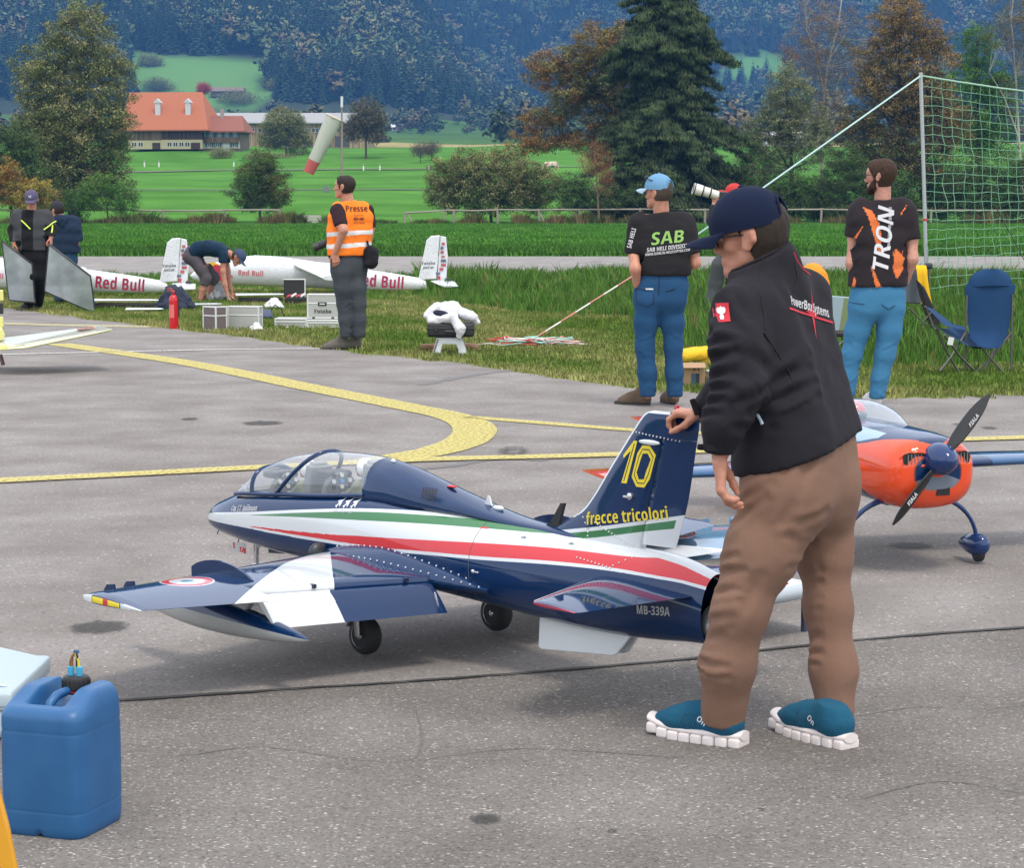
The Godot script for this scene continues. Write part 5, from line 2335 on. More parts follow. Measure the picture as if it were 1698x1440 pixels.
		rivets("rivet_row",dots,fin,M(Color(.65,.67,.7),.3),.012)
	var arcs:=[]
	for p in along(Vector3(8.7,1.66,0),Vector3(9.3,1.60,0),10):
		arcs.append(q3(p.x,fus_y(p.x,p.y)+.01,p.y))
	for p in along(Vector3(9.33,1.63,0),Vector3(9.55,1.75,0),4):
		arcs.append(q3(p.x,fus_y(p.x,p.y)+.01,p.y))
	rivets("rivet_row",[arcs],fuselage,M(Color(.75,.75,.75),.3),.012)
	# side lettering and small fittings
	var on_side:=func(p: Vector3) -> Vector3:
		return Vector3(p.x,p.y,-(fus_y(5.4 - p.x/SC,p.y/SC)+.006)*SC)
	var pale:=M(Color(.72,.74,.76),.5)
	lettering("nose_lettering", "Cap. J.T. Spillmann",.115*SC,frame(q3(1.62,.6,1.575),Vector3(-1,.115,0),Vector3.UP),pale,fuselage, "Droid Serif",true,.35,.72,on_side)
	lettering("type_lettering", "MB-339A",.155*SC,frame(q3(10.06,.6,1.155),Vector3(-1,.07,0),Vector3.UP),M(Color(.45,.46,.46),.5),fuselage, "Droid Sans",true,.15,.82,on_side)
	for k in 3:
		b=B.new()
		var c:=Vector2(3.98+k*.17,1.905+k*.012)
		var pl:=[Vector2(0,.075),Vector2(.014,.03),Vector2(.065,-.012),Vector2(.065,-.028),Vector2(.014,-.012),Vector2(.012,-.05),Vector2(.03,-.07),Vector2(-.03,-.07),Vector2(-.012,-.05),Vector2(-.014,-.012),Vector2(-.065,-.028),Vector2(-.065,-.012),Vector2(-.014,.03)]
		var pp:=PackedVector2Array(pl)
		var idx:=Geometry2D.triangulate_polygon(pp)
		b.begin()
		b.grp=0
		for i in range(0,idx.size(),3):
			var t:=[]
			for e in 3:
				var p:=pp[idx[i+e]].rotated(.5)
				t.append(on_side.call(q3(c.x - p.x,0,c.y+p.y)))
			b.tri(t[0],t[1],t[2])
		b.face(Vector3(0,0,-1))
		obj("aircraft_mark",b.mesh(),pale,fuselage)
		lettering("small_print",["T-6G", "F-86", "G.91"][k],.05*SC,frame(q3(c.x,.6,c.y - .115),Vector3(-1,.08,0),Vector3.UP),pale,fuselage, "Droid Sans",true,.0,.9,on_side)
	b=B.new()
	b.begin()
	b.quad(on_side.call(q3(6.84,0,1.84)),on_side.call(q3(6.98,0,1.84)),on_side.call(q3(7.04,0,1.925)),on_side.call(q3(6.90,0,1.925)))
	b.face(Vector3(0,0,-1))
	obj("red_panel",b.mesh(),red,fuselage)
	for k in 7:
		b=B.new()
		b.tube([on_side.call(q3(5.5+k*.03,0,1.965)),on_side.call(q3(5.46+k*.03,0,2.0))],.006*SC,4)
		obj("vent_slot",b.mesh(),black,fuselage)
	for e in [[7.62,1.80],[8.42,1.80]]:
		b=B.new()
		b.prism([Vector2(0,0),Vector2(.11,.03),Vector2(.05,.0),Vector2(.06,-.04)].map(func(p): return p*SC),.006,Transform3D(Basis(Vector3.UP,PI),on_side.call(q3(e[0],0,e[1]))))
		obj("drain_mast",b.mesh(),steel,fuselage)
	b=B.new()
	b.rbox(on_side.call(q3(7.02,0,1.28)),Vector3(.10,.025,.02)*SC,.008*SC)
	b.ball(on_side.call(q3(6.96,0,1.285)),Vector3(.03,.03,.02)*SC,Basis(),10)
	obj("latch",b.mesh(),steel,fuselage)
	# aerials along the back
	b=B.new()
	b.prism([Vector2(0,.02),Vector2(-.20,.30),Vector2(-.26,.30),Vector2(-.17,.02),Vector2(-.26,.02),Vector2(-.26,-.03),Vector2(.10,-.03)].map(func(p): return p*SC),.05*SC,Transform3D(Basis(),q3(7.82,0,1.96)),.003)
	obj("blade_aerial",b.mesh(),black,j)
	b=B.new()
	b.prism([Vector2(.02,0),Vector2(-.05,.13),Vector2(-.09,.13),Vector2(-.14,.0)].map(func(p): return p*SC),.03*SC,Transform3D(Basis(),q3(6.52,0,2.08)),.002)
	b.ball(q3(6.78,0,2.06),Vector3(.11,.04,.05)*SC,Basis(),10)
	b.ball(q3(4.62,.06,2.52),Vector3(.05,.035,.03)*SC,Basis(),8)
	obj("white_aerial",b.mesh(),white,j)
	b=B.new()
	b.ball(q3(5.85,.02,2.27),Vector3(.10,.02,.05)*SC,Basis(),8)
	obj("red_marker",b.mesh(),red,j)
	b=B.new()
	b.prism([Vector2(.0,0),Vector2(.01,.12),Vector2(-.06,.10),Vector2(-.12,.0)].map(func(p): return p*SC),.02*SC,Transform3D(Basis(),q3(.86,0,1.70)),.002)
	b.tube([q3(.80,.03,1.70),q3(.72,.05,1.60)],.012*SC,5)
	obj("nose_aerial",b.mesh(),M(Color(.4,.42,.45),.3),j)
	for e in [[.30,1.045],[.86,.985]]:
		b=B.new()
		b.tube([q3(e[0],.06,e[1]+.03),q3(e[0] - .02,.09,e[1] - .07)],.009*SC,5)
		obj("belly_aerial",b.mesh(),black,j)

# ---------------------------------------------------------------- the orange and blue aerobatic model
func aerobat() -> void:
	var yaw:=deg_to_rad(18.0)
	var a:=thing("model_aeroplane", "orange and dark blue model aeroplane with a bubble canopy and black two bladed propeller", "model plane",Vector3(1.700,.012,-9.107))
	a.rotation.y=yaw
	var orange:=Color(.72,.075,.022)
	var navy:=Color(.012,.035,.12)
	var pale:=Color(.28,.40,.50)
	var fus:=[[.206,.03,.02,.425],[.203,.09,.06,.423],[.195,.135,.095,.42],[.182,.165,.12,.418],[.15,.192,.143,.416],[.10,.204,.154,.414],[.0,.207,.163,.414],[-.3,.195,.166,.420],[-.6,.172,.155,.43],[-1.2,.115,.125,.44],[-1.9,.05,.085,.45],[-2.1,.02,.06,.45]]
	var at_:=func(z: float,t: float) -> Vector3:
		var r:=[.0,.0,.0]
		for i in fus.size() - 1:
			if z <= fus[i][0] and z >= fus[i+1][0]:
				var f: float=(fus[i][0] - z)/(fus[i][0] - fus[i+1][0])
				for k in 3:
					r[k]=lerpf(fus[i][k+1],fus[i+1][k+1],f)
		var p:=.78
		return Vector3(r[0]*signf(cos(t))*pow(absf(cos(t)),p),r[2]+r[1]*signf(sin(t))*pow(absf(sin(t)),p),z)
	var b:=B.new()
	b.begin()
	var zs:=[.206,.203,.199,.195,.189,.182,.168,.15,.125,.10,.05,.0,-.1,-.2,-.3,-.45,-.6,-.9,-1.2,-1.55,-1.9,-2.1]
	for i in zs.size() - 1:
		for k in 48:
			var t0:=TAU*k/48.0
			var t1:=TAU*(k+1)/48.0
			b.quad(at_.call(zs[i],t0),at_.call(zs[i],t1),at_.call(zs[i+1],t1),at_.call(zs[i+1],t0),Vector2((.2 - zs[i])/2.4,k/48.0),Vector2((.2 - zs[i])/2.4,(k+1)/48.0),Vector2((.2 - zs[i+1])/2.4,(k+1)/48.0),Vector2((.2 - zs[i+1])/2.4,k/48.0))
	var face_:=[]
	for k in 48:
		face_.append(at_.call(.206,TAU*k/48.0))
	b.close()
	b.begin()
	b.fan(PackedVector3Array(face_))
	for t in range(b.v.size() - 48*3,b.v.size()):
		b.uv[t]=Vector2(.003,.1)
	b.face(Vector3(0,0,1))
	var tex:=paint_tex(1024,512,func(u,v):
		var z: float=.2 - u*2.4
		var t: float=v*TAU
		var up:=sin(t)
		var edge: float=-.24+.42*pow(maxf(.0,up),2.0)+.30*pow(maxf(.0,-up),1.3) - .10*maxf(.0,1.0 - absf(up - .25)*3.0)
		if z>edge and not (up>.965 and z<.16):
			return 8
		if z>edge - .055:
			return 0
		if up>.45 and z<-.05 and z>-.32 and up<.9:
			return 9
		if up<-.35:
			return 10 if z<edge - .13 else 11
		return 0)
	obj("fuselage",b.mesh(),lacquer(tex),a)
	# openings in the cowling
	var black:=M(Color(.010,.010,.011),.6)
	for s in [1.0,-1.0]:
		b=B.new()
		var lip:=[]
		for k in 21:
			var t:=TAU*k/20.0
			lip.append(Vector3(s*.092+cos(t)*.066,.482+sin(t)*.030,.203 - pow(absf(s*.092+cos(t)*.066)/.16,2.6)*.036))
		b.tube(lip,.007,7)
		obj("intake_lip",b.mesh(),gloss(orange,.15),a)
		b=B.new()
		b.prism([Vector2(-.058,-.020),Vector2(-.035,-.028),Vector2(.035,-.028),Vector2(.058,-.020),Vector2(.062,.0),Vector2(.058,.020),Vector2(.035,.028),Vector2(-.035,.028),Vector2(-.058,.020),Vector2(-.062,.0)],.02,Transform3D(Basis(Vector3.UP,s*.10),Vector3(s*.092,.482,.186)))
		var hole:=obj("air_intake",b.mesh(),black,a)
		for k in 7:
			b=B.new()
			b.box(Vector3(s*.092+(k - 3)*.015,.482,.197 - absf(k - 3)*.0004),Vector3(.004,.040,.004))
			obj("cylinder_fin",b.mesh(),M(Color(.25,.25,.25),.4,.7),hole)
	b=B.new()
	b.box(Vector3(.026,.350,.186),Vector3(.062,.045,.03))
	obj("air_intake",b.mesh(),black,a)
	for k in 3:
		b=B.new()
		b.box(Vector3(.0+k*.045 - .05,.298,.135),Vector3(.032,.006,.03))
		obj("air_slot",b.mesh(),black,a)
	# spinner and propeller
	b=B.new()
	b.lathe(Vector3(0,.482,.19),Vector3(0,0,1),[Vector2(.066,.0),Vector2(.068,.02),Vector2(.066,.045),Vector2(.059,.072),Vector2(.045,.098),Vector2(.026,.117),Vector2(.001,.126)],36)
	obj("spinner",b.mesh(),gloss(navy,.1),a)
	var prop:=Node3D.new()
	prop.name = "propeller"
	a.add_child(prop)
	prop.position=Vector3(0,.482,.225)
	prop.rotation.z=-deg_to_rad(39.5)
	for s in [1.0,-1.0]:
		b=B.new()
		var rows:=[]
		for i in 15:
			var f:=i/14.0
			var r:=lerpf(.035,.342,f)
			var c:=.060*pow(sin(PI*clampf(.20+f*.62,0,1)),.8)*(1.0 - .75*pow(f,9.0))*(.75+.25*minf(1,f*4))
			var tw:=lerpf(.75,.25,f)*1.0
			var row:=PackedVector3Array()
			for k in 12:
				var t:=TAU*k/12.0
				var p:=Vector2(cos(t)*c*.5,sin(t)*lerpf(.011,.003,f)).rotated(tw)
				row.append(Vector3(p.x*s,r*s,p.y))
			rows.append(row)
		b.loft(rows)
		var bl:=obj("propeller_blade",b.mesh(),gloss(Color(.014,.014,.015),.3),prop)
		lettering("blade_mark", "FIALA",.022,frame(Vector3(.006*s,.21*s,.016),Vector3(0,1,0),Vector3(-1,0,0)),M(Color(.6,.6,.6)),bl, "Droid Sans",true,.2)
	# canopy and the figure inside
	b=B.new()
	var rows2:=[]
	for i in 19:
		var f:=i/18.0
		var row:=PackedVector3Array()
		var g:=pow(maxf(sin(PI*pow(f,.85)),.0),.62)
		for k in 21:
			var t:=-PI/2+PI*k/20.0
			row.append(Vector3(sin(t)*.145*g,.525+.135*g*pow(maxf(cos(t),0),.85)+.02*f,-.12 - .80*f))
		rows2.append(row)
	b.sheet(rows2,Vector3.UP)
	var glass:=StandardMaterial3D.new()
	glass.albedo_color=Color(.85,.93,1.0,.16)
	glass.transparency=BaseMaterial3D.TRANSPARENCY_ALPHA
	glass.roughness=.03
	var can:=obj("canopy",b.mesh(),glass,a)
	b=B.new()
	var rim:=[]
	for i in 25:
		var t:=TAU*i/24.0
		rim.append(Vector3(sin(t)*.143,.535,-.52+cos(t)*.40))
	b.tube(rim,.008,6)
	obj("canopy_rim",b.mesh(),gloss(Color(.6,.63,.66),.2),can)
	b=B.new()
	b.ball(Vector3(0,.60,-.56),Vector3(.052,.058,.06),Basis(),18)
	var pil:=obj("pilot_helmet",b.mesh(),gloss(Color(.45,.03,.03),.15),a)
	b=B.new()
	b.ball(Vector3(0,.597,-.535),Vector3(.046,.024,.046),Basis(),16)
	obj("visor",b.mesh(),gloss(Color(.03,.05,.06),.06),pil)
	b=B.new()
	b.rbox(Vector3(0,.545,-.58),Vector3(.15,.06,.09),.028)
	obj("pilot_shoulders",b.mesh(),M(Color(.30,.03,.03),.9),pil)
	# wings
	var wt:=paint_tex(512,256,func(u,v):
		var x: float=u*1.35
		if x>1.20:
			return 8
		if x<.30 and v<.5:
			return 8
		return 0 if v>.35 or x<.5 else 12)
	for s in [1.0,-1.0]:
		b=B.new()
		var rows:=[]
		for i in 9:
			var x:=lerpf(.12,1.30,i/8.0)
			var c:=lerpf(.50,.30,i/8.0)
			var zl:=lerpf(-.20,-.24,i/8.0)
			var tc:=.125 if i<8 else .05
			rows.append(section(Vector3.ZERO,c,tc,1.0,func(ws,tt): return Vector3(x*s,.398+tt,zl - ws),9))
		b.loft(rows)
		for i in b.v.size():
			b.uv[i]=Vector2(absf(b.v[i].x)/1.35,clampf((-.2 - b.v[i].z)/.5,0,1))
		obj("wing",b.mesh(),lacquer(wt),a)
		# leg,spat,wheel
		b=B.new()
		var pts:=[]
		for i in 13:
			var f:=i/12.0
			pts.append(Vector3(s*(.075+.240*sin(f*PI/2)),.292 - .205*(1.0 - cos(f*PI/2)),-.02))
		b.tube(pts,[.020,.016,.013,.012,.011,.010,.010,.009,.009,.009,.009,.009,.009],8)
		b.ball(Vector3(s*.085,.288,-.02),Vector3(.045,.022,.05),Basis(Vector3.BACK,-s*.3),10)
		obj("undercarriage_leg",b.mesh(),gloss(navy,.15),a)
		b=B.new()
		var spat:=[]
		for i in 13:
			var f:=i/12.0
			var row:=PackedVector3Array()
			var g:=pow(sin(PI*pow(f,.62)),.7)
			for k in 16:
				var t:=TAU*k/16.0
				row.append(Vector3(s*.320+cos(t)*.042*g,.078+sin(t)*.050*g - f*.012,.055 - .24*f))
			spat.append(row)
		b.loft(spat)
		obj("wheel_spat",b.mesh(),gloss(navy,.1),a)
		b=B.new()
		b.lathe(Vector3(s*.320 - .018,.040,-.01),Vector3.RIGHT,[Vector2(.022,0),Vector2(.038,.006),Vector2(.040,.018),Vector2(.038,.03),Vector2(.022,.036)],22)
		obj("wheel",b.mesh(),M(Color(.02,.02,.02),.7),a)
		# tail surfaces
		b=B.new()
		rows=[]
		for i in 4:
			var x:=lerpf(.02,.50,i/3.0)
			rows.append(section(Vector3.ZERO,lerpf(.30,.22,i/3.0),.07,1.0,func(ws,tt): return Vector3(x*s,.46+tt,-1.82 - ws),6))
		b.loft(rows)
		obj("tailplane",b.mesh(),gloss(orange,.15),a)
	b=B.new()
	var fr:=[]
	for i in 4:
		var y:=lerpf(.44,.80,i/3.0)
		fr.append(section(Vector3.ZERO,lerpf(.36,.22,i/3.0),.07,1.0,func(ws,tt): return Vector3(tt,y,-1.80 - (y - .44)*.3 - ws),6))
	b.loft(fr)
	obj("fin",b.mesh(),gloss(orange,.15),a)
	b=B.new()
	b.tube([Vector3(.0,.29,-.25),Vector3(.0,.25,-.27)],.012,8)
	b.box(Vector3(-.06,.265,-.12),Vector3(.03,.03,.05))
	obj("exhaust_stub",b.mesh(),black,a)
	# the yellow model whose wing reaches in from the left edge
	var w:=thing("model_aeroplane", "yellow and black model aeroplane cut off by the left edge, its wing pointing right", "model plane",Vector3(gp(-8,612).x,.012,gp(-8,612).z))
	var off:=w.position
	var ym:=gloss(Color(.62,.60,.22),.25)
	var pale_m:=gloss(Color(.60,.61,.50),.25)
	var slab_of:=func(c: Array,th: float) -> B:
		var sb:=B.new()
		var poly:=[]
		for p in c:
			poly.append(at(p[0],p[1],p[2]) - off)
		slab(sb,poly,th)
		return sb
	obj("wing",slab_of.call([[-6,578,19.5],[42,575,19.4],[186,546,19.8],[168,540,20.4],[-6,562,20.2]],.022).mesh(),pale_m,w)
	obj("wing_edge",slab_of.call([[-6,580.5,19.43],[42,577,19.33],[186,547,19.75],[186,545.5,19.85],[42,571,19.5],[-6,574,19.6]],.004).mesh(),ym,w)
	obj("wing_stripe",slab_of.call([[40,571.5,19.62],[110,560,19.75],[150,551,19.95],[100,556,19.95],[40,566.5,19.85]],.004).mesh(),gloss(Color(.16,.19,.27),.3),w)
	obj("wing_mark",slab_of.call([[130,546.5,20.0],[160,543,20.0],[152,541.5,20.3],[128,545,20.3]],.004).mesh(),gloss(Color(.65,.3,.25),.3),w)
	b=B.new()
	b.tube([at(-60,550,20.6) - off,at(-16,552,20.0) - off,at(1,556,19.9) - off],[.16,.14,.05],16)
	obj("fuselage",b.mesh(),ym,w)
	for k in 3:
		b=B.new()
		b.rbox(at(-3,490+k*22,20.0) - off,Vector3(.10,.10,.04),.01)
		obj("fin_panel",b.mesh(),M(Color(.02,.02,.02)) if k==1 else ym,w)
	b=B.new()
	b.tube([at(1,588,19.9) - off,at(6,606,19.9) - off],.018,8)
	obj("tail_skid",b.mesh(),M(Color(.14,.09,.07)),w)
	b=B.new()
	b.lathe(Vector3(-.02,.06,0),Vector3.RIGHT,[Vector2(.03,0),Vector2(.06,.01),Vector2(.06,.03),Vector2(.03,.04)],16)
	obj("wheel",b.mesh(),M(Color(.02,.02,.02)),w)

# ---------------------------------------------------------------- people
func fold_at(p: Vector3,amp: float,fx: float,fy: float,extra: Array) -> float:
	var d:=ridge.get_noise_3d(p.x*fx,p.y*fy,p.z*fx)*amp
	d += noise.get_noise_3d(p.x*fx*2.3+9.0,p.y*fy*1.7,p.z*fx*2.3)*amp*.5
	for e in extra:
		d += crease(p,e)
	return d

func split_mesh(s: Sdf,fn: Callable) -> Array:
	# two meshes: where fn is false,where it is true
	s.normals()
	var ia:=PackedInt32Array()
	var ib:=PackedInt32Array()
	for i in range(0,s.I.size(),3):
		var a:=s.I[i]
		var b:=s.I[i+1]
		var c:=s.I[i+2]
		if fn.call((s.V[a]+s.V[b]+s.V[c])/3.0,s.N[a]):
			ib.append_array(PackedInt32Array([a,b,c]))
		else:
			ia.append_array(PackedInt32Array([a,b,c]))
	var r:=[]
	for ix in [ia,ib]:
		var arr:=[]
		arr.resize(Mesh.ARRAY_MAX)
		arr[Mesh.ARRAY_VERTEX]=s.V
		arr[Mesh.ARRAY_NORMAL]=s.N
		arr[Mesh.ARRAY_INDEX]=ix
		var m:=ArrayMesh.new()
		if ix.size():
			m.add_surface_from_arrays(Mesh.PRIMITIVE_TRIANGLES,arr)
		r.append(m)
	return r

func plates(s: Sdf,ax: Vector3,levels: Array) -> void:
	for i in levels.size():
		var l: Array=levels[i]
		s.add(l[0] - ax*l[1],l[0]+ax*l[1],l[2],l[2])
		if i:
			var o: Array=levels[i - 1]
			s.add(o[0],l[0],o[2]*.97,l[2]*.97)
			s.add(o[0] - ax*o[1],l[0] - ax*l[1],o[2]*.97,l[2]*.97)
			s.add(o[0]+ax*o[1],l[0]+ax*l[1],o[2]*.97,l[2]*.97)

func hand(body: Sdf,w: Vector3,d: Vector3,n: Vector3,t: Vector3,curl: float,k:=1.0,thumb:=.5,cell:=.004) -> void:
	d=d.normalized()
	t=(t - d*t.dot(d)).normalized()
	n=(n - d*n.dot(d) - t*n.dot(t)).normalized()
	body.bones=[]
	body.cuts=[]
	body.k=.010*k
	var off:=[.030,.010,-.010,-.029]
	var lens:=[.072,.080,.074,.058]
	body.add(w - d*.03*k,w+d*.02*k,.026*k,.025*k,n,.8)
	for i in 4:
		var kn: Vector3=w+(d*(.092 - absf(i - 1)*.004)+t*off[i])*k - n*.004*k
		body.add(w+(d*.015+t*off[i]*.55)*k,kn,.017*k,.0125*k)
		var p:=kn
		var a:=.0
		for seg in 3:
			a += curl*[.75,.85,.6][seg]*(1.0+.10*i)
			var spread: Vector3=t*off[i]*1.2
			var q: Vector3=p+(d*cos(a)+n*sin(a)+spread*cos(a)*.8).normalized()*lens[i]*[.46,.30,.24][seg]*k
			body.add(p,q,[.0105,.0095,.0088][seg]*k,[.0095,.0088,.0072][seg]*k)
			p=q
	var b0:=w+(d*.022+t*.020+n*.006)*k
	var b1:=b0+(d*.62+t*(.75 - .5*thumb)+n*thumb).normalized()*.046*k
	var b2:=b1+(d*.85+t*(.35 - .4*thumb)+n*thumb*.9).normalized()*.034*k
	var b3:=b2+(d*.92+t*(.15 - .4*thumb)+n*thumb*.9).normalized()*.026*k
	body.add(b0,b1,.017*k,.0125*k)
	body.add(b1,b2,.0118*k,.0105*k)
	body.add(b2,b3,.0105*k,.0082*k)
	body.build(cell)

func head(p: Node3D,body: Sdf,c: Vector3,f: Vector3,u: Vector3,neck: Vector3,cell: float,k:=1.0,eyes:=true) -> Basis:
	f=f.normalized()
	u=(u - f*u.dot(f)).normalized()
	var r:=f.cross(u).normalized()
	var b:=Basis(r,u,-f)
	var at_:=func(x: float,y: float,z: float) -> Vector3: return c+(r*x+u*y+f*z)*k
	body.bones=[]
	body.cuts=[]
	body.k=.016*k
	body.add(at_.call(0,.032,-.030),at_.call(0,.034,.022),.078*k,.072*k)
	body.add(at_.call(0,.0,.010),at_.call(0,-.050,.034),.062*k,.046*k)
	body.add(at_.call(.034,-.055,.018),at_.call(.012,-.088,.066),.026*k,.021*k)
	body.add(at_.call(-.034,-.055,.018),at_.call(-.012,-.088,.066),.026*k,.021*k)
	body.add(at_.call(-.012,-.090,.070),at_.call(.012,-.090,.070),.017*k,.017*k)
	body.add(at_.call(-.036,-.012,.052),at_.call(.036,-.012,.052),.026*k,.026*k)
	body.add(at_.call(-.030,.030,.078),at_.call(.030,.030,.078),.014*k,.014*k)
	body.add(at_.call(0,.018,.088),at_.call(0,-.022,.106),.009*k,.0125*k)
	body.add(at_.call(-.010,-.026,.094),at_.call(.010,-.026,.094),.010*k,.010*k)
	body.add(at_.call(-.018,-.052,.083),at_.call(.018,-.052,.083),.0085*k,.0085*k)
	body.add(at_.call(-.015,-.064,.082),at_.call(.015,-.064,.082),.0085*k,.0085*k)
	for s in [-1.0,1.0]:
		body.add(at_.call(s*.078,.012,-.012),at_.call(s*.074,-.020,-.002),.024*k,.016*k,r,.36)
		body.add(at_.call(s*.084,.020,-.020),at_.call(s*.084,-.004,-.026),.0075*k,.0075*k)
	body.add(at_.call(0,-.03,-.022),neck,.056*k,.060*k)
	body.build(cell)
	if eyes:
		for s in [-1.0,1.0]:
			var e:=B.new()
			e.ball(at_.call(s*.031,.010,.074),Vector3.ONE*.0125*k,b,12)
			var eye:=obj("eye",e.mesh(),M(Color(.6,.58,.55),.2),p)
			e=B.new()
			e.ball(at_.call(s*.031,.010,.083),Vector3.ONE*.0055*k,b,10)
			obj("iris",e.mesh(),M(Color(.03,.02,.015),.1),eye)
			e=B.new()
			e.tube([at_.call(s*.016,.030,.093),at_.call(s*.034,.036,.088),at_.call(s*.050,.030,.074)],[.004*k,.0045*k,.003*k],6)
			obj("eyebrow",e.mesh(),M(Color(.035,.025,.02),.9),p)
	return b

func hair(p: Node3D,c: Vector3,b: Basis,m: Material,k:=1.0,low:=-.055,front:=.050,cell:=.006,puff:=1.0,capped:=false) -> void:
	var s:=Sdf.new()
	s.k=.02
	var at_:=func(x: float,y: float,z: float) -> Vector3: return c+(b.x*x+b.y*y - b.z*z)*k
	var back:=-.030 if capped else -.032
	s.add(at_.call(0,.036,back),at_.call(0,.042,.024),.083*k*puff,.074*k*puff)
	s.add(at_.call(.020,-.005,-.035),at_.call(.018,-.045,-.028),.062*k,.052*k)
	s.add(at_.call(-.020,-.005,-.035),at_.call(-.018,-.045,-.028),.062*k,.052*k)
	for e in [-1.0,1.0]:
		s.add(at_.call(e*.070,.010,.018),at_.call(e*.069,-.020,.020),.009*k,.006*k)
	s.cut(at_.call(0,low,0),-b.y,.3)
	if capped:
		s.cut(at_.call(0,.092,0),b.y,.3)
	s.cut(at_.call(0,.045,front),(-b.z*.92 - b.y*.40),.3)
	s.build(cell)
	s.normals()
	for i in s.V.size():
		var q:=b.inverse()*(s.V[i] - c)
		s.V[i] += s.N[i]*(noise.get_noise_3d(q.x*55.0,q.y*16.0,q.z*40.0)*(.003 if capped else .006)*k)
	obj("hair",s.mesh(),m,p)

func hair_mat(lin: Color) -> StandardMaterial3D:
	return cloth_mat(lin,.6,.5,60.0)

func cap(p: Node3D,c: Vector3,b: Basis,m: Material,brim_m: Material,k:=1.0,tilt:=.0,hole:=false) -> Node3D:
	var bb:=Basis(b.x,tilt)*b
	var o:=c+bb.y*.048*k
	var R:=Vector3(.086,.094,.106)*k
	var s:=B.new()
	var rows:=[]
	for i in 13:
		var la:=lerpf(-.12,PI/2,i/12.0)
		var row:=PackedVector3Array()
		for j in 40:
			var a:=TAU*j/40.0
			var e:=Vector3(cos(la)*cos(a),sin(la)*(1.0 if la>0 else 1.6),cos(la)*sin(a))*R
			var seam:=1.0 - .012*pow(absf(cos(a*3.0)),24.0)*cos(la)
			if hole and la<.62 and absf(wrapf(a - PI/2,-PI,PI))<.42:
				var arch:=.62*sqrt(maxf(.0,1.0 - pow(wrapf(a - PI/2,-PI,PI)/.42,2.0)))
				if la>.02 and la<arch:
					e=e*Vector3(.90,1.0,.90)
			row.append(o+bb*(e*seam))
		rows.append(row)
	s.begin()
	s.skin(rows,true)
	s.close()
	var crown:=obj("cap",s.mesh(),m,p)
	s=B.new()
	s.ball(o+bb.y*R.y,Vector3(.009,.006,.009)*k,bb,8)
	obj("cap_button",s.mesh(),m,crown)
	s=B.new()
	rows=[]
	for i in 9:
		var f:=i/8.0
		var row:=PackedVector3Array()
		for j in 21:
			var a:=lerpf(-1.12,1.12,j/20.0)
			var rr:=R*Vector3(.99,1,.99)
			var inner:=Vector3(sin(a)*rr.x,-.012*k,-cos(a)*rr.z)
			var out:=Vector3(sin(a)*.078*k,-.020*k - .030*k*pow(absf(sin(a)),2.0),-cos(a)*(R.z+.055*k) - .018*k)
			row.append(o+bb*(inner.lerp(out,f)+Vector3(0,.004*k*sin(f*PI),0)))
		rows.append(row)
	s.begin()
	s.skin(rows,false)
	s.face(bb.y)
	s.begin()
	var low:=[]
	for r_ in rows:
		var row:=PackedVector3Array()
		for q in r_:
			row.append(q - bb.y*.004*k)
		low.append(row)
	s.skin(low,false)
	s.face(-bb.y)
	s.begin()
	s.skin([rows[-1],low[-1]],false)
	s.face(-bb.z)
	obj("cap_brim",s.mesh(),brim_m,crown)
	if hole:
		s=B.new()
		var arc:=[]
		for j in 13:
			var t:=PI*j/12.0
			var a:=PI/2+.42*cos(t)
			var la:=.02+.55*sin(t)
			arc.append(o+bb*(Vector3(cos(la)*cos(a),sin(la),cos(la)*sin(a))*R*1.0))
		s.tube(arc,.004*k,5)
		obj("cap_opening",s.mesh(),m,crown)
	return crown

func glasses(p: Node3D,c: Vector3,b: Basis,m: Material,k:=1.0) -> void:
	var g:=B.new()
	var at_:=func(x: float,y: float,z: float) -> Vector3: return c+(b.x*x+b.y*y - b.z*z)*k
	for s in [-1.0,1.0]:
		var rim:=[]
		for i in 17:
			var a:=TAU*i/16.0
			rim.append(at_.call(s*.034+cos(a)*.027,.006+signf(sin(a))*pow(absf(sin(a)),.7)*.021,.102 - absf(s*.034+cos(a)*.027)*.18))
		g.tube(rim,.0024*k,6)
		g.tube([at_.call(s*.062,.014,.090),at_.call(s*.080,.014,.062),at_.call(s*.083,.014,-.005),at_.call(s*.080,.000,-.030)],.0026*k,6)
	g.tube([at_.call(-.009,.012,.104),at_.call(.009,.012,.104)],.0022*k,6)
	var gl:=obj("glasses",g.mesh(),m,p)
	var lens_m:=StandardMaterial3D.new()
	lens_m.albedo_color=Color(1,1,1,.08)
	lens_m.transparency=BaseMaterial3D.TRANSPARENCY_ALPHA
	lens_m.roughness=.02
	for s in [-1.0,1.0]:
		g=B.new()
		g.begin()
		var poly:=PackedVector3Array()
		for i in 16:
			var a:=TAU*i/16.0
			poly.append(at_.call(s*.034+cos(a)*.026,.006+signf(sin(a))*pow(absf(sin(a)),.7)*.020,.1015 - absf(s*.034+cos(a)*.026)*.18))
		g.fan(poly)
		g.face(-b.z)
		obj("lens",g.mesh(),lens_m,gl)

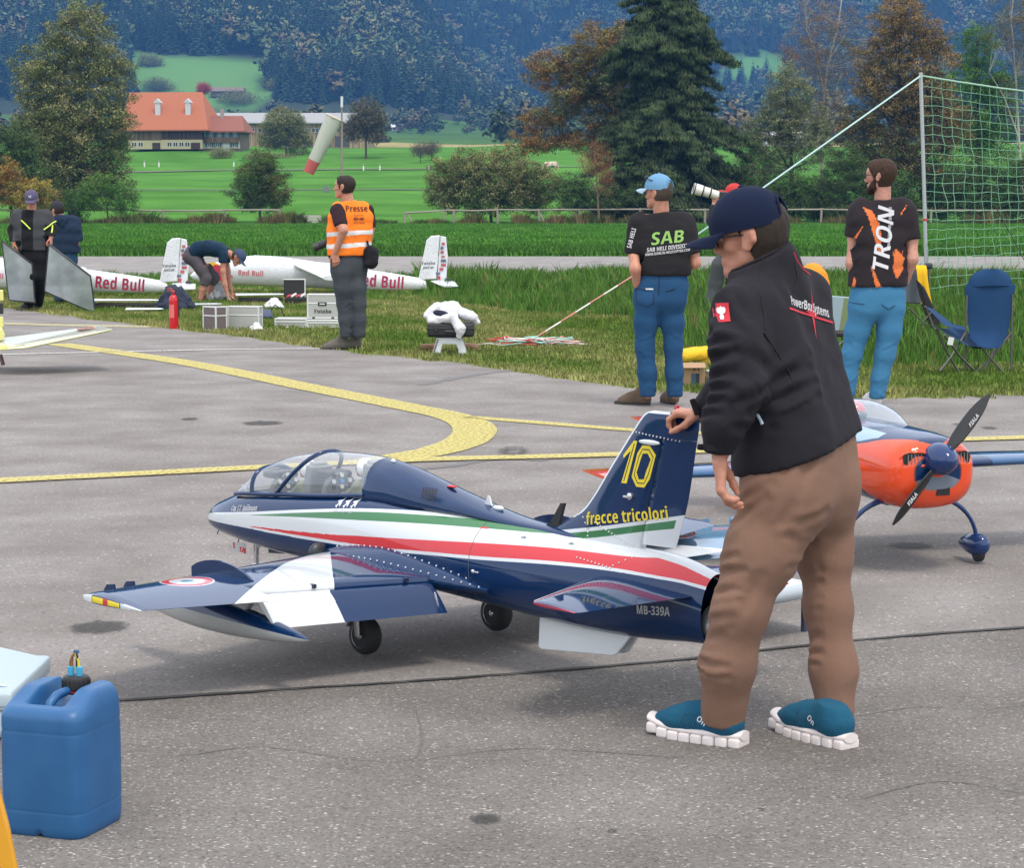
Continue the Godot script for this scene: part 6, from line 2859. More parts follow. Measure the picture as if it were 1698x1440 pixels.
func shoe(p: Node3D,heel: Vector3,dir: Vector3,len: float,upper: Material,sole: Material,tall:=.10) -> Node3D:
	var d:=dir.normalized()
	var s:=d.cross(Vector3.UP)
	var q:=Sdf.new()
	q.k=.035
	q.add(heel+d*.045+Vector3(0,.055,0),heel+d*.050+Vector3(0,tall,0),.042,.045)
	q.add(heel+d*.05+Vector3(0,.045,0),heel+d*(len*.55)+Vector3(0,.048,0),.042,.042)
	q.add(heel+d*(len*.55)+Vector3(0,.045,0),heel+d*(len - .055)+Vector3(0,.030,0),.046,.032)
	q.add(heel+d*(len*.66)+Vector3(0,.036,0)+s*.014,heel+d*(len*.66)+Vector3(0,.036,0) - s*.014,.034,.034)
	q.add(heel+d*.06+Vector3(0,tall - .01,0),heel+d*(len*.52)+Vector3(0,.068,0),.036,.026)
	q.cut(heel+Vector3(0,.020,0),Vector3.DOWN,1.0)
	q.cut(heel+d*.05+Vector3(0,tall+.012,0),Vector3.UP,1.0)
	q.build(.006)
	var o:=obj("shoe",q.mesh(),upper,p)
	var b:=B.new()
	var poly:=[]
	for i in 28:
		var a:=TAU*i/28.0
		var x:=cos(a)
		var w:=.047 - .008*clampf(-x,-1,1)+.004*x
		poly.append(Vector2(len*.5+x*len*.5,sin(a)*w*(1.0 - .12*pow(absf(x+.15),2.0))/pow(maxf(1.0 - .0*x,.2),1.0)))
	b.prism(poly,.030,Transform3D(Basis(d,s,d.cross(s)),heel+Vector3(0,.015,0)),.004)
	obj("sole",b.mesh(),sole,o)
	return o

func wrap_on(s: Sdf,into: Vector3,fold: Array,lift:=.003) -> Callable:
	var dir:=into.normalized()
	return func(q: Vector3) -> Vector3:
		var t:=q
		var best:=t
		var least:=9.0
		for i in 14:
			var v:=s.val(t)
			if v<least:
				least=v
				best=t
			if t.distance_to(q)>1.2 or absf(v)<.0006:
				break
			t += dir*v*.9
		if least>.02:
			t=best
		return t - dir*(fold_at(t,fold[0],fold[1],fold[2],fold[3])+lift)

func patch(called: String,poly: Array,x: Transform3D,wrap: Callable,m: Material,parent: Node,cell:=.015) -> void:
	var pp:=PackedVector2Array(poly)
	var idx:=Geometry2D.triangulate_polygon(pp)
	var b:=B.new()
	b.begin()
	for i in range(0,idx.size(),3):
		var n:=clampi(int(maxf(pp[idx[i]].distance_to(pp[idx[i+1]]),pp[idx[i]].distance_to(pp[idx[i+2]]))/cell),1,12)
		var g:=func(u: int,v: int) -> Vector3:
			var q: Vector2=pp[idx[i]]+(pp[idx[i+1]] - pp[idx[i]])*(float(u)/n)+(pp[idx[i+2]] - pp[idx[i]])*(float(v)/n)
			return wrap.call(x*Vector3(q.x,q.y,0))
		for u in n:
			for v in n - u:
				b.tri(g.call(u,v),g.call(u+1,v),g.call(u,v+1))
				if u+v<n - 1:
					b.tri(g.call(u+1,v),g.call(u+1,v+1),g.call(u,v+1))
	b.face(x.basis.z)
	obj(called,b.mesh(),m,parent)

func skin_mat(lin:=Color(.50,.245,.165)) -> StandardMaterial3D:
	var key:="skin"+lin.to_html()
	if not mats.has(key):
		var m:=StandardMaterial3D.new()
		m.albedo_color=(lin*1.12).linear_to_srgb()
		m.albedo_texture=tex_noise(.02,Color(.84,.78,.76),Color(1,1,1),256,FastNoiseLite.TYPE_SIMPLEX_SMOOTH,4,44)
		m.roughness=.55
		m.subsurf_scatter_enabled=true
		m.subsurf_scatter_strength=.12
		triplanar(m,5.0,false)
		mats[key]=m
	return mats[key]

func people() -> void:
	main_man()
	sab_man()
	tron_man()
	press_man()
	photographer()
	panel_man()
	hooded_man()
	bending_man()

func main_man() -> void:
	var d:=6.16
	var foot:=gp(1255,1243)
	var p:=thing("person", "man in a black jacket, navy cap and brown trousers holding the jet's fin", "person",foot)
	var J:=func(x: float,y: float,dz: float) -> Vector3: return at(x,y,d+dz) - foot
	var R:=Vector3(.5,0,-.866)
	var Fw:=Vector3(-.866,0,-.5)
	# body under the clothes
	var body:=Sdf.new()
	body.k=.04
	body.add(J.call(1318,780,.03),J.call(1282,510,.08),.085,.09)
	body.add(J.call(1282,510,.08) - R*.12,J.call(1282,510,.08)+R*.12,.055,.055)
	body.chain([J.call(1295,830,-.08),J.call(1232,1005,-.10),J.call(1200,1195,-.04)],[.075,.05,.038])
	body.chain([J.call(1365,830,.12),J.call(1372,1010,.08),J.call(1383,1195,.02)],[.075,.05,.038])
	body.chain([J.call(1224,522,-.10),J.call(1226,645,-.17),J.call(1194,755,-.19)],[.04,.035,.027])
	body.chain([J.call(1328,494,.24),J.call(1245,610,.34),J.call(1163,690,.45)],[.04,.035,.027])
	body.build(.018)
	hand(body,J.call(1193,762,-.19),Vector3(.10,-1.0,.0),Vector3(.9,.1,-.1),Vector3(.05,0,-1.0),.55,.98,.35,.004)
	hand(body,J.call(1163,688,.45),Vector3(-.92,.02,-.25),Vector3(-.10,-1,-.10),Vector3(-.25,-.10,1.0),.95,.84,.55,.004)
	var hc: Vector3=J.call(1247,396,.06)
	var hb:=head(p,body,hc,Vector3(-.90,-.10,-.34),Vector3(-.06,1,0),J.call(1275,462,.07),.0046,.985)
	obj("body",body.mesh(),skin_mat(),p)
	hair(p,hc,hb,hair_mat(Color(.032,.024,.019)),.985,-.075,.030,.006,1.0,true)
	var navy:=cloth_mat(Color(.008,.013,.034),.95,.05,40.0)
	cap(p,hc - hb.y*.006,hb,navy,navy,1.10,-.12,true)
	glasses(p,hc,hb,M(Color(.01,.01,.011),.25),.985)
	# trousers
	var t:=Sdf.new()
	t.k=.045
	plates(t,R,[[J.call(1335,738,.03),.075,.105],[J.call(1328,775,.03),.085,.115],[J.call(1325,815,.02),.09,.118]])
	t.add(J.call(1374,810,.06),J.call(1368,840,.06),.085,.078)
	t.chain([J.call(1302,825,-.07),J.call(1262,915,-.09),J.call(1228,1010,-.11),J.call(1207,1100,-.09),J.call(1199,1195,-.05)],[.112,.098,.074,.072,.064])
	t.chain([J.call(1366,835,.12),J.call(1366,915,.11),J.call(1373,1010,.08),J.call(1382,1110,.05),J.call(1383,1192,.02)],[.092,.078,.063,.062,.057])
	t.cut(J.call(1199,1203,-.05),Vector3(-.12,-1,0),.16)
	t.cut(J.call(1383,1204,.02),Vector3(-.05,-1,0),.16)
	t.cut(J.call(1335,728,.03),Vector3(-.3,1,0),.3)
	t.build(.0085)
	var on_t:=wrap_on(t,Vector3(0,0,-1),[.0,1.0,1.0,[]],.0)
	var tl:=[]
	for e in [[1332,905,1388,780,.020,.010],[1200,948,1300,862,.018,.008],[1215,905,1310,838,.016,.006],[1190,985,1250,968,.014,.008],[1187,1010,1262,990,.014,.009],[1190,1036,1254,1028,.013,.008],[1200,1062,1252,1046,.012,.007],[1183,1090,1240,1072,.013,.006],[1168,1130,1225,1108,.014,.005],[1165,1158,1232,1166,.013,.008],[1172,1178,1234,1184,.011,.008],[1240,870,1262,800,.016,.006],[1260,850,1330,800,.02,.005],[1345,985,1412,1000,.014,.006],[1342,1020,1416,1012,.013,.008],[1345,1044,1417,1036,.012,.008],[1350,1062,1415,1066,.012,.007],[1346,1090,1412,1082,.013,.006],[1350,1150,1414,1132,.014,.006],[1352,1172,1416,1160,.012,.008],[1356,1188,1410,1182,.010,.007],[1340,930,1400,965,.018,.008],[1352,905,1412,890,.016,.006],[1290,1000,1240,1095,.020,.005]]:
		tl.append([on_t.call(J.call(e[0],e[1],-.6)),on_t.call(J.call(e[2],e[3],-.6)),e[4]*.85,e[5]*1.15])
	folds(t,.0022,5.0,6.0,tl)
	var brown:=cloth_mat(Color(.185,.108,.076),.9,.10,40.0)
	obj("trousers",t.mesh(),brown,p)
	var fold_t:=[.0022,5.0,6.0,tl]
	var wt:=wrap_on(t,Vector3(.1,.05,-1),fold_t,-.002)
	var seam:=B.new()
	var stitch:=[]
	for q in [[1300,748],[1315,743],[1335,741],[1352,742],[1370,746],[1352,751],[1330,754],[1310,756],[1300,752]]:
		stitch.append(wt.call(J.call(q[0],q[1],-.3)))
	seam.tube(stitch,.0035,5)
	obj("pocket_seam",seam.mesh(),M(Color(.10,.055,.035),.95),p)
	seam=B.new()
	stitch=[]
	for q in [[1247,772],[1236,783],[1226,794],[1228,806],[1240,810],[1252,800]]:
		stitch.append(wt.call(J.call(q[0],q[1],-.3)))
	seam.tube(stitch,.0045,5)
	obj("pocket_seam",seam.mesh(),M(Color(.08,.045,.03),.95),p)
	# jacket
	var s:=Sdf.new()
	s.k=.05
	plates(s,R,[[J.call(1282,497,.09),.125,.066],[J.call(1280,535,.085),.125,.108],[J.call(1291,602,.07),.11,.121],[J.call(1310,670,.05),.10,.120],[J.call(1328,725,.04),.10,.118],[J.call(1332,760,.035),.105,.121]])
	s.add(J.call(1284,478,.08),J.call(1262,436,.062),.092,.090)
	s.add(J.call(1262,436,.062),J.call(1244,400,.05),.088,.086)
	s.add(J.call(1272,458,.08),J.call(1285,492,.09) - R*.12,.066,.060)
	s.add(J.call(1276,458,.08),J.call(1285,492,.09)+R*.12,.066,.060)
	s.chain([J.call(1224,518,-.10),J.call(1224,575,-.16),J.call(1222,648,-.20),J.call(1200,700,-.21),J.call(1192,742,-.20)],[.078,.069,.062,.052,.043])
	s.chain([J.call(1332,492,.24),J.call(1287,550,.30),J.call(1243,610,.34),J.call(1200,655,.40),J.call(1168,682,.45)],[.078,.068,.062,.052,.044])
	s.cut(J.call(1192,752,-.20),Vector3(-.05,-1,0),.10)
	s.cut(J.call(1161,689,.455),Vector3(-.8,-.55,-.1),.10)
	s.cut(J.call(1257,425,.06),Vector3(-.46,.89,.10),.18)
	s.add(J.call(1285,735,.0),J.call(1275,765,-.02),.105,.105)
	s.cut(J.call(1332,752,.0),Vector3(.297,-.955,.0),.30)
	s.build(.0085)
	var on_s:=wrap_on(s,Vector3(0,0,-1),[.0,1.0,1.0,[]],.0)
	var ex:=[]
	for e in [[1188,560,1250,600,.016,.007],[1183,592,1252,585,.014,.009],[1184,625,1250,606,.014,.010],[1186,652,1246,640,.013,.009],[1182,672,1240,668,.013,.008],[1178,700,1228,690,.012,.008],[1176,720,1220,716,.011,.007],[1230,512,1262,575,.018,.008],[1250,500,1272,545,.016,.006],[1262,690,1390,640,.020,.009],[1275,712,1402,668,.018,.010],[1300,730,1408,692,.016,.008],[1330,655,1392,618,.018,.007],[1256,640,1300,700,.020,.006],[1245,740,1320,745,.016,.007],[1260,600,1310,640,.022,.005],[1330,480,1352,520,.02,.004]]:
		ex.append([on_s.call(J.call(e[0],e[1],-.7)),on_s.call(J.call(e[2],e[3],-.7)),e[4]*.9,e[5]*1.45])
	folds(s,.0036,4.0,5.0,ex)
	var black:=cloth_mat(Color(.0165,.0155,.0195),.85,.06,40.0)
	var jacket:=obj("jacket",s.mesh(),black,p)
	var red:=M(Color(.48,.02,.035),.8)
	var white:=M(Color(.66,.66,.68),.8)
	var fold_s:=[.0036,4.0,5.0,ex]
	# collar lining,hem seam,sleeve strap,pocket zip
	var b:=B.new()
	var ring:=[]
	var cc: Vector3=J.call(1258,427,.06)
	for i in 25:
		var a:=TAU*i/24.0
		ring.append(cc+(Vector3(.89,.46,0)*cos(a)*1.06+Vector3(0,0,1)*sin(a))*.082)
	b.tube(ring,.006,7)
	obj("collar_edge",b.mesh(),black,jacket)
	var ws:=wrap_on(s,Vector3(.15,0,-1),fold_s,.0005)
	for line in [[[1258,428],[1252,480],[1262,530],[1265,560]],[[1262,560],[1300,620],[1318,660]],[[1310,430],[1318,470],[1308,500]]]:
		b=B.new()
		var pts:=[]
		for i in line.size() - 1:
			for k in 5:
				pts.append(ws.call(J.call(lerpf(line[i][0],line[i+1][0],k/5.0),lerpf(line[i][1],line[i+1][1],k/5.0),-.4)))
		b.tube(pts,.0022,5)
		obj("jacket_seam",b.mesh(),M(Color(.008,.008,.009),.9),jacket)
	b=B.new()
	var rp:=[]
	for q in [[1310,424],[1316,440],[1326,455],[1338,466]]:
		rp.append(ws.call(J.call(q[0],q[1],-.4)))
	b.tube(rp,.0025,5)
	obj("red_piping",b.mesh(),red,jacket)
	b=B.new()
	b.tube([ws.call(J.call(1250,702,-.4)),ws.call(J.call(1255,711,-.4)),ws.call(J.call(1259,719,-.4))],.005,6)
	obj("zip_pull",b.mesh(),M(Color(.42,.55,.66),.5),jacket)
	b=B.new()
	b.rbox(J.call(1166,742,-.20),Vector3(.034,.017,.012),.005,Basis(Vector3.BACK,-.05))
	b.rbox(J.call(1187,744,-.244),Vector3(.05,.018,.006),.003)
	obj("cuff_strap",b.mesh(),black,jacket)
	b=B.new()
	b.rbox(J.call(1152,675,.40),Vector3(.018,.052,.012),.005,Basis(Vector3.BACK,.35))
	obj("cuff_strap",b.mesh(),black,jacket)
	# red badge with a white bird's head on the sleeve
	var bx:=frame(J.call(1201,524,-.35),Vector3(.98,.10,.1),Vector3(-.08,1,0))
	var wb:=wrap_on(s,Vector3(.05,0,-1),fold_s,.002)
	var wb2:=wrap_on(s,Vector3(.05,0,-1),fold_s,.0035)
	patch("sleeve_badge",[Vector2(-.022,-.025),Vector2(.022,-.025),Vector2(.022,.025),Vector2(-.022,.025)],bx,wb,red,jacket)
	var bird:=[]
	for e in [[-.006,-.022],[.006,-.022],[.007,-.012],[.004,-.006],[.013,.0],[.015,.010],[.011,.017],[.004,.016],[.0,.021],[-.004,.016],[-.011,.017],[-.015,.010],[-.013,.0],[-.004,-.006],[-.007,-.012]]:
		bird.append(Vector2(e[0],e[1])*.82)
	patch("badge_emblem",bird,bx,wb2,white,jacket)
	# back print
	var lx:=frame(J.call(1345,516,.02)+Vector3(.57,0,.82)*.25,Vector3(.80,-.20,-.56),Vector3(.05,1,0))
	var into:=Vector3(-.57,0,-.82)
	var wl:=wrap_on(s,into,fold_s,.003)
	lettering("back_print", "PowerBox Systems",.036,frame(lx*Vector3(0,.012,0),lx.basis.x,lx.basis.y),white,jacket, "Droid Sans",true,.15,.72,wl)
	patch("print_line",[Vector2(-.13,-.016),Vector2(.13,-.016),Vector2(.13,-.010),Vector2(-.13,-.010)],lx,wl,red,jacket)
	patch("print_star",[Vector2(.0,.075),Vector2(.006,.008),Vector2(.04,.0),Vector2(.006,-.008),Vector2(.0,-.075),Vector2(-.006,-.008),Vector2(-.04,.0),Vector2(-.006,.008)],Transform3D(lx.basis,lx*Vector3(.01,-.004,0)),wrap_on(s,into,fold_s,.0018),red,jacket)
	# trainers
	for e in [[gp(1229,1240),Vector3(-.25,0,-.165)],[gp(1406,1244),Vector3(-.165,0,-.225)]]:
		trainer(p,e[0] - foot,e[1])

func trainer(p: Node3D,heel: Vector3,dir: Vector3) -> void:
	var len:=.292
	var d:=dir.normalized()
	var sd:=d.cross(Vector3.UP)
	var q:=Sdf.new()
	q.k=.024
	var U:=func(f: float,y: float,w:=.0) -> Vector3: return heel+d*(f*len)+Vector3(0,y,0)+sd*w
	q.add(U.call(.14,.066),U.call(.17,.080),.042,.042)
	q.add(U.call(.20,.075),U.call(.23,.112),.040,.036)
	q.add(U.call(.16,.066),U.call(.55,.066),.044,.043)
	q.add(U.call(.55,.060),U.call(.86,.046),.044,.031)
	q.add(U.call(.70,.058,.013),U.call(.70,.058,-.013),.036,.036)
	q.add(U.call(.24,.102),U.call(.54,.080),.034,.027)
	q.cut(U.call(.3,.036),Vector3(0,-1,0),1.0)
	q.cut(U.call(.22,.122),Vector3(-d.x*.15,1,-d.z*.15),.2)
	q.build(.0045)
	folds(q,.0012,14.0,22.0)
	var upper:=cloth_mat(Color(.012,.078,.135),.85,.10,80.0)
	var o:=obj("shoe",q.mesh(),upper,p)
	var pale:=M(Color(.66,.60,.58),.7)
	var b:=B.new()
	var prof:=func(f: float) -> float: return .052*pow(sin(PI*clampf(.10+.84*f,0,1)),.42)*(.86+.2*f)
	# upper half of the sole: one band with toe spring
	var rows:=[]
	for i in 21:
		var f:=i/20.0
		var w: float=prof.call(f)
		var lift:=.018*pow(maxf(f - .62,.0)/.38,2.0)
		var row:=PackedVector3Array()
		for k in 12:
			var a:=TAU*k/12.0
			row.append(heel+d*(f*(len+.016) - .012)+sd*(cos(a)*w)+Vector3(0,.036+lift+sin(a)*.014,0))
		rows.append(row)
	b.loft(rows)
	obj("sole",b.mesh(),pale,o)
	for i in 8:
		var f:=(i+.5)/8.0
		var w: float=prof.call(f)
		var lift:=.018*pow(maxf(f - .62,.0)/.38,2.0)
		for e in [1.0,-1.0]:
			b=B.new()
			b.rbox(heel+d*(f*(len+.012) - .010)+sd*(e*(w - .017))+Vector3(0,.0150+lift,0),Vector3(.0372,.031,.042),.007,Basis(d,Vector3.UP,d.cross(Vector3.UP)),2)
			obj("sole_pod",b.mesh(),pale,o)
	var near_s:=sd if sd.z>0 else -sd
	var rub:=wrap_on(q,-near_s,[.0,1.0,1.0,[]],.001)
	for i in 6:
		b=B.new()
		var f:=.46+i*.030
		var line:=[]
		for k in 6:
			line.append(rub.call(U.call(f - k*.012,.052+k*.0085 - i*.001)+near_s*.12))
		b.tube(line,.0016,4)
		obj("side_rib",b.mesh(),M(Color(.015,.10,.17),.8),o)
	b=B.new()
	var cup:=[]
	for i in 4:
		var row:=PackedVector3Array()
		for k in 9:
			var a:=-PI*.62+PI*1.24*k/8.0
			var y:=.045+i*.017
			var rr:=.0455 - .004*i*.3
			row.append(U.call(.155,y) - d*cos(a)*rr+sd*sin(a)*(rr - .001))
		cup.append(row)
	b.sheet(cup,-d)
	obj("heel_cup",b.mesh(),M(Color(.006,.02,.05),.6),o)
	var lace:=M(Color(.02,.11,.17),.9)
	for i in 5:
		b=B.new()
		var f:=.40+i*.055
		var y:=.112 - i*.0065
		b.tube([U.call(f,y - .016,.030),U.call(f,y+.004,.0),U.call(f,y - .016,-.030)],.003,5)
		obj("lace",b.mesh(),lace,o)
	var near:=sd if sd.z>0 else -sd
	var wrap:=wrap_on(q,-near,[.0,1.0,1.0,[]],.002)
	var x:=frame(U.call(.36,.072)+near*.12,(near.cross(Vector3.UP)*-1.0+Vector3(0,-.6,0)).normalized(),Vector3(0,1,0))
	lettering("shoe_mark", "On",.024,x,M(Color(.6,.62,.63)),o, "Droid Sans",true,.0,1.0,wrap)

func simple_person(spec: Dictionary) -> Node3D:
	# joints are given as [px,py,depth offset]; radii in metres
	var d: float=spec.d
	var foot: Vector3=gp(spec.base[0],spec.base[1])
	var p:=thing("person",spec.label, "person",foot)
	var J:=func(q: Array) -> Vector3: return at(q[0],q[1],d+(q[2] if q.size()>2 else .0)) - foot
	var R: Vector3=spec.axis
	var h: float=spec.get("cell",.0125)
	var Js:=func(a: Array) -> Array:
		var r:=[]
		for q in a:
			r.append(J.call(q))
		return r
	var shirt_levels:=[]
	for l in spec.torso:
		shirt_levels.append([J.call(l[0]),l[1],l[2]])
	var body:=Sdf.new()
	body.k=.03
	for i in shirt_levels.size() - 1:
		body.add(shirt_levels[i][0],shirt_levels[i+1][0],shirt_levels[i][2]*.75,shirt_levels[i+1][2]*.75)
	body.add(shirt_levels[0][0] - R*shirt_levels[0][1]*.9,shirt_levels[0][0]+R*shirt_levels[0][1]*.9,.05,.05)
	for a in spec.arms:
		body.chain(Js.call(a.pts),a.skin)
	for l in spec.legs:
		var pts: Array=Js.call(l.pts)
		body.add(shirt_levels[-1][0],pts[0],.06,.06)
		body.chain(pts,l.skin if l.has("skin") else [.06,.04,.035].slice(0,pts.size()) if pts.size() <= 3 else [.06,.05,.04,.035,.035].slice(0,pts.size()))
	body.build(.018)
	for a in spec.arms:
		if a.has("hand"):
			var w: Vector3=J.call(a.pts[-1])
			hand(body,w,a.hand[0],a.hand[1],a.hand[2],a.hand[3],1.0,.5,.006)
	var hc: Vector3=J.call(spec.head)
	var hb:=head(p,body,hc,spec.face,spec.get("crown",Vector3.UP),J.call(spec.neck),.0068,spec.get("scale",1.0),spec.get("eyes",true))
	var skin: Color=spec.get("skin",Color(.50,.245,.165))
	obj("body",body.mesh(),skin_mat(skin),p)
	# trousers
	var t:=Sdf.new()
	t.k=.035
	var pel:=[]
	for l in spec.pelvis:
		pel.append([J.call(l[0]),l[1],l[2]])
	plates(t,spec.get("hip_axis",R),pel)
	for l in spec.legs:
		var pts: Array=Js.call(l.pts)
		t.chain(pts.slice(0,l.get("cloth",pts.size())),l.rad)
		if l.has("end"):
			t.cut(J.call(l.end),l.get("end_n",Vector3.DOWN),.14)
	t.cut(J.call(spec.waist),spec.get("waist_n",Vector3.UP),.3)
	t.build(h)
	var tex:=[]
	for l in spec.legs:
		for q in l.get("creases",[]):
			var to_leg:=wrap_on(t,Vector3(0,0,-1),[.0,1.0,1.0,[]],.0)
			for i in 4:
				var o: Vector3=J.call(q)+Vector3(.012*(i % 2),(i - 1.5)*.042,.4)
				var lean:=.035*(1.0 if (i+int(q[0])) % 2 else -.7)
				var a0: Vector3=to_leg.call(o+Vector3(-.065+.02*(i % 2),lean,0))
				var a1: Vector3=to_leg.call(o+Vector3(.055+.02*(i % 3),-lean,0))
				if a0.z - foot.z*.0<.35 and a1.z<.35:
					tex.append([a0,a1,.012,.0065])
	folds(t,spec.get("leg_fold",.0022),4.5,7.0,tex)
	var tr:=obj("shorts" if spec.get("shorts",false) else "trousers",t.mesh(),spec.trousers,p)
	# shirt
	var s:=Sdf.new()
	s.k=.045
	plates(s,R,shirt_levels)
	for a in spec.arms:
		if a.has("sleeve"):
			var sp: Array=Js.call(a.pts.slice(0,a.sleeve.size()))
			if a.sleeve.size()<a.pts.size():
				sp[-1]=J.call(a.cuff)+a.cuff_n.normalized()*.03
			s.chain(sp,a.sleeve)
			s.cut(J.call(a.cuff),a.cuff_n,.11)
	if spec.has("collar"):
		s.add(shirt_levels[0][0],J.call(spec.collar[0]),.075,spec.collar[1])
		s.cut(J.call(spec.collar[0]),spec.collar[2],.13)
	s.cut(J.call(spec.hem),spec.get("hem_n",Vector3.DOWN),.32)
	s.build(h)
	var ex:=[]
	for q in spec.get("creases",[]):
		ex.append([J.call(q[0]),q[1],q[2],q[3],q[4]])
	var fa: float=spec.get("fold",.006)
	folds(s,fa,3.5,5.0,ex)
	p.set_meta("built",{"body": body, "trousers": t, "trousers_node": tr, "shirt": s, "fold": [fa,3.5,5.0,ex], "J": J, "hc": hc, "hb": hb})
	return p

func sab_man() -> void:
	var jeans:=cloth_mat(Color(.018,.062,.140),.9,.14,26.0)
	var p:=simple_person({
		"d": 16.4, "base": [1085,673], "label": "man in a light blue cap, black shirt with green back print and blue jeans", "axis": Vector3(.97,0,.24),
		"head": [1092,322], "neck": [1096,352], "face": Vector3(-.80,.02,-.60), "eyes": true, "scale": 1.0,
		"torso": [[[1097,366],.135,.062],[[1097,384],.135,.095],[[1098,410],.115,.105],[[1099,440],.09,.108],[[1099,462],.085,.112]],
		"collar": [[1096,353],.062,Vector3(-.1,1,0)], "hem": [1099,457],
		"arms": [
			{"pts": [[1058,370],[1050,415],[1053,446,-.10],[1056,474,-.02]], "skin": [.045,.043,.040,.030], "sleeve": [.070,.068], "cuff": [1050,421], "cuff_n": Vector3(-.1,-1,0)},
			{"pts": [[1137,370],[1149,416],[1152,436,.0],[1130,448,.14]], "skin": [.045,.043,.042,.032], "sleeve": [.070,.068], "cuff": [1149,421], "cuff_n": Vector3(.2,-1,0), "hand": [Vector3(-.9,-.2,-.4),Vector3(-.2,-.4,-.8),Vector3(.2,.9,-.2),.6]}],
		"pelvis": [[[1099,455],.075,.100],[[1097,475],.085,.108],[[1094,495],.09,.110]], "waist": [1099,450],
		"legs": [
			{"pts": [[1075,500,-.02],[1071,535],[1069,575],[1073,618],[1074,655]], "rad": [.098,.088,.070,.068,.060], "end": [1074,658], "creases": [[1069,575],[1074,640]]},
			{"pts": [[1112,500],[1115,535],[1116,575],[1118,618],[1119,655]], "rad": [.096,.086,.068,.066,.058], "end": [1119,658], "creases": [[1116,575],[1119,640]]}],
		"trousers": jeans, "creases": [[[1125,440],.2,.008,Vector3(.5,1,0),12.0],[[1075,420],.15,.007,Vector3(-.5,1,0),12.0]],
	})
	var k: Dictionary=p.get_meta("built")
	var J: Callable=k.J
	var shirt:=obj("shirt",k.shirt.mesh(),cloth_mat(Color(.019,.018,.020),.92,.06,30.0),p)
	var wrap:=wrap_on(k.shirt,Vector3(0,0,-1),k.fold,.004)
	var green:=M(Color(.27,.50,.13),.8)
	var white:=M(Color(.62,.62,.64),.8)
	lettering("back_print", "SAB",.125,frame(J.call([1110,395,-.3]),Vector3(1,.10,0),Vector3.UP),green,shirt, "Droid Sans",true,.16,1.1,wrap)
	lettering("back_print", "SAB HELI DIVISION",.042,frame(J.call([1110,412,-.3]),Vector3(1,.12,0),Vector3.UP),white,shirt, "Droid Sans",true,.2,.82,wrap)
	lettering("back_print", "WWW.GOBLIN-HELICOPTER.COM",.026,frame(J.call([1110,419.5,-.3]),Vector3(1,.12,0),Vector3.UP),white,shirt, "Droid Sans",true,.2,.82,wrap)
	lettering("sleeve_print", "SAB HELI",.045,frame(J.call([1050,396,-.3]),Vector3(.25,1,0),Vector3(-1,.25,0)),white,shirt, "Droid Sans",true,.0,.8,wrap)
	hair(p,k.hc,k.hb,hair_mat(Color(.06,.045,.035)),1.0,-.05,.03,.008,1.0,true)
	var sky:=cloth_mat(Color(.13,.27,.42),.95,.05,40.0)
	cap(p,k.hc,k.hb,sky,cloth_mat(Color(.30,.42,.52),.95,.05,40.0),1.08,.0,true)
	var b:=B.new()
	var sg: Basis=k.hb
	for s in [-1.0,1.0]:
		b.ball(k.hc+sg.x*.036*s+sg.y*.115 - sg.z*.085,Vector3(.034,.022,.006),sg,10)
		b.tube([k.hc+sg.x*.07*s+sg.y*.115 - sg.z*.075,k.hc+sg.x*.088*s+sg.y*.10 - sg.z*.0],.004,5)
	obj("sunglasses",b.mesh(),M(Color(.02,.02,.022),.2),p)
	# belt,pocket seams,phone
	var wt:=wrap_on(k.trousers,Vector3(0,0,-1),[.005,4.5,7.0,[]],.001)
	for line in [[[1058,481],[1088,486]],[[1108,486],[1128,480]],[[1058,481],[1060,505],[1078,511],[1088,504],[1088,486]],[[1097,460],[1096,500]]]:
		b=B.new()
		var pts:=[]
		for i in line.size() - 1:
			for e in 5:
				pts.append(wt.call(J.call([lerpf(line[i][0],line[i+1][0],e/5.0),lerpf(line[i][1],line[i+1][1],e/5.0),-.4])))
		b.tube(pts,.004,5)
		obj("jeans_seam",b.mesh(),M(Color(.008,.025,.06),.9),k.trousers_node)
	b=B.new()
	b.rbox(wt.call(J.call([1081,482.5,-.4])),Vector3(.06,.012,.012),.004)
	obj("phone",b.mesh(),M(Color(.6,.6,.6)),p)
	var tan_:=cloth_mat(Color(.12,.085,.06),.95,.1,60.0)
	var foot:=p.position
	shoe(p,gp(1079,673) - foot,Vector3(-.9,0,-.30),.29,tan_,M(Color(.03,.028,.026)),.13)
	shoe(p,gp(1119,673) - foot,Vector3(-.25,0,-.9),.29,tan_,M(Color(.03,.028,.026)),.13)
	p.remove_meta("built")

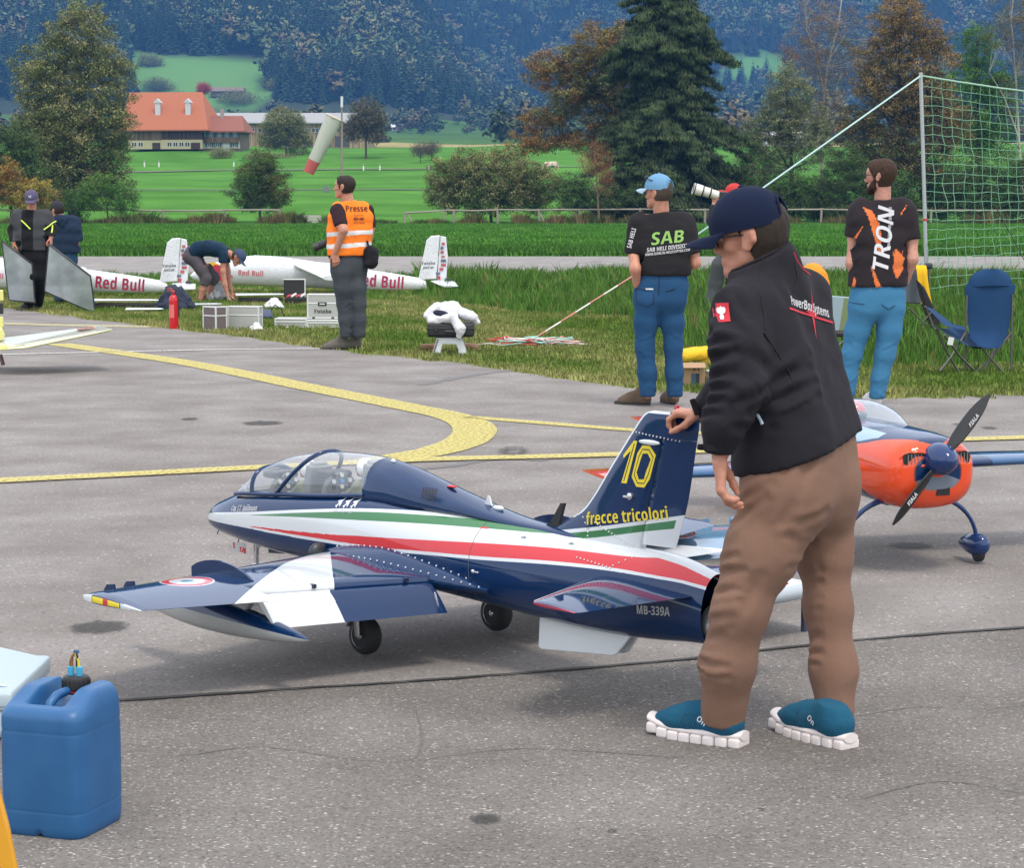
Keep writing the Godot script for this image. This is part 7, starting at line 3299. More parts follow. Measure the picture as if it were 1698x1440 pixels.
func tron_man() -> void:
	var jeans:=cloth_mat(Color(.045,.16,.285),.9,.16,26.0)
	var p:=simple_person({
		"d": 16.4, "base": [1432,674], "label": "bearded man in a black shirt with orange flames and light blue jeans", "axis": Vector3(.985,0,-.17),
		"head": [1459,293], "neck": [1463,330], "face": Vector3(-.90,-.06,-.42), "scale": 1.04, "skin": Color(.52,.27,.20),
		"torso": [[[1463,344],.145,.066],[[1462,364],.145,.100],[[1460,395],.125,.108],[[1457,430],.105,.108],[[1455,462],.105,.108],[[1455,482],.105,.110]],
		"collar": [[1462,332],.064,Vector3(-.1,1,0)], "hem": [1455,475],
		"arms": [
			{"pts": [[1424,350],[1416,396],[1412,436,-.03],[1421,476,.06]], "skin": [.048,.046,.044,.034], "sleeve": [.076,.074], "cuff": [1416,394], "cuff_n": Vector3(-.1,-1,0)},
			{"pts": [[1502,350],[1511,398],[1512,430,-.03],[1500,468,.08]], "skin": [.048,.046,.044,.034], "sleeve": [.076,.074], "cuff": [1511,397], "cuff_n": Vector3(.1,-1,0)}],
		"pelvis": [[[1455,470],.09,.100],[[1455,490],.095,.108],[[1453,508],.10,.110]], "waist": [1455,466],
		"legs": [
			{"pts": [[1431,515,-.02],[1421,550],[1412,588],[1406,625],[1405,652]], "rad": [.105,.092,.074,.064,.058], "end": [1405,659], "creases": [[1412,590],[1405,645],[1405,655]]},
			{"pts": [[1477,515],[1474,550],[1467,588],[1459,625],[1454,655]], "rad": [.102,.090,.074,.064,.060], "end": [1454,661], "creases": [[1467,590],[1455,645],[1454,655]]}],
		"trousers": jeans, "creases": [[[1480,450],.2,.008,Vector3(.4,1,0),11.0],[[1425,430],.18,.007,Vector3(-.4,1,0),11.0]],
	})
	var k: Dictionary=p.get_meta("built")
	var J: Callable=k.J
	var cuts:=[
		[[1430,343],[1446,350],[1458,372],[1462,400],[1459,424],[1448,390],[1440,362]],[[1414,397],[1431,374],[1420,396]],[[1484,412],[1500,428],[1496,440],[1498,446],[1487,464],[1480,446]],[[1443,437],[1460,474],[1466,478],[1452,478]],[[1411,480],[1416,458],[1419,464],[1417,480]],[[1492,356],[1503,340],[1501,347],[1494,356]],[[1480,414],[1486,440],[1497,414],[1493,440],[1484,452]]]
	var hot:=func(q: Vector3,n: Vector3) -> bool:
		if n.z<-.2:
			return false
		var w: Vector3=q+p.position
		var dist:=-w.z
		# back to the picture's directions,on the shirt's own back
		var v:=Vector3(w.x,w.y - EYE,w.z)
		var fz:=v.y*sin(pitch)*-1.0+dist*cos(pitch)
		var px:=849.0+F*v.x/fz
		var py:=720.0 - F*(v.y*cos(pitch)+dist*sin(pitch))/fz
		for c in cuts:
			var poly:=PackedVector2Array()
			for e in c:
				poly.append(Vector2(e[0],e[1]))
			if Geometry2D.is_point_in_polygon(Vector2(px,py),poly):
				return true
		return false
	var halves:=split_mesh(k.shirt,hot)
	var shirt:=obj("shirt",halves[0],cloth_mat(Color(.024,.020,.023),.92,.06,30.0),p)
	obj("flame_print",halves[1],cloth_mat(Color(.62,.16,.05),.9,.06,30.0),shirt)
	var wrap:=wrap_on(k.shirt,Vector3(0,0,-1),k.fold,.004)
	var white:=M(Color(.66,.66,.68),.8)
	lettering("back_print", "TRON",.172,frame(J.call([1472,397,-.3]),Vector3(.10,1,0),Vector3(-1,.10,0)),white,shirt, "Droid Sans",true,.22,1.05,wrap)
	lettering("back_print", "ADVANCED HELICOPTERS",.030,frame(J.call([1482,380,-.3]),Vector3(.05,1,0),Vector3(-1,.05,0)),white,shirt, "Droid Sans",true,.0,.9,wrap)
	hair(p,k.hc,k.hb,hair_mat(Color(.045,.026,.018)),1.06,-.075,.055,.008,1.10)
	glasses(p,k.hc,k.hb,M(Color(.02,.02,.02),.3),1.05)
	# beard
	var s:=Sdf.new()
	s.k=.02
	var hb: Basis=k.hb
	var hc: Vector3=k.hc
	for e in [-1.0,1.0]:
		s.add(hc+hb.x*.062*e - hb.y*.02 - hb.z*.02,hc+hb.x*.045*e - hb.y*.075 - hb.z*.045,.012,.026)
		s.add(hc+hb.x*.045*e - hb.y*.075 - hb.z*.045,hc - hb.y*.10 - hb.z*.078,.026,.028)
	s.add(hc+hb.x*.02 - hb.y*.044 - hb.z*.092,hc - hb.x*.02 - hb.y*.044 - hb.z*.092,.008,.008)
	s.build(.006)
	folds(s,.003,60.0,60.0)
	obj("beard",s.mesh(),hair_mat(Color(.035,.020,.014)),p)
	var b:=B.new()
	b.rbox(J.call([1443,479,-.12]),Vector3(.05,.02,.015),.006)
	obj("belt_buckle",b.mesh(),M(Color(.05,.05,.05),.4),p)
	var wt:=wrap_on(k.trousers,Vector3(0,0,-1),[.005,4.5,7.0,[]],.001)
	for line in [[[1472,508],[1484,516],[1498,508]],[[1420,505],[1448,508]]]:
		b=B.new()
		var pts:=[]
		for i in line.size() - 1:
			for e in 5:
				pts.append(wt.call(J.call([lerpf(line[i][0],line[i+1][0],e/5.0),lerpf(line[i][1],line[i+1][1],e/5.0),-.4])))
		b.tube(pts,.004,5)
		obj("jeans_seam",b.mesh(),M(Color(.02,.07,.14),.9),k.trousers_node)
	var wm:=cloth_mat(Color(.68,.67,.65),.8,.05,60.0)
	var foot:=p.position
	shoe(p,gp(1408,672) - foot,Vector3(-.35,0,-.85),.29,wm,M(Color(.62,.56,.5)),.10)
	shoe(p,gp(1454,676) - foot,Vector3(-.15,0,-.9),.29,wm,M(Color(.62,.56,.5)),.10)
	p.remove_meta("built")

func press_man() -> void:
	var p:=simple_person({
		"d": 22.8, "base": [575,580], "label": "press photographer in an orange vest with silver bands, hand on hip", "axis": Vector3(.88,0,-.47),
		"head": [571,311], "neck": [578,336], "face": Vector3(-.93,.03,-.30), "scale": 1.02, "cell": .014,
		"torso": [[[582,346],.135,.065],[[582,362],.135,.10],[[580,385],.12,.118],[[579,410],.105,.120],[[579,428],.105,.122]],
		"collar": [[579,334],.062,Vector3(-.1,1,0)], "hem": [579,424],
		"arms": [
			{"pts": [[559,350,-.10],[565,372,-.22],[570,382,-.25],[556,420,-.18]], "skin": [.05,.048,.045,.032], "hand": [Vector3(.1,-1,-.1),Vector3(.5,.1,-.8),Vector3(-.8,-.1,.2),.5]},
			{"pts": [[609,350,.08],[614,380,.10],[611,408,.15]], "skin": [.05,.045,.035]}],
		"pelvis": [[[579,424],.075,.105],[[579,438],.08,.112],[[579,448],.08,.112]], "waist": [579,420],
		"legs": [
			{"pts": [[567,452,-.05],[569,478,-.04],[571,503],[573,530],[574,556]], "rad": [.108,.094,.078,.070,.062], "end": [574,560], "creases": [[571,505],[574,550]]},
			{"pts": [[591,452,.05],[593,478],[595,503],[596,530],[596,556]], "rad": [.104,.092,.076,.068,.062], "end": [596,560], "creases": [[595,505],[596,550]]}],
		"trousers": cloth_mat(Color(.052,.060,.068),.92,.12,24.0), "fold": .006,
		"creases": [[[575,400],.2,.007,Vector3(.2,1,0),12.0]],
	})
	var k: Dictionary=p.get_meta("built")
	var J: Callable=k.J
	var band:=func(q: Vector3,n: Vector3) -> bool:
		var y: float=q.y+p.position.y
		var a:=at(579,384,22.8).y
		var b0:=at(579,391,22.8).y
		var c:=at(579,404,22.8).y
		var e:=at(579,411,22.8).y
		var t:=q.x*-.06
		return (y+t<a and y+t>b0) or (y+t<c and y+t>e)
	var halves:=split_mesh(k.shirt,band)
	var vest:=obj("vest",halves[0],cloth_mat(Color(.86,.20,.022),.75,.05,30.0),p)
	obj("reflective_band",halves[1],M(Color(.66,.66,.65),.45),vest)
	# dark sleeves of the shirt below the vest
	var s:=Sdf.new()
	s.k=.03
	s.chain([J.call([560,350,-.10]),J.call([565,372,-.21])],[.078,.070])
	s.chain([J.call([609,350,.08]),J.call([614,378,.10])],[.070,.064])
	s.add(J.call([579,420,.0]) - Vector3(.10,0,-.05),J.call([579,420,.0])+Vector3(.10,0,-.05),.118,.118)
	s.cut(J.call([566,374,-.2]),Vector3(.2,-1,.1),.12)
	s.cut(J.call([614,378,.1]),Vector3(.1,-1,.0),.12)
	s.cut(J.call([579,428,0]),Vector3.DOWN,.2)
	s.build(.012)
	folds(s,.005,5,6)
	obj("shirt",s.mesh(),cloth_mat(Color(.03,.016,.020),.95,.08,30.0),p)
	var wrap:=wrap_on(k.shirt,Vector3(-.35,0,-.9),k.fold,.006)
	var ink:=M(Color(.10,.035,.02),.9)
	var face_:=Vector3(.93,0,-.36)
	lettering("vest_print", "Presse",.085,frame(J.call([588,346,.0])+Vector3(.35,0,.9)*.3,face_,Vector3.UP),ink,vest, "Droid Sans",true,.0,.95,wrap)
	lettering("vest_print", "HAUSEN",.036,frame(J.call([591,369.5,.0])+Vector3(.35,0,.9)*.3,face_,Vector3.UP),ink,vest, "Droid Sans",false,.0,1.0,wrap)
	lettering("vest_print", "FLUGTAG",.028,frame(J.call([591,357,.0])+Vector3(.35,0,.9)*.3,face_,Vector3.UP),ink,vest, "Droid Sans",false,.0,1.0,wrap)
	var ox:=frame(J.call([591,363,.0])+Vector3(.35,0,.9)*.3,face_,Vector3.UP)
	for e in [[-.035,.024],[.032,.02]]:
		var outer:=[]
		for i in 16:
			outer.append(Vector2(e[0]+cos(TAU*i/16.0)*e[1],sin(TAU*i/16.0)*e[1]*.8))
		for i in 17:
			outer.append(Vector2(e[0]+cos(-TAU*i/16.0)*e[1]*.7,sin(-TAU*i/16.0)*e[1]*.5))
		patch("vest_emblem",outer,ox,wrap,ink,vest,.03)
	patch("vest_emblem",[Vector2(-.06,-.004),Vector2(.06,-.004),Vector2(.06,.004),Vector2(-.06,.004)],ox,wrap,ink,vest,.03)
	hair(p,k.hc,k.hb,hair_mat(Color(.028,.022,.019)),1.03,-.06,.050,.009,1.04)
	var foot:=p.position
	var sh:=cloth_mat(Color(.12,.11,.095),.9,.1,60.0)
	shoe(p,gp(578,580) - foot,Vector3(-.9,0,.12),.30,sh,M(Color(.05,.045,.04)),.14)
	shoe(p,gp(600,579) - foot,Vector3(-.75,0,.30),.30,sh,M(Color(.05,.045,.04)),.14)
	# camera held in front,bag behind
	var c:=thing("camera", "black camera with a long hood held in front of the press photographer's vest", "camera",at(542,402,22.9))
	var black:=M(Color(.018,.018,.019),.5)
	var b:=B.new()
	b.rbox(Vector3(.03,.0,0),Vector3(.07,.10,.13),.015)
	obj("camera_body",b.mesh(),black,c)
	b=B.new()
	b.lathe(Vector3(.0,-.005,0),Vector3(-1,-.42,0),[Vector2(.038,0),Vector2(.04,.05),Vector2(.044,.055),Vector2(.044,.075),Vector2(.036,.08),Vector2(.038,.1),Vector2(.052,.145),Vector2(.046,.145),Vector2(.03,.10)],20)
	obj("camera_lens",b.mesh(),black,c)
	var g:=thing("camera_bag", "black shoulder bag hanging behind the press photographer's hip", "bag",at(617,428,22.75))
	var q:=Sdf.new()
	q.k=.05
	q.add(Vector3(-.02,.06,0),Vector3(.0,-.05,0),.07,.06)
	q.add(Vector3(.01,.05,-.05),Vector3(-.03,-.06,.05),.055,.05)
	q.build(.012)
	folds(q,.006,8,8)
	var bag:=obj("bag_body",q.mesh(),cloth_mat(Color(.014,.014,.017),.9,.1,30.0),g)
	b=B.new()
	b.tube([Vector3(-.03,.10,.0),Vector3(-.05,.18,.02)],.012,6)
	obj("strap",b.mesh(),black,g)
	p.remove_meta("built")

func photographer() -> void:
	var dark:=cloth_mat(Color(.022,.024,.030),.92,.08,26.0)
	var p:=simple_person({
		"d": 27.2, "base": [1175,540], "label": "photographer in a red cap raising a long white lens behind the black jacket", "axis": Vector3(.55,0,-.83),
		"head": [1216,325], "neck": [1224,345], "face": Vector3(-.97,.10,-.1), "scale": 1.05, "cell": .016,
		"torso": [[[1222,354],.13,.075],[[1222,368],.13,.115],[[1220,392],.11,.125],[[1216,412],.10,.125],[[1214,424],.10,.128]],
		"collar": [[1224,344],.065,Vector3(0,1,0)], "hem": [1214,420],
		"arms": [
			{"pts": [[1212,356,-.14],[1182,368,-.14],[1184,337,-.05]], "skin": [.045,.042,.032], "sleeve": [.075,.068,.05], "cuff": [1184,340,-.05], "cuff_n": Vector3(0,1,0), "hand": [Vector3(.05,1,0),Vector3(.6,.3,.3),Vector3(.5,0,.7),.7]},
			{"pts": [[1230,358,.14],[1212,376,.22],[1204,345,.12]], "skin": [.045,.042,.032], "sleeve": [.075,.068,.05], "cuff": [1204,348,.12], "cuff_n": Vector3(0,1,0), "hand": [Vector3(-.2,1,0),Vector3(0,0,1),Vector3(-1,0,0),.8]}],
		"pelvis": [[[1212,420],.08,.11],[[1208,432],.085,.115]], "waist": [1214,416],
		"legs": [
			{"pts": [[1193,440,-.06],[1186,470],[1180,500],[1174,532]], "rad": [.105,.09,.075,.066], "end": [1173,536], "creases": [[1180,500]]},
			{"pts": [[1215,440,.08],[1216,470],[1218,500],[1218,532]], "rad": [.105,.09,.075,.066], "end": [1218,536]}],
		"trousers": cloth_mat(Color(.075,.080,.085),.92,.12,24.0),
	})
	var k: Dictionary=p.get_meta("built")
	var J: Callable=k.J
	var top:=at(1214,408,27.2).y - p.position.y
	var halves:=split_mesh(k.shirt,func(q,n): return q.y<top or (n.x>.55 and q.y>top+.25) or (q.y>top+.30 and n.z>.5 and q.x>.28))
	obj("jacket",halves[0],dark,p)
	obj("orange_panel",halves[1],cloth_mat(Color(.75,.17,.03),.8,.05,30.0),p)
	hair(p,k.hc,k.hb,hair_mat(Color(.10,.07,.05)),1.05,-.05,.03,.010,1.0,true)
	var red:=cloth_mat(Color(.45,.045,.045),.95,.05,40.0)
	cap(p,k.hc,k.hb,red,red,1.10,.10,false)
	var foot:=p.position
	var sh:=M(Color(.04,.04,.04),.8)
	shoe(p,gp(1176,540) - foot,Vector3(-.8,0,.2),.29,sh,sh,.10)
	shoe(p,gp(1222,540) - foot,Vector3(-.8,0,.2),.29,sh,sh,.10)
	var c:=thing("camera", "camera with a long white telephoto lens at the red capped photographer's eye", "camera",at(1190,323,27.15))
	var b:=B.new()
	b.rbox(Vector3(.06,-.02,0),Vector3(.09,.12,.14),.02)
	obj("camera_body",b.mesh(),M(Color(.02,.02,.02),.5),c)
	var white:=M(Color(.70,.68,.62),.5)
	b=B.new()
	b.lathe(Vector3(.02,-.015,0),Vector3(-1,.28,.08),[Vector2(.045,0),Vector2(.055,.03),Vector2(.055,.10),Vector2(.062,.12),Vector2(.062,.20),Vector2(.068,.22),Vector2(.072,.34),Vector2(.062,.34),Vector2(.05,.28)],22)
	var lens:=obj("white_lens",b.mesh(),white,c)
	for z in [.115,.212,.318]:
		b=B.new()
		var dd:=Vector3(-1,.28,.08).normalized()
		b.lathe(Vector3(.02,-.015,0)+dd*z,dd,[Vector2(.066,0),Vector2(.074,.002),Vector2(.074,.016),Vector2(.066,.018)],22)
		obj("lens_ring",b.mesh(),M(Color(.02,.02,.02),.6),lens)
	p.remove_meta("built")

func panel_man() -> void:
	var black:=cloth_mat(Color(.013,.013,.014),.9,.1,26.0)
	var p:=simple_person({
		"d": 31.0, "base": [57,516], "label": "man in a violet cap and grey neon piped jacket carrying two silver panels", "axis": Vector3(1,0,.1),
		"head": [53,333], "neck": [53,350], "face": Vector3(.05,-.32,.95), "crown": Vector3(0,1,.3), "scale": 1.06, "cell": .016, "skin": Color(.46,.21,.14),
		"torso": [[[53,357],.16,.072],[[53,371],.16,.11],[[54,392],.135,.12],[[56,410],.115,.118],[[57,420],.115,.12]],
		"collar": [[53,348],.07,Vector3(0,1,0)], "hem": [56,416],
		"arms": [
			{"pts": [[28,358],[22,382,.05],[23,403,-.1]], "skin": [.05,.045,.034], "sleeve": [.078,.07,.052], "cuff": [23,401,-.1], "cuff_n": Vector3(0,-1,0), "hand": [Vector3(0,-1,.1),Vector3(1,0,.1),Vector3(.2,0,1),.9]},
			{"pts": [[79,358],[87,380,.05],[85,394,-.12]], "skin": [.05,.045,.034], "sleeve": [.078,.07,.052], "cuff": [85,392,-.12], "cuff_n": Vector3(0,-1,.1), "hand": [Vector3(0,-1,.1),Vector3(-1,0,.1),Vector3(.0,0,1),.9]}],
		"pelvis": [[[57,414],.095,.108],[[58,426],.10,.112]], "waist": [57,409],
		"legs": [
			{"pts": [[48,432,.0],[50,458,-.1],[50,482,.05],[48,507,.1]], "rad": [.11,.092,.078,.07], "end": [48,511], "creases": [[50,482],[48,500]]},
			{"pts": [[68,432,.0],[67,458,.0],[66,482,.2],[64,503,.4]], "rad": [.11,.092,.078,.07], "end": [64,507], "creases": [[66,482]]}],
		"trousers": black, "creases": [[[54,400],.2,.008,Vector3(.3,1,0),10.0]],
	})
	var k: Dictionary=p.get_meta("built")
	var J: Callable=k.J
	var px_of:=func(q: Vector3) -> Vector2: return Vector2(849.0+F*(q.x+p.position.x)/31.0,335.0 - (q.y+p.position.y - EYE)/31.0*F)
	var grey:=func(q: Vector3,n: Vector3) -> bool:
		var e: Vector2=px_of.call(q)
		return not (absf(e.x - 52.0)<10.0 and e.y>347.0) and (absf(e.x - 54.0)<27.0 or e.y<373.0)
	var halves:=split_mesh(k.shirt,grey)
	var jk:=obj("jacket",halves[1],cloth_mat(Color(.050,.052,.058),.9,.08,26.0),p)
	obj("shirt_and_sleeves",halves[0],black,p)
	var neon:=M(Color(.62,.80,.12),.7)
	var wrap:=wrap_on(k.shirt,Vector3(0,0,-1),k.fold,.006)
	for line in [[[25,366],[32,372],[43,383]],[[64,382],[72,375],[81,366]],[[76,374],[77,390]]]:
		var b:=B.new()
		var pts:=[]
		for i in line.size() - 1:
			for e in 5:
				pts.append(wrap.call(J.call([lerpf(line[i][0],line[i+1][0],e/5.0),lerpf(line[i][1],line[i+1][1],e/5.0),-.5])))
		b.tube(pts,.011,5)
		obj("neon_piping",b.mesh(),neon,jk)
	var wt:=wrap_on(k.trousers,Vector3(0,0,-1),[.005,4.5,7.0,[]],.006)
	for line in [[[71,440],[69,458]],[[61,482],[68,484]]]:
		var b:=B.new()
		var pts:=[]
		for e in 7:
			pts.append(wt.call(J.call([lerpf(line[0][0],line[1][0],e/6.0),lerpf(line[0][1],line[1][1],e/6.0),-.5])))
		b.tube(pts,.018,5)
		obj("neon_piping",b.mesh(),neon,k.trousers_node)
	hair(p,k.hc,k.hb,hair_mat(Color(.03,.02,.016)),1.06,-.05,.03,.010,1.0,true)
	var vio:=cloth_mat(Color(.085,.075,.135),.95,.05,40.0)
	var cp:=cap(p,k.hc,k.hb,vio,vio,1.12,.0,false)
	var b2:=B.new()
	var hb: Basis=k.hb
	for e in [-1.0,1.0]:
		var arc:=[]
		for i in 7:
			var a:=-1.2+2.4*i/6.0
			arc.append(k.hc+hb.y*(.092+.018*sin(a))+hb.x*(e*.026 - e*.020*cos(a)) - hb.z*(.112 - .004*absf(sin(a))))
		b2.tube(arc,.006,5)
	obj("cap_emblem",b2.mesh(),M(Color(.65,.62,.68)),cp)
	var foot:=p.position
	var sh:=M(Color(.02,.02,.021),.8)
	shoe(p,at(48,507,31.2) - foot+Vector3(0,-at(48,507,31.2).y,0),Vector3(-.15,0,1),.30,sh,M(Color(.06,.06,.07)),.12)
	shoe(p,at(65,503,31.6) - foot+Vector3(0,-at(65,503,31.6).y,0),Vector3(.15,0,1),.30,sh,M(Color(.06,.06,.07)),.12)
	# the two panels,each a curved sheet with a dark edge
	var silver:=StandardMaterial3D.new()
	silver.albedo_texture=tex_noise(.008,Color(.50,.53,.55),Color(.72,.75,.77),256,FastNoiseLite.TYPE_SIMPLEX_SMOOTH,4,71)
	silver.metallic=.35
	silver.roughness=.35
	triplanar(silver,1.2,false)
	var edge:=M(Color(.03,.03,.035),.5)
	for e in [[[[4,400],[53,438],[58,502],[16,498]], "silver curved panel carried in the man's hand nearest the picture's left edge",30.8],[[[82,406],[150,458],[158,520],[75,483]], "larger silver curved panel carried between the grey jacketed man and the red lettered glider tail",30.6]]:
		var c: Array=e[0]
		var o:=at(c[1][0],c[2][1],e[2])
		o.y=.0
		var t:=thing("wing_panel",e[1], "wing panel",Vector3(o.x,0,o.z), "silver panels carried by one man")
		var b:=B.new()
		var rows:=[]
		var back:=[]
		for i in 9:
			var row:=PackedVector3Array()
			var rb:=PackedVector3Array()
			for j in 9:
				var u:=i/8.0
				var v:=j/8.0
				var x:=lerpf(lerpf(c[0][0],c[1][0],u),lerpf(c[3][0],c[2][0],u),v)
				var y:=lerpf(lerpf(c[0][1],c[1][1],u),lerpf(c[3][1],c[2][1],u),v)
				var q:=at(x,y,e[2] - .10*sin(PI*u)+.1*v) - t.position
				row.append(q)
				rb.append(q+Vector3(0,0,-.022))
			rows.append(row)
			back.append(rb)
		b.sheet(rows,Vector3(0,0,1))
		b.sheet(back,Vector3(0,0,-1))
		obj("panel_skin",b.mesh(),silver,t)
		b=B.new()
		var rim:=[]
		for i in 9:
			rim.append(rows[i][0]+Vector3(0,0,-.011))
		for j in range(1,9):
			rim.append(rows[8][j]+Vector3(0,0,-.011))
		for i in range(7,-1,-1):
			rim.append(rows[i][8]+Vector3(0,0,-.011))
		for j in range(7,-1,-1):
			rim.append(rows[0][j]+Vector3(0,0,-.011))
		b.tube(rim,.016,5)
		obj("panel_edge",b.mesh(),edge,t)
	p.remove_meta("built")

func hooded_man() -> void:
	var p:=simple_person({
		"d": 33.0, "base": [104,504], "label": "man in a navy hooded top, back turned, behind the silver panels", "axis": Vector3(.95,0,.3),
		"head": [96,350], "neck": [102,362], "face": Vector3(-.75,-.1,-.65), "scale": 1.02, "cell": .015, "eyes": false,
		"torso": [[[106,366],.14,.072],[[107,380],.14,.11],[[108,398],.125,.12],[[108,414],.11,.12],[[108,424],.11,.122]],
		"collar": [[102,358],.08,Vector3(-.2,1,0)], "hem": [108,420],
		"arms": [
			{"pts": [[86,368],[84,392],[88,412]], "skin": [.05,.045,.034], "sleeve": [.078,.07,.055], "cuff": [88,412], "cuff_n": Vector3(0,-1,0)},
			{"pts": [[126,368],[129,394],[125,424]], "skin": [.05,.045,.034], "sleeve": [.078,.07,.055], "cuff": [128,400], "cuff_n": Vector3(0,-1,0), "hand": [Vector3(-.05,-1,0),Vector3(-1,0,0),Vector3(0,0,1),.5]}],
		"pelvis": [[[108,418],.09,.108],[[108,430],.09,.11]], "waist": [108,414],
		"legs": [
			{"pts": [[98,434],[98,458],[98,478],[98,496]], "rad": [.10,.088,.075,.066], "end": [98,499]},
			{"pts": [[117,434],[116,458],[116,478],[115,496]], "rad": [.10,.088,.075,.066], "end": [115,499]}],
		"trousers": cloth_mat(Color(.025,.065,.12),.9,.1,26.0),
	})
	var k: Dictionary=p.get_meta("built")
	var J: Callable=k.J
	var top:=obj("hooded_top",k.shirt.mesh(),cloth_mat(Color(.016,.028,.055),.95,.08,26.0),p)
	var s:=Sdf.new()
	s.k=.05
	s.add(J.call([97,364,-.05]),J.call([114,364,-.05]),.07,.06)
	s.add(J.call([105,366,-.08]),J.call([106,374,-.10]),.07,.05)
	s.build(.015)
	folds(s,.008,9,9)
	obj("hood",s.mesh(),cloth_mat(Color(.016,.028,.055),.95,.08,26.0),top)
	hair(p,k.hc,k.hb,hair_mat(Color(.03,.02,.016)),1.03,-.05,.03,.010,1.0,true)
	var dk:=cloth_mat(Color(.03,.032,.042),.95,.05,40.0)
	cap(p,k.hc,k.hb,dk,dk,1.1,.0,false)
	var foot:=p.position
	var sh:=M(Color(.03,.03,.03),.8)
	shoe(p,Vector3(J.call([98,500]).x,0,.0),Vector3(-.4,0,-.9),.29,sh,sh,.10)
	shoe(p,Vector3(J.call([115,500]).x,0,.0),Vector3(-.4,0,-.9),.29,sh,sh,.10)
	p.remove_meta("built")

func bending_man() -> void:
	var p:=simple_person({
		"d": 34.0, "base": [345,498], "label": "man in navy T shirt and grey shorts bending over glider parts on the grass", "axis": Vector3(.12,0,-.99),
		"head": [393,428], "neck": [380,421], "face": Vector3(.62,-.78,.15), "crown": Vector3(.8,.6,0), "scale": 1.0, "cell": .016, "skin": Color(.48,.23,.16),
		"torso": [[[371,418],.12,.075],[[360,414],.12,.10],[[346,411],.11,.105],[[332,413],.10,.105],[[322,420],.10,.105]],
		"hem": [319,421], "hem_n": Vector3(-.9,-.45,0),
		"arms": [
			{"pts": [[371,424,-.17],[370,450,-.18],[373,472,-.18],[377,487,-.18]], "skin": [.048,.045,.04,.03], "sleeve": [.07,.07], "cuff": [370,436,-.18], "cuff_n": Vector3(0,-1,0), "hand": [Vector3(.3,-1,0),Vector3(.9,0,.1),Vector3(0,0,-1),.5]},
			{"pts": [[374,424,.17],[378,450,.18],[384,485,.18]], "skin": [.048,.045,.03], "sleeve": [.07,.066], "cuff": [376,436,.18], "cuff_n": Vector3(0,-1,0), "hand": [Vector3(.3,-1,0),Vector3(.9,0,.1),Vector3(0,0,-1),.5]}],
		"pelvis": [[[322,418],.09,.105],[[318,426],.09,.112]], "waist": [331,414], "waist_n": Vector3(.9,.3,0),
		"legs": [
			{"pts": [[322,430,-.10],[334,446,-.10],[342,462,-.10],[337,480,-.10],[333,497,-.10]], "rad": [.11,.10,.085,.08,.07], "skin": [.08,.07,.058,.052,.04], "end": [341,474,-.1], "end_n": Vector3(-.2,-1,0), "cloth": 4, "creases": [[338,455]]},
			{"pts": [[325,430,.10],[342,446,.10],[355,460,.10],[351,478,.10],[346,495,.10]], "rad": [.11,.10,.085,.08,.07], "skin": [.08,.07,.058,.052,.04], "end": [354,472,.1], "end_n": Vector3(-.2,-1,0), "cloth": 4}],
		"trousers": cloth_mat(Color(.085,.075,.085),.92,.12,24.0), "shorts": true,
	})
	var k: Dictionary=p.get_meta("built")
	obj("shirt",k.shirt.mesh(),cloth_mat(Color(.010,.026,.050),.95,.08,26.0),p)
	hair(p,k.hc,k.hb,hair_mat(Color(.05,.035,.025)),1.02,-.05,.03,.010,1.0,true)
	var dk:=cloth_mat(Color(.045,.065,.12),.95,.05,40.0)
	cap(p,k.hc,k.hb,dk,dk,1.1,.0,false)
	var foot:=p.position
	var sh:=M(Color(.10,.09,.08),.8)
	shoe(p,Vector3(at(330,498,34).x - foot.x,0,.10),Vector3(.9,0,.2),.29,sh,sh,.08)
	shoe(p,Vector3(at(343,498,34).x - foot.x,0,-.10),Vector3(.9,0,.2),.29,sh,sh,.08)
	p.remove_meta("built")

# ---------------------------------------------------------------- things on and around the apron
func put(called: String,label: String,category: String,px: float,py: float,turn:=.0,group:="") -> Node3D:
	var t:=thing(called,label,category,gp(px,py),group)
	t.rotation.y=turn
	return t

func rpart(called: String,c: Vector3,s: Vector3,r: float,m: Material,parent: Node,b:=Basis()) -> MeshInstance3D:
	var q:=B.new()
	q.rbox(c,s,r,b,2)
	return obj(called,q.mesh(),m,parent)

func things() -> void:
	canister()
	left_corner()
	cases()
	gliders()
	stool()
	chairs()
	net()
	far_bits()

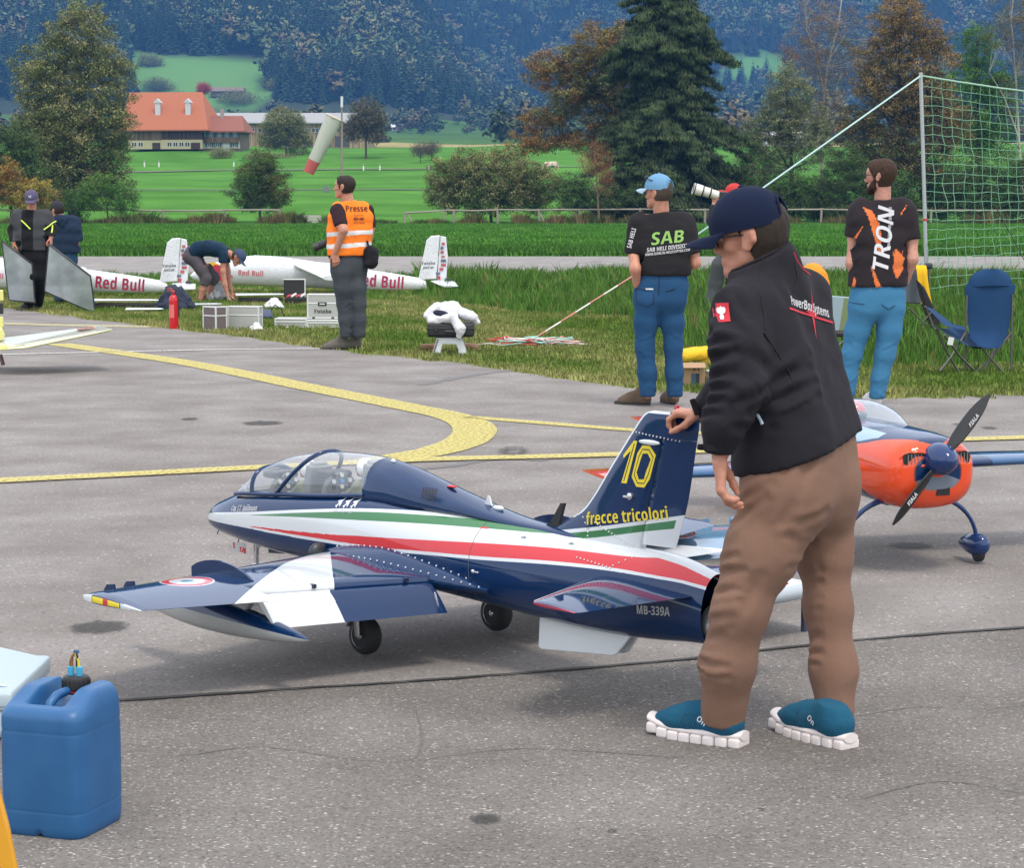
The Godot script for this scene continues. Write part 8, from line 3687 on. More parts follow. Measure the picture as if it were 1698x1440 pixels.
func canister() -> void:
	var c:=put("canister", "blue plastic canister with black cap and coloured cables standing at the front left", "canister",106,1372,deg_to_rad(-19.0))
	var m:=StandardMaterial3D.new()
	m.albedo_texture=tex_noise(.006,Color(.012,.085,.225).linear_to_srgb(),Color(.018,.104,.255).linear_to_srgb(),512,FastNoiseLite.TYPE_SIMPLEX_SMOOTH,4,61)
	m.roughness=.42
	triplanar(m,2.5,false)
	var W:=.232
	var D:=.235
	var H:=.335
	# body: rounded square rings; the top is drawn in ring by ring and rises into two shoulders with a trough between
	var b:=B.new()
	var rows:=[]
	var prof:=[[.0,.88],[.004,.94],[.014,.98],[.03,.992],[.062,1.0],[.066,.990],[.071,.990],[.075,1.0],[.12,1.003],[.20,1.004],[.258,1.0],[.262,.990],[.268,.990],[.272,.998],[.290,.994]]
	for i in 40:
		prof.append([-1.0,lerpf(.992,.004,pow(i/39.0,1.15))])
	for e in prof:
		var row:=PackedVector3Array()
		for k in 120:
			var a:=TAU*k/120.0
			var n:=6.5
			var r:=pow(pow(absf(cos(a)),n)+pow(absf(sin(a)),n),-1.0/n)
			var x: float=cos(a)*r*W*.5*e[1]
			var z: float=sin(a)*r*D*.5*e[1]
			var y: float=e[0]
			if y<.0:
				var rim:=sqrt(maxf(.0,1.0 - pow(maxf(e[1] - .80,.0)/.20,2.0)))
				var slope:=.5 - .5*z/(D*.5)
				var ridge_:=maxf(smoothstep(.040,.056,absf(x)),smoothstep(.30,.14,slope))
				y=.290+rim*(.016+ridge_*(.018+.034*smoothstep(.05,.55,slope))+(1.0 - ridge_)*.010*smoothstep(.5,.9,slope))
			elif y<.02 and absf(x)<.018 and z>0:
				y += .012*(1.0 - absf(x)/.018)
			row.append(Vector3(x,y,z))
		rows.append(row)
	b.loft(rows,false)
	var body:=obj("canister_body",b.mesh(),m,c)
	b=B.new()
	b.tube([Vector3(.002,.300,.062),Vector3(.002,.326,.052),Vector3(.004,.340,.025),Vector3(.006,.342,-.02)],[.010,.012,.012,.011],12)
	obj("handle",b.mesh(),m,c)
	var black:=M(Color(.014,.014,.015),.55)
	b=B.new()
	b.lathe(Vector3(.012,.330,-.055),Vector3.UP,[Vector2(.026,0),Vector2(.026,.010),Vector2(.033,.012),Vector2(.034,.036),Vector2(.030,.043),Vector2(.001,.045)],28)
	for k in 16:
		var a:=TAU*k/16.0
		b.box(Vector3(.012+cos(a)*.034,.355,-.055+sin(a)*.034),Vector3(.004,.020,.004),Basis(Vector3.UP,-a))
	var cap_:=obj("cap",b.mesh(),black,c)
	b=B.new()
	b.lathe(Vector3(.012,.335,-.055),Vector3.UP,[Vector2(.030,0),Vector2(.0335,.002),Vector2(.030,.004)],28)
	obj("cap_seal",b.mesh(),M(Color(.4,.04,.04)),cap_)
	var fit:=M(Color(.05,.33,.52),.4)
	for x in [-.002,.022]:
		b=B.new()
		b.lathe(Vector3(x,.374,-.055),Vector3.UP,[Vector2(.0075,0),Vector2(.0085,.012),Vector2(.0085,.022),Vector2(.006,.023)],14)
		obj("fitting",b.mesh(),fit,cap_)
	for e in [[-.004,Color(.30,.13,.045),.010],[.001,Color(.27,.12,.04),.004],[.021,Color(.60,.50,.03),-.004],[.016,Color(.02,.02,.03),.003]]:
		b=B.new()
		b.tube([Vector3(e[0],.390,-.055),Vector3(e[0]+e[2]*.2,.410,-.054),Vector3(e[0]+e[2],.424,-.050),Vector3(.014,.434,-.052)],.0035,6)
		obj("cable",b.mesh(),M(e[1],.5),cap_)
	b=B.new()
	b.rbox(Vector3(.016,.436,-.052),Vector3(.014,.008,.008),.002)
	obj("cable_clip",b.mesh(),M(Color(.05,.1,.2)),cap_)

func left_corner() -> void:
	var f:=gp(-60,1232)
	var t:=thing("transport_box", "pale blue corner of a transport box cut off by the left edge", "box",f)
	var pale:=M(Color(.36,.44,.49),.35)
	rpart("box_body",Vector3(.005,.055,-.25),Vector3(.27,.09,.5),.02,pale,t)
	rpart("box_lid",Vector3(.005,.125,-.25),Vector3(.285,.05,.52),.012,pale,t)
	rpart("rib",Vector3(.005,.100,-.25),Vector3(.28,.010,.51),.004,M(Color(.35,.42,.46),.4),t)
	var q:=B.new()
	q.prism([Vector2(-.14,.148),Vector2(.14,.148),Vector2(-.03,.188),Vector2(-.14,.19)],.42,Transform3D(Basis(),Vector3(0,0,-.27)),.004)
	obj("lid_slope",q.mesh(),pale,t)
	rpart("foot",Vector3(.03,.006,-.25),Vector3(.2,.012,.4),.004,M(Color(.02,.02,.02)),t)
	f=gp(-40,1452)
	var o:=thing("model_wing_tip", "orange yellow model wing tip standing upright, cut off by the bottom left corner", "model plane",f)
	var poly:=[]
	for e in [[-70,1180],[-20,1240],[0,1308],[16,1370],[28,1430],[32,1452],[-70,1452]]:
		var p:=at(e[0],e[1],-f.z) - f
		poly.append(Vector2(p.x,p.y))
	q=B.new()
	q.prism(poly,.022,Transform3D(),.006)
	obj("wing_skin",q.mesh(),gloss(Color(.62,.30,.025),.35),o)

func aluminium() -> StandardMaterial3D:
	if not mats.has("alu"):
		var m:=StandardMaterial3D.new()
		m.albedo_color=Color(.80,.80,.80)
		m.metallic=.35
		m.roughness=.45
		mats["alu"]=m
	return mats["alu"]

func flight_case(called: String,label: String,px: float,py: float,turn: float,s: Vector3,side: Material,group:="",lift:=.0) -> Node3D:
	var c:=put(called,label, "case",px,py,turn,group)
	c.position.y=lift
	rpart("shell",Vector3(0,s.y*.5,0),s*.985,.01,side,c)
	var al:=aluminium()
	for x in [-1.0,1.0]:
		for z in [-1.0,1.0]:
			rpart("edge_rail",Vector3(x*(s.x*.5 - .008),s.y*.5,z*(s.z*.5 - .008)),Vector3(.022,s.y,.022),.008,al,c)
	for y in [.01,s.y*.62,s.y - .01]:
		for z in [-1.0,1.0]:
			rpart("edge_rail",Vector3(0,y,z*(s.z*.5 - .005)),Vector3(s.x - .01,.018,.016),.006,al,c)
		for x in [-1.0,1.0]:
			rpart("edge_rail",Vector3(x*(s.x*.5 - .005),y,0),Vector3(.016,.018,s.z - .01),.006,al,c)
	return c

func cases() -> void:
	var grey:=M(Color(.36,.37,.34),.55)
	var brown:=M(Color(.13,.10,.095),.6)
	var e:=put("fire_extinguisher", "red fire extinguisher standing at the edge of the tarmac", "extinguisher",289,546)
	var b:=B.new()
	b.lathe(Vector3(0,0,0),Vector3.UP,[Vector2(.052,0),Vector2(.056,.006),Vector2(.056,.35),Vector2(.050,.385),Vector2(.032,.41),Vector2(.018,.42),Vector2(.018,.44)],24)
	obj("cylinder",b.mesh(),gloss(Color(.50,.012,.02),.25),e)
	b=B.new()
	b.rbox(Vector3(0,.455,0),Vector3(.03,.035,.03),.006)
	b.tube([Vector3(-.005,.46,0),Vector3(-.05,.475,0),Vector3(-.075,.462,0)],.008,6)
	b.tube([Vector3(-.005,.475,0),Vector3(-.04,.50,0),Vector3(-.075,.495,0)],.008,6)
	b.lathe(Vector3(0,.455,.02),Vector3(0,0,1),[Vector2(.013,0),Vector2(.013,.01)],10)
	obj("valve",b.mesh(),M(Color(.35,.05,.04),.4),e)
	b=B.new()
	b.tube([Vector3(.01,.45,0),Vector3(.05,.43,.01),Vector3(.062,.34,.01),Vector3(.060,.15,.01)],.011,7)
	obj("hose",b.mesh(),M(Color(.02,.02,.02),.7),e)
	b=B.new()
	var lab:=[]
	for y in [.14,.30]:
		var row:=PackedVector3Array()
		for k in 9:
			var a:=-PI*.85+PI*.42*k/8.0
			row.append(Vector3(cos(a)*.0568,y,-sin(a)*.0568))
		lab.append(row)
	b.sheet(lab,Vector3(-.5,0,1))
	obj("label_plate",b.mesh(),M(Color(.60,.13,.12),.5),e)
	flight_case("aluminium_case", "upright aluminium case with a brown end, nearest the fire extinguisher",357,549,-.72,Vector3(.24,.30,.18),brown, "flight cases")
	flight_case("aluminium_case", "upright pale grey aluminium case right of the brown ended one",407,547,-.18,Vector3(.40,.29,.16),grey, "flight cases")
	flight_case("aluminium_case", "flat silver case lying between the pale upright case and the lettered case",486,543,-.08,Vector3(.40,.12,.32),grey, "flight cases")
	flight_case("aluminium_case", "low silver case under the lettered silver case",540,543,-.04,Vector3(.42,.10,.34),grey, "flight cases")
	var f:=flight_case("aluminium_case", "silver case with black lettering and a dark handle plate, left of the press photographer",538,542,-.04,Vector3(.40,.31,.20),grey, "flight cases",.102)
	rpart("handle_plate",Vector3(-.01,.185,.102),Vector3(.11,.045,.01),.006,M(Color(.02,.02,.02)),f)
	rpart("handle",Vector3(-.01,.185,.112),Vector3(.07,.016,.01),.005,aluminium(),f)
	lettering("case_lettering", "Futaba",.062,frame(Vector3(-.005,.095,.1035),Vector3.RIGHT,Vector3.UP),M(Color(.015,.015,.015)),f, "Droid Serif",true)
	for x in [-.12,.12]:
		rpart("latch",Vector3(x,.0,.104),Vector3(.035,.05,.012),.004,M(Color(.05,.05,.05),.4),f)
	# open black case behind them
	var o:=put("open_case", "open black case with grey lid rim, red and white model parts inside", "case",470,512,.05)
	o.position.z -= 1.6
	var black:=M(Color(.014,.014,.016),.8)
	rpart("case_base",Vector3(.05,.05,.1),Vector3(.36,.10,.30),.01,black,o)
	rpart("case_lid",Vector3(0,.23,-.06),Vector3(.32,.27,.05),.01,black,o,Basis(Vector3.RIGHT,-.15))
	rpart("lid_rim",Vector3(0,.365,-.075),Vector3(.34,.015,.06),.005,aluminium(),o)
	rpart("lid_rim",Vector3(.165,.23,-.055),Vector3(.014,.27,.06),.005,aluminium(),o,Basis(Vector3.RIGHT,-.15))
	for k in 4:
		b=B.new()
		b.tube([Vector3(-.10+k*.07,.11,.22),Vector3(-.04+k*.07,.13+.02*(k % 2),.12),Vector3(-.08+k*.06,.12,.02)],.018,7)
		obj("model_part",b.mesh(),M([Color(.5,.05,.06),Color(.62,.62,.6),Color(.45,.07,.08),Color(.6,.58,.56)][k]),o)
	cloth_heap("white_cloth", "crumpled white cloth in front of the open black case",455,512,.16,.12,M(Color(.62,.62,.62),.95),3)
	cloth_heap("paper_tissue", "crumpled white paper tissue on the grass below the pale case",426,549,.10,.09,M(Color(.70,.70,.70),.95),4)
	cloth_heap("grey_bag", "crumpled grey bag in front of the bending man's hands",366,500,.20,.28,M(Color(.22,.23,.25),.8),5)
	cloth_heap("navy_bag", "dark navy cloth bag lying on the grass behind the fire extinguisher",288,514,.34,.26,M(Color(.018,.025,.05),.9),6)
	var tr:=put("transmitter", "blue and black remote control with a cable beside the pale case", "remote control",442,531,.3)
	rpart("transmitter_body",Vector3(0,.08,0),Vector3(.16,.13,.06),.02,M(Color(.03,.05,.11),.5),tr,Basis(Vector3.RIGHT,-.5))
	b=B.new()
	b.tube([Vector3(.06,.13,0),Vector3(.12,.20,0),Vector3(.2,.14,.02),Vector3(.24,.02,.03)],.008,6)
	obj("cable",b.mesh(),black,tr)
	# flat white panels on the grass
	for q in [[205,512,1.02,.0,.09, "long white model wing lying on the grass below the left glider's tail"],[240,519,.50,.05,.02, "narrow white strip lying on the grass in front of the white wing"],[330,512,.70,.3,.03, "white wing strip lying on the grass in front of the bending man"],[432,503,.75,.2,.10, "pale blue wing with dark underside lying in front of the right glider's nose"]]:
		var w:=put("model_wing",q[5], "model wing",q[0],q[1],q[3], "loose model wings on the grass")
		b=B.new()
		var rows:=[]
		for i in 9:
			var x:=lerpf(-q[2]*.5,q[2]*.5,i/8.0)
			rows.append(section(Vector3.ZERO,lerpf(.30,.20,i/8.0)*(1.0 if i<8 else .6),.14,1.0,func(ws,tt): return Vector3(x,q[4]+.03+tt,-.15+ws),6))
		b.loft(rows)
		obj("wing_skin",b.mesh(),gloss(Color(.62,.66,.70),.25),w)
		if q[4]>.05:
			rpart("foam_block",Vector3(.0,q[4]*.5,0),Vector3(q[2]*.9,q[4]*.8,.22),.02,black,w)

func cloth_heap(called: String,label: String,px: float,py: float,r: float,h: float,m: Material,seed_: int,lift:=.0,squash:=1.0) -> Node3D:
	var t:=put(called,label, "cloth" if not called.contains("bag") else "bag",px,py)
	var s:=Sdf.new()
	s.k=r*.4
	var q:=RandomNumberGenerator.new()
	q.seed=seed_*17
	for i in 7:
		var a:=TAU*i/7.0
		var e:=Vector3(cos(a)*r*q.randf_range(.4,.8),lift+h*q.randf_range(.05,.3),sin(a)*r*.6*squash)
		s.add(e,Vector3(e.x*.2+q.randf_range(-.2,.2)*r,lift+h*q.randf_range(.5,.85),e.z*.2),r*q.randf_range(.16,.28),r*q.randf_range(.12,.25))
	s.build(clampf(r*.07,.009,.02))
	folds(s,r*.11,1.6/r,1.6/r)
	obj("folds",s.mesh(),m,t)
	return t

func glider(px: float,py: float,d: float,label: String,nose: float) -> void:
	var foot:=gp(px,py)
	foot.z=-d
	foot.x=(px - 849.0)/F*d
	var g:=thing("model_glider",label, "model glider",foot, "white gliders lying in the grass")
	var u:=d/F
	var white:=gloss(Color(.66,.68,.70),.22)
	# lengths in pixels of the left glider's side view: x from the fin's root to the nose (left is negative)
	var P:=func(x: float,y: float,z:=.0) -> Vector3: return Vector3(x*u,y*u,z)
	var b:=B.new()
	var st:=[[14,8,3,3],[12,14,7,5],[0,16,10,7],[-40,19,14,9],[-90,23,17,11],[-127,26,19,13],[-180,32,22,15],[-230,36,25,16],[-270,38,25,17],[-310,36,22,16],[-340,32,18,14],[-360,30,12,9],[-372,29,6,5],[-377,29,1,1]]
	var rows:=[]
	for e in st:
		var row:=PackedVector3Array()
		for k in 24:
			var a:=TAU*k/24.0
			row.append(P.call(e[0],e[1]+sin(a)*e[2],cos(a)*e[3]*u))
		rows.append(row)
	b.loft(rows)
	var scrawl:=FastNoiseLite.new()
	scrawl.seed=5
	scrawl.frequency=.09
	scrawl.fractal_octaves=2
	if not mats.has("scrawl"):
		var im:=Image.create(512,512,false,Image.FORMAT_RGB8)
		im.fill(Color(.84,.85,.87))
		var q:=RandomNumberGenerator.new()
		q.seed=12
		for i in 1500:
			var x:=q.randi() % 500
			var y:=q.randi() % 508
			var c: Color=[Color(.55,.57,.60),Color(.62,.63,.66),Color(.45,.48,.52),Color(.72,.55,.56)][q.randi() % 4]
			if q.randf()<.6:
				im.fill_rect(Rect2i(x,y,3+q.randi() % 14,1),c)
			else:
				im.fill_rect(Rect2i(x,y,1,3+q.randi() % 8),c)
		var m:=StandardMaterial3D.new()
		m.albedo_texture=ImageTexture.create_from_image(im)
		m.roughness=.22
		m.clearcoat_enabled=true
		m.clearcoat=.5
		triplanar(m,.7,false)
		mats["scrawl"]=m
	var print_m: StandardMaterial3D=mats["scrawl"]
	obj("fuselage",b.mesh(),print_m,g)
	# fin with rudder
	b=B.new()
	b.prism([P.call(0,22),P.call(14,88),P.call(22,95),P.call(36,96),P.call(30,24)].map(func(v): return Vector2(v.x,v.y)),.06,Transform3D(),.012)
	var fin:=obj("fin",b.mesh(),print_m,g)
	b=B.new()
	b.prism([P.call(31,18),P.call(37,95),P.call(46,93),P.call(49,60),P.call(46,18)].map(func(v): return Vector2(v.x,v.y)),.045,Transform3D(),.010)
	var rud:=obj("rudder",b.mesh(),print_m,g)
	var q2:=RandomNumberGenerator.new()
	q2.seed=77
	for k in 9:
		b=B.new()
		b.box(P.call(32+q2.randf()*10,26+k*7.0,.034),Vector3((3+q2.randf()*7)*u,(1.2+q2.randf()*5)*u,.004))
		obj("fin_print",b.mesh(),M([Color(.42,.06,.08),Color(.12,.13,.2),Color(.45,.10,.12)][k % 3]),fin)
	var ink:=M(Color(.05,.05,.06))
	lettering("fin_lettering", "Futaba",6.5*u,frame(P.call(17,50,.032),Vector3(1,.03,0),Vector3.UP),ink,fin, "Droid Serif",true)
	lettering("fin_lettering", "JetCat",6.0*u,frame(P.call(17,43,.032),Vector3(1,.03,0),Vector3.UP),ink,fin, "Droid Sans",true,.3)
	var red:=M(Color(.36,.015,.07),.4)
	var wrap:=func(v: Vector3) -> Vector3:
		var x:=v.x/u
		var e:=[.0,.0,.0]
		for i in st.size() - 1:
			if x <= st[i][0] and x >= st[i+1][0]:
				var f: float=(st[i][0] - x)/float(st[i][0] - st[i+1][0])
				for k in 3:
					e[k]=lerpf(st[i][k+1],st[i+1][k+1],f)
		var s: float=clampf((v.y/u - e[0])/maxf(e[1],.1),-.98,.98)
		return Vector3(v.x,v.y,sqrt(1.0 - s*s)*e[2]*u+.008)
	lettering("side_lettering", "Red Bull",27*u,frame(P.call(-64,20.0,.3),Vector3(1,-.085,0),Vector3.UP),red,g, "Droid Sans",true,.0,.78,wrap)
	lettering("side_lettering", "Red Bull",12*u,frame(P.call(-275,34,.3),Vector3(1,-.05,0),Vector3.UP),M(Color(.5,.13,.15),.4),g, "Droid Sans",true,.0,.9,wrap)
	# canopy
	b=B.new()
	rows=[]
	for i in 13:
		var f:=i/12.0
		var x:=lerpf(-352,-212,f)
		var g2:=pow(sin(PI*pow(f,.9)),.6)
		var row:=PackedVector3Array()
		for k in 13:
			var a:=PI*k/12.0
			row.append(P.call(x,lerpf(40,58,f)+13*g2*sin(a) - 3,cos(a)*15*g2*u))
		rows.append(row)
	b.sheet(rows,Vector3.UP)
	var glass:=StandardMaterial3D.new()
	glass.albedo_color=Color(.80,.88,.95,.30)
	glass.transparency=BaseMaterial3D.TRANSPARENCY_ALPHA
	glass.roughness=.05
	obj("canopy",b.mesh(),glass,g)
	# emblem on the nose: yellow disc with a red charging shape
	b=B.new()
	b.prism(range(20).map(func(k): return P.call(-338+cos(TAU*k/20.0)*17,36+sin(TAU*k/20.0)*16)).map(func(v): return Vector2(v.x,v.y)),.012,Transform3D(Basis(),Vector3(0,0,14.6*u)))
	var disc:=obj("nose_emblem",b.mesh(),M(Color(.70,.42,.02),.4),g)
	b=B.new()
	b.prism([[-334,48],[-322,46],[-312,36],[-304,28],[-310,26],[-318,32],[-322,22],[-328,22],[-326,32],[-336,30],[-340,20],[-346,20],[-342,34],[-340,44]].map(func(e): return Vector2(e[0]*u,e[1]*u)),.016,Transform3D(Basis(),Vector3(0,0,14.8*u)))
	obj("emblem_bull",b.mesh(),M(Color(.45,.02,.05),.4),disc)
	# stub wing towards the viewer and the tailplane in the grass
	b=B.new()
	rows=[]
	for i in 6:
		var f:=i/5.0
		rows.append(section(Vector3.ZERO,lerpf(86,60,f)*u,.13,1.0,func(ws,tt): return P.call(-205+f*60.0,47 - f*16.0)+Vector3(ws,tt,.12+f*1.5),8))
	b.loft(rows)
	obj("wing",b.mesh(),white,g)
	b=B.new()
	rows=[]
	for i in 4:
		var f:=i/3.0
		rows.append(section(Vector3.ZERO,lerpf(40,26,f)*u,.09,1.0,func(ws,tt): return P.call(20+f*22.0,20 - f*6.0)+Vector3(ws,tt,.04+f*.6),6))
	b.loft(rows)
	obj("tailplane",b.mesh(),white,g)
	b=B.new()
	b.lathe(P.call(44,20,.03),Vector3(1,-.1,0),[Vector2(.05,0),Vector2(.06,.06),Vector2(.035,.10),Vector2(.02,.11)],12)
	obj("tail_light",b.mesh(),M(Color(.02,.02,.02)),g)

func gliders() -> void:
	glider(266,491,36.0, "white glider whose tail stands left of the bending man",0)
	glider(694,488,37.0, "white glider whose tail stands right of the press photographer",0)

func stool() -> void:
	var white:=M(Color(.66,.68,.70),.5)
	var s:=put("step_stool", "white folding step stool under the black case on the grass", "stool",746,588)
	var b:=B.new()
	b.rbox(Vector3(0,.165,0),Vector3(.27,.024,.20),.01)
	obj("top",b.mesh(),white,s)
	for z in [-.09,.09]:
		for x in [-1.0,1.0]:
			b=B.new()
			b.prism([Vector2(x*.055,.155),Vector2(x*.135,.155),Vector2(x*.180,.0),Vector2(x*.095,.0),Vector2(x*.090,.05)],.02,Transform3D(Basis(),Vector3(0,0,z)),.004)
			obj("leg",b.mesh(),white,s)
		rpart("crossbar",Vector3(0,.135,z),Vector3(.2,.05,.018),.006,white,s)
	for k in 9:
		for x in [-1.0,1.0]:
			if x<0:
				rpart("grip_stud",Vector3(-.12 - k*.0052,.15 - k*.016,.102),Vector3(.018,.010,.008),.002,M(Color(.03,.03,.03)),s)
	var c:=put("tool_case", "black plastic case standing on the white step stool, under the white jacket", "case",748,588)
	c.position.y=.182
	var black:=M(Color(.016,.016,.018),.6)
	rpart("case_shell",Vector3(0,.075,0),Vector3(.48,.145,.30),.03,black,c)
	rpart("case_rim",Vector3(0,.09,0),Vector3(.49,.018,.31),.008,black,c)
	rpart("handle",Vector3(.0,.06,.16),Vector3(.12,.03,.02),.008,M(Color(.03,.03,.03),.4),c)
	for x in [-.15,.15]:
		rpart("latch",Vector3(x,.085,.155),Vector3(.04,.05,.014),.004,black,c)
	# jacket thrown over it
	var j:=thing("white_jacket", "white jacket with dark lining thrown over the black case on the stool", "jacket",Vector3(c.position.x,.33,c.position.z))
	var q:=Sdf.new()
	q.k=.03
	for e in [[[-.20,.03,.05],[-.05,.10,.0],.05,.06],[[-.05,.10,.0],[.05,.16,-.03],.06,.04],[[.05,.12,.0],[.22,.05,.06],.06,.045],[[-.24,.08,.06],[-.14,.16,.03],.035,.04],[[.02,.06,.12],[.10,-.06,.185],.05,.045],[[.10,-.06,.185],[.09,-.14,.18],.045,.02],[[.20,.06,.03],[.28,.0,.06],.04,.025],[[-.12,.16,.0],[.02,.18,-.02],.035,.03],[[-.2,.02,.1],[.02,.05,.13],.035,.04]]:
		q.add(Vector3(e[0][0],e[0][1],e[0][2]),Vector3(e[1][0],e[1][1],e[1][2]),e[2],e[3])
	q.build(.010)
	folds(q,.011,6.0,7.0)
	var jk:=obj("jacket_cloth",q.mesh(),cloth_mat(Color(.60,.59,.63),.95,.08,26.0),j)
	b=B.new()
	b.ball(Vector3(-.10,.09,.075),Vector3(.09,.035,.03),Basis(Vector3.BACK,-.2),14)
	obj("dark_lining",b.mesh(),M(Color(.015,.018,.04),.95),jk)
	for e in [[724,585,.5],[768,584,-.4]]:
		var w:=put("work_shoe", "brown shoe lying behind the white stool's %s leg" % ["left" if e[2]>0 else "right"], "shoe",e[0],e[1],e[2])
		shoe(w,Vector3(-.12,0,-.13),Vector3(1,0,0),.27,M(Color(.16,.09,.05),.8),M(Color(.3,.2,.12)),.07)
	# boxes and the yellow mat behind the man in the black shirt
	var cb:=put("cardboard_box", "opened brown cardboard box with red print standing at the edge of the tarmac", "box",1142,639,.12)
	var card:=M(Color(.36,.23,.135),.9)
	for e in [[Vector3(0,.085,.12),Vector3(.22,.17,.006)],[Vector3(0,.085,-.12),Vector3(.22,.17,.006)],[Vector3(-.11,.085,0),Vector3(.006,.17,.24)],[Vector3(.11,.085,0),Vector3(.006,.17,.24)],[Vector3(0,.004,0),Vector3(.21,.006,.23)]]:
		rpart("box_side",e[0],e[1],.002,card,cb)
	rpart("flap",Vector3(-.155,.168,.0),Vector3(.09,.005,.23),.002,card,cb,Basis(Vector3.BACK,-.15))
	rpart("flap",Vector3(.0,.180,.155),Vector3(.22,.005,.08),.002,card,cb,Basis(Vector3.RIGHT,.5))
	rpart("red_print",Vector3(-.095,.150,.1245),Vector3(.03,.035,.002),.0005,M(Color(.55,.03,.05)),cb)
	lettering("box_lettering", "F1",.055,frame(Vector3(.04,.145,.1245),Vector3.RIGHT,Vector3.UP),M(Color(.06,.04,.03)),cb)
	rpart("box_window",Vector3(.02,.06,.1245),Vector3(.05,.10,.002),.0005,M(Color(.05,.10,.16)),cb)
	rpart("dark_print",Vector3(.05,.06,.125),Vector3(.03,.10,.002),.0005,M(Color(.04,.04,.04)),cb)
	flight_case("aluminium_case", "small aluminium box beside the cardboard box, half behind the man in the black jacket",1186,640,.1,Vector3(.13,.13,.16),M(Color(.45,.47,.5),.5), "flight cases")
	var y:=put("yellow_mat", "yellow quilted sleeping mat lying in folds behind the cardboard box", "mat",1170,606)
	var yq:=Sdf.new()
	yq.k=.03
	for i in 9:
		var f:=i/8.0
		yq.add(Vector3(lerpf(-.20,.24,f),.10+.03*sin(f*2.5),-.06),Vector3(lerpf(-.20,.24,f)+.01,.085+.03*sin(f*2.5),.10),.052,.048)
	yq.add(Vector3(-.02,.03,.06),Vector3(.30,.03,.18),.05,.06)
	yq.add(Vector3(.10,.04,.0),Vector3(.35,.06,.05),.07,.08)
	yq.build(.011)
	folds(yq,.006,9,9)
	obj("mat_cloth",yq.mesh(),cloth_mat(Color(.62,.38,.025),.9,.08,26.0),y)

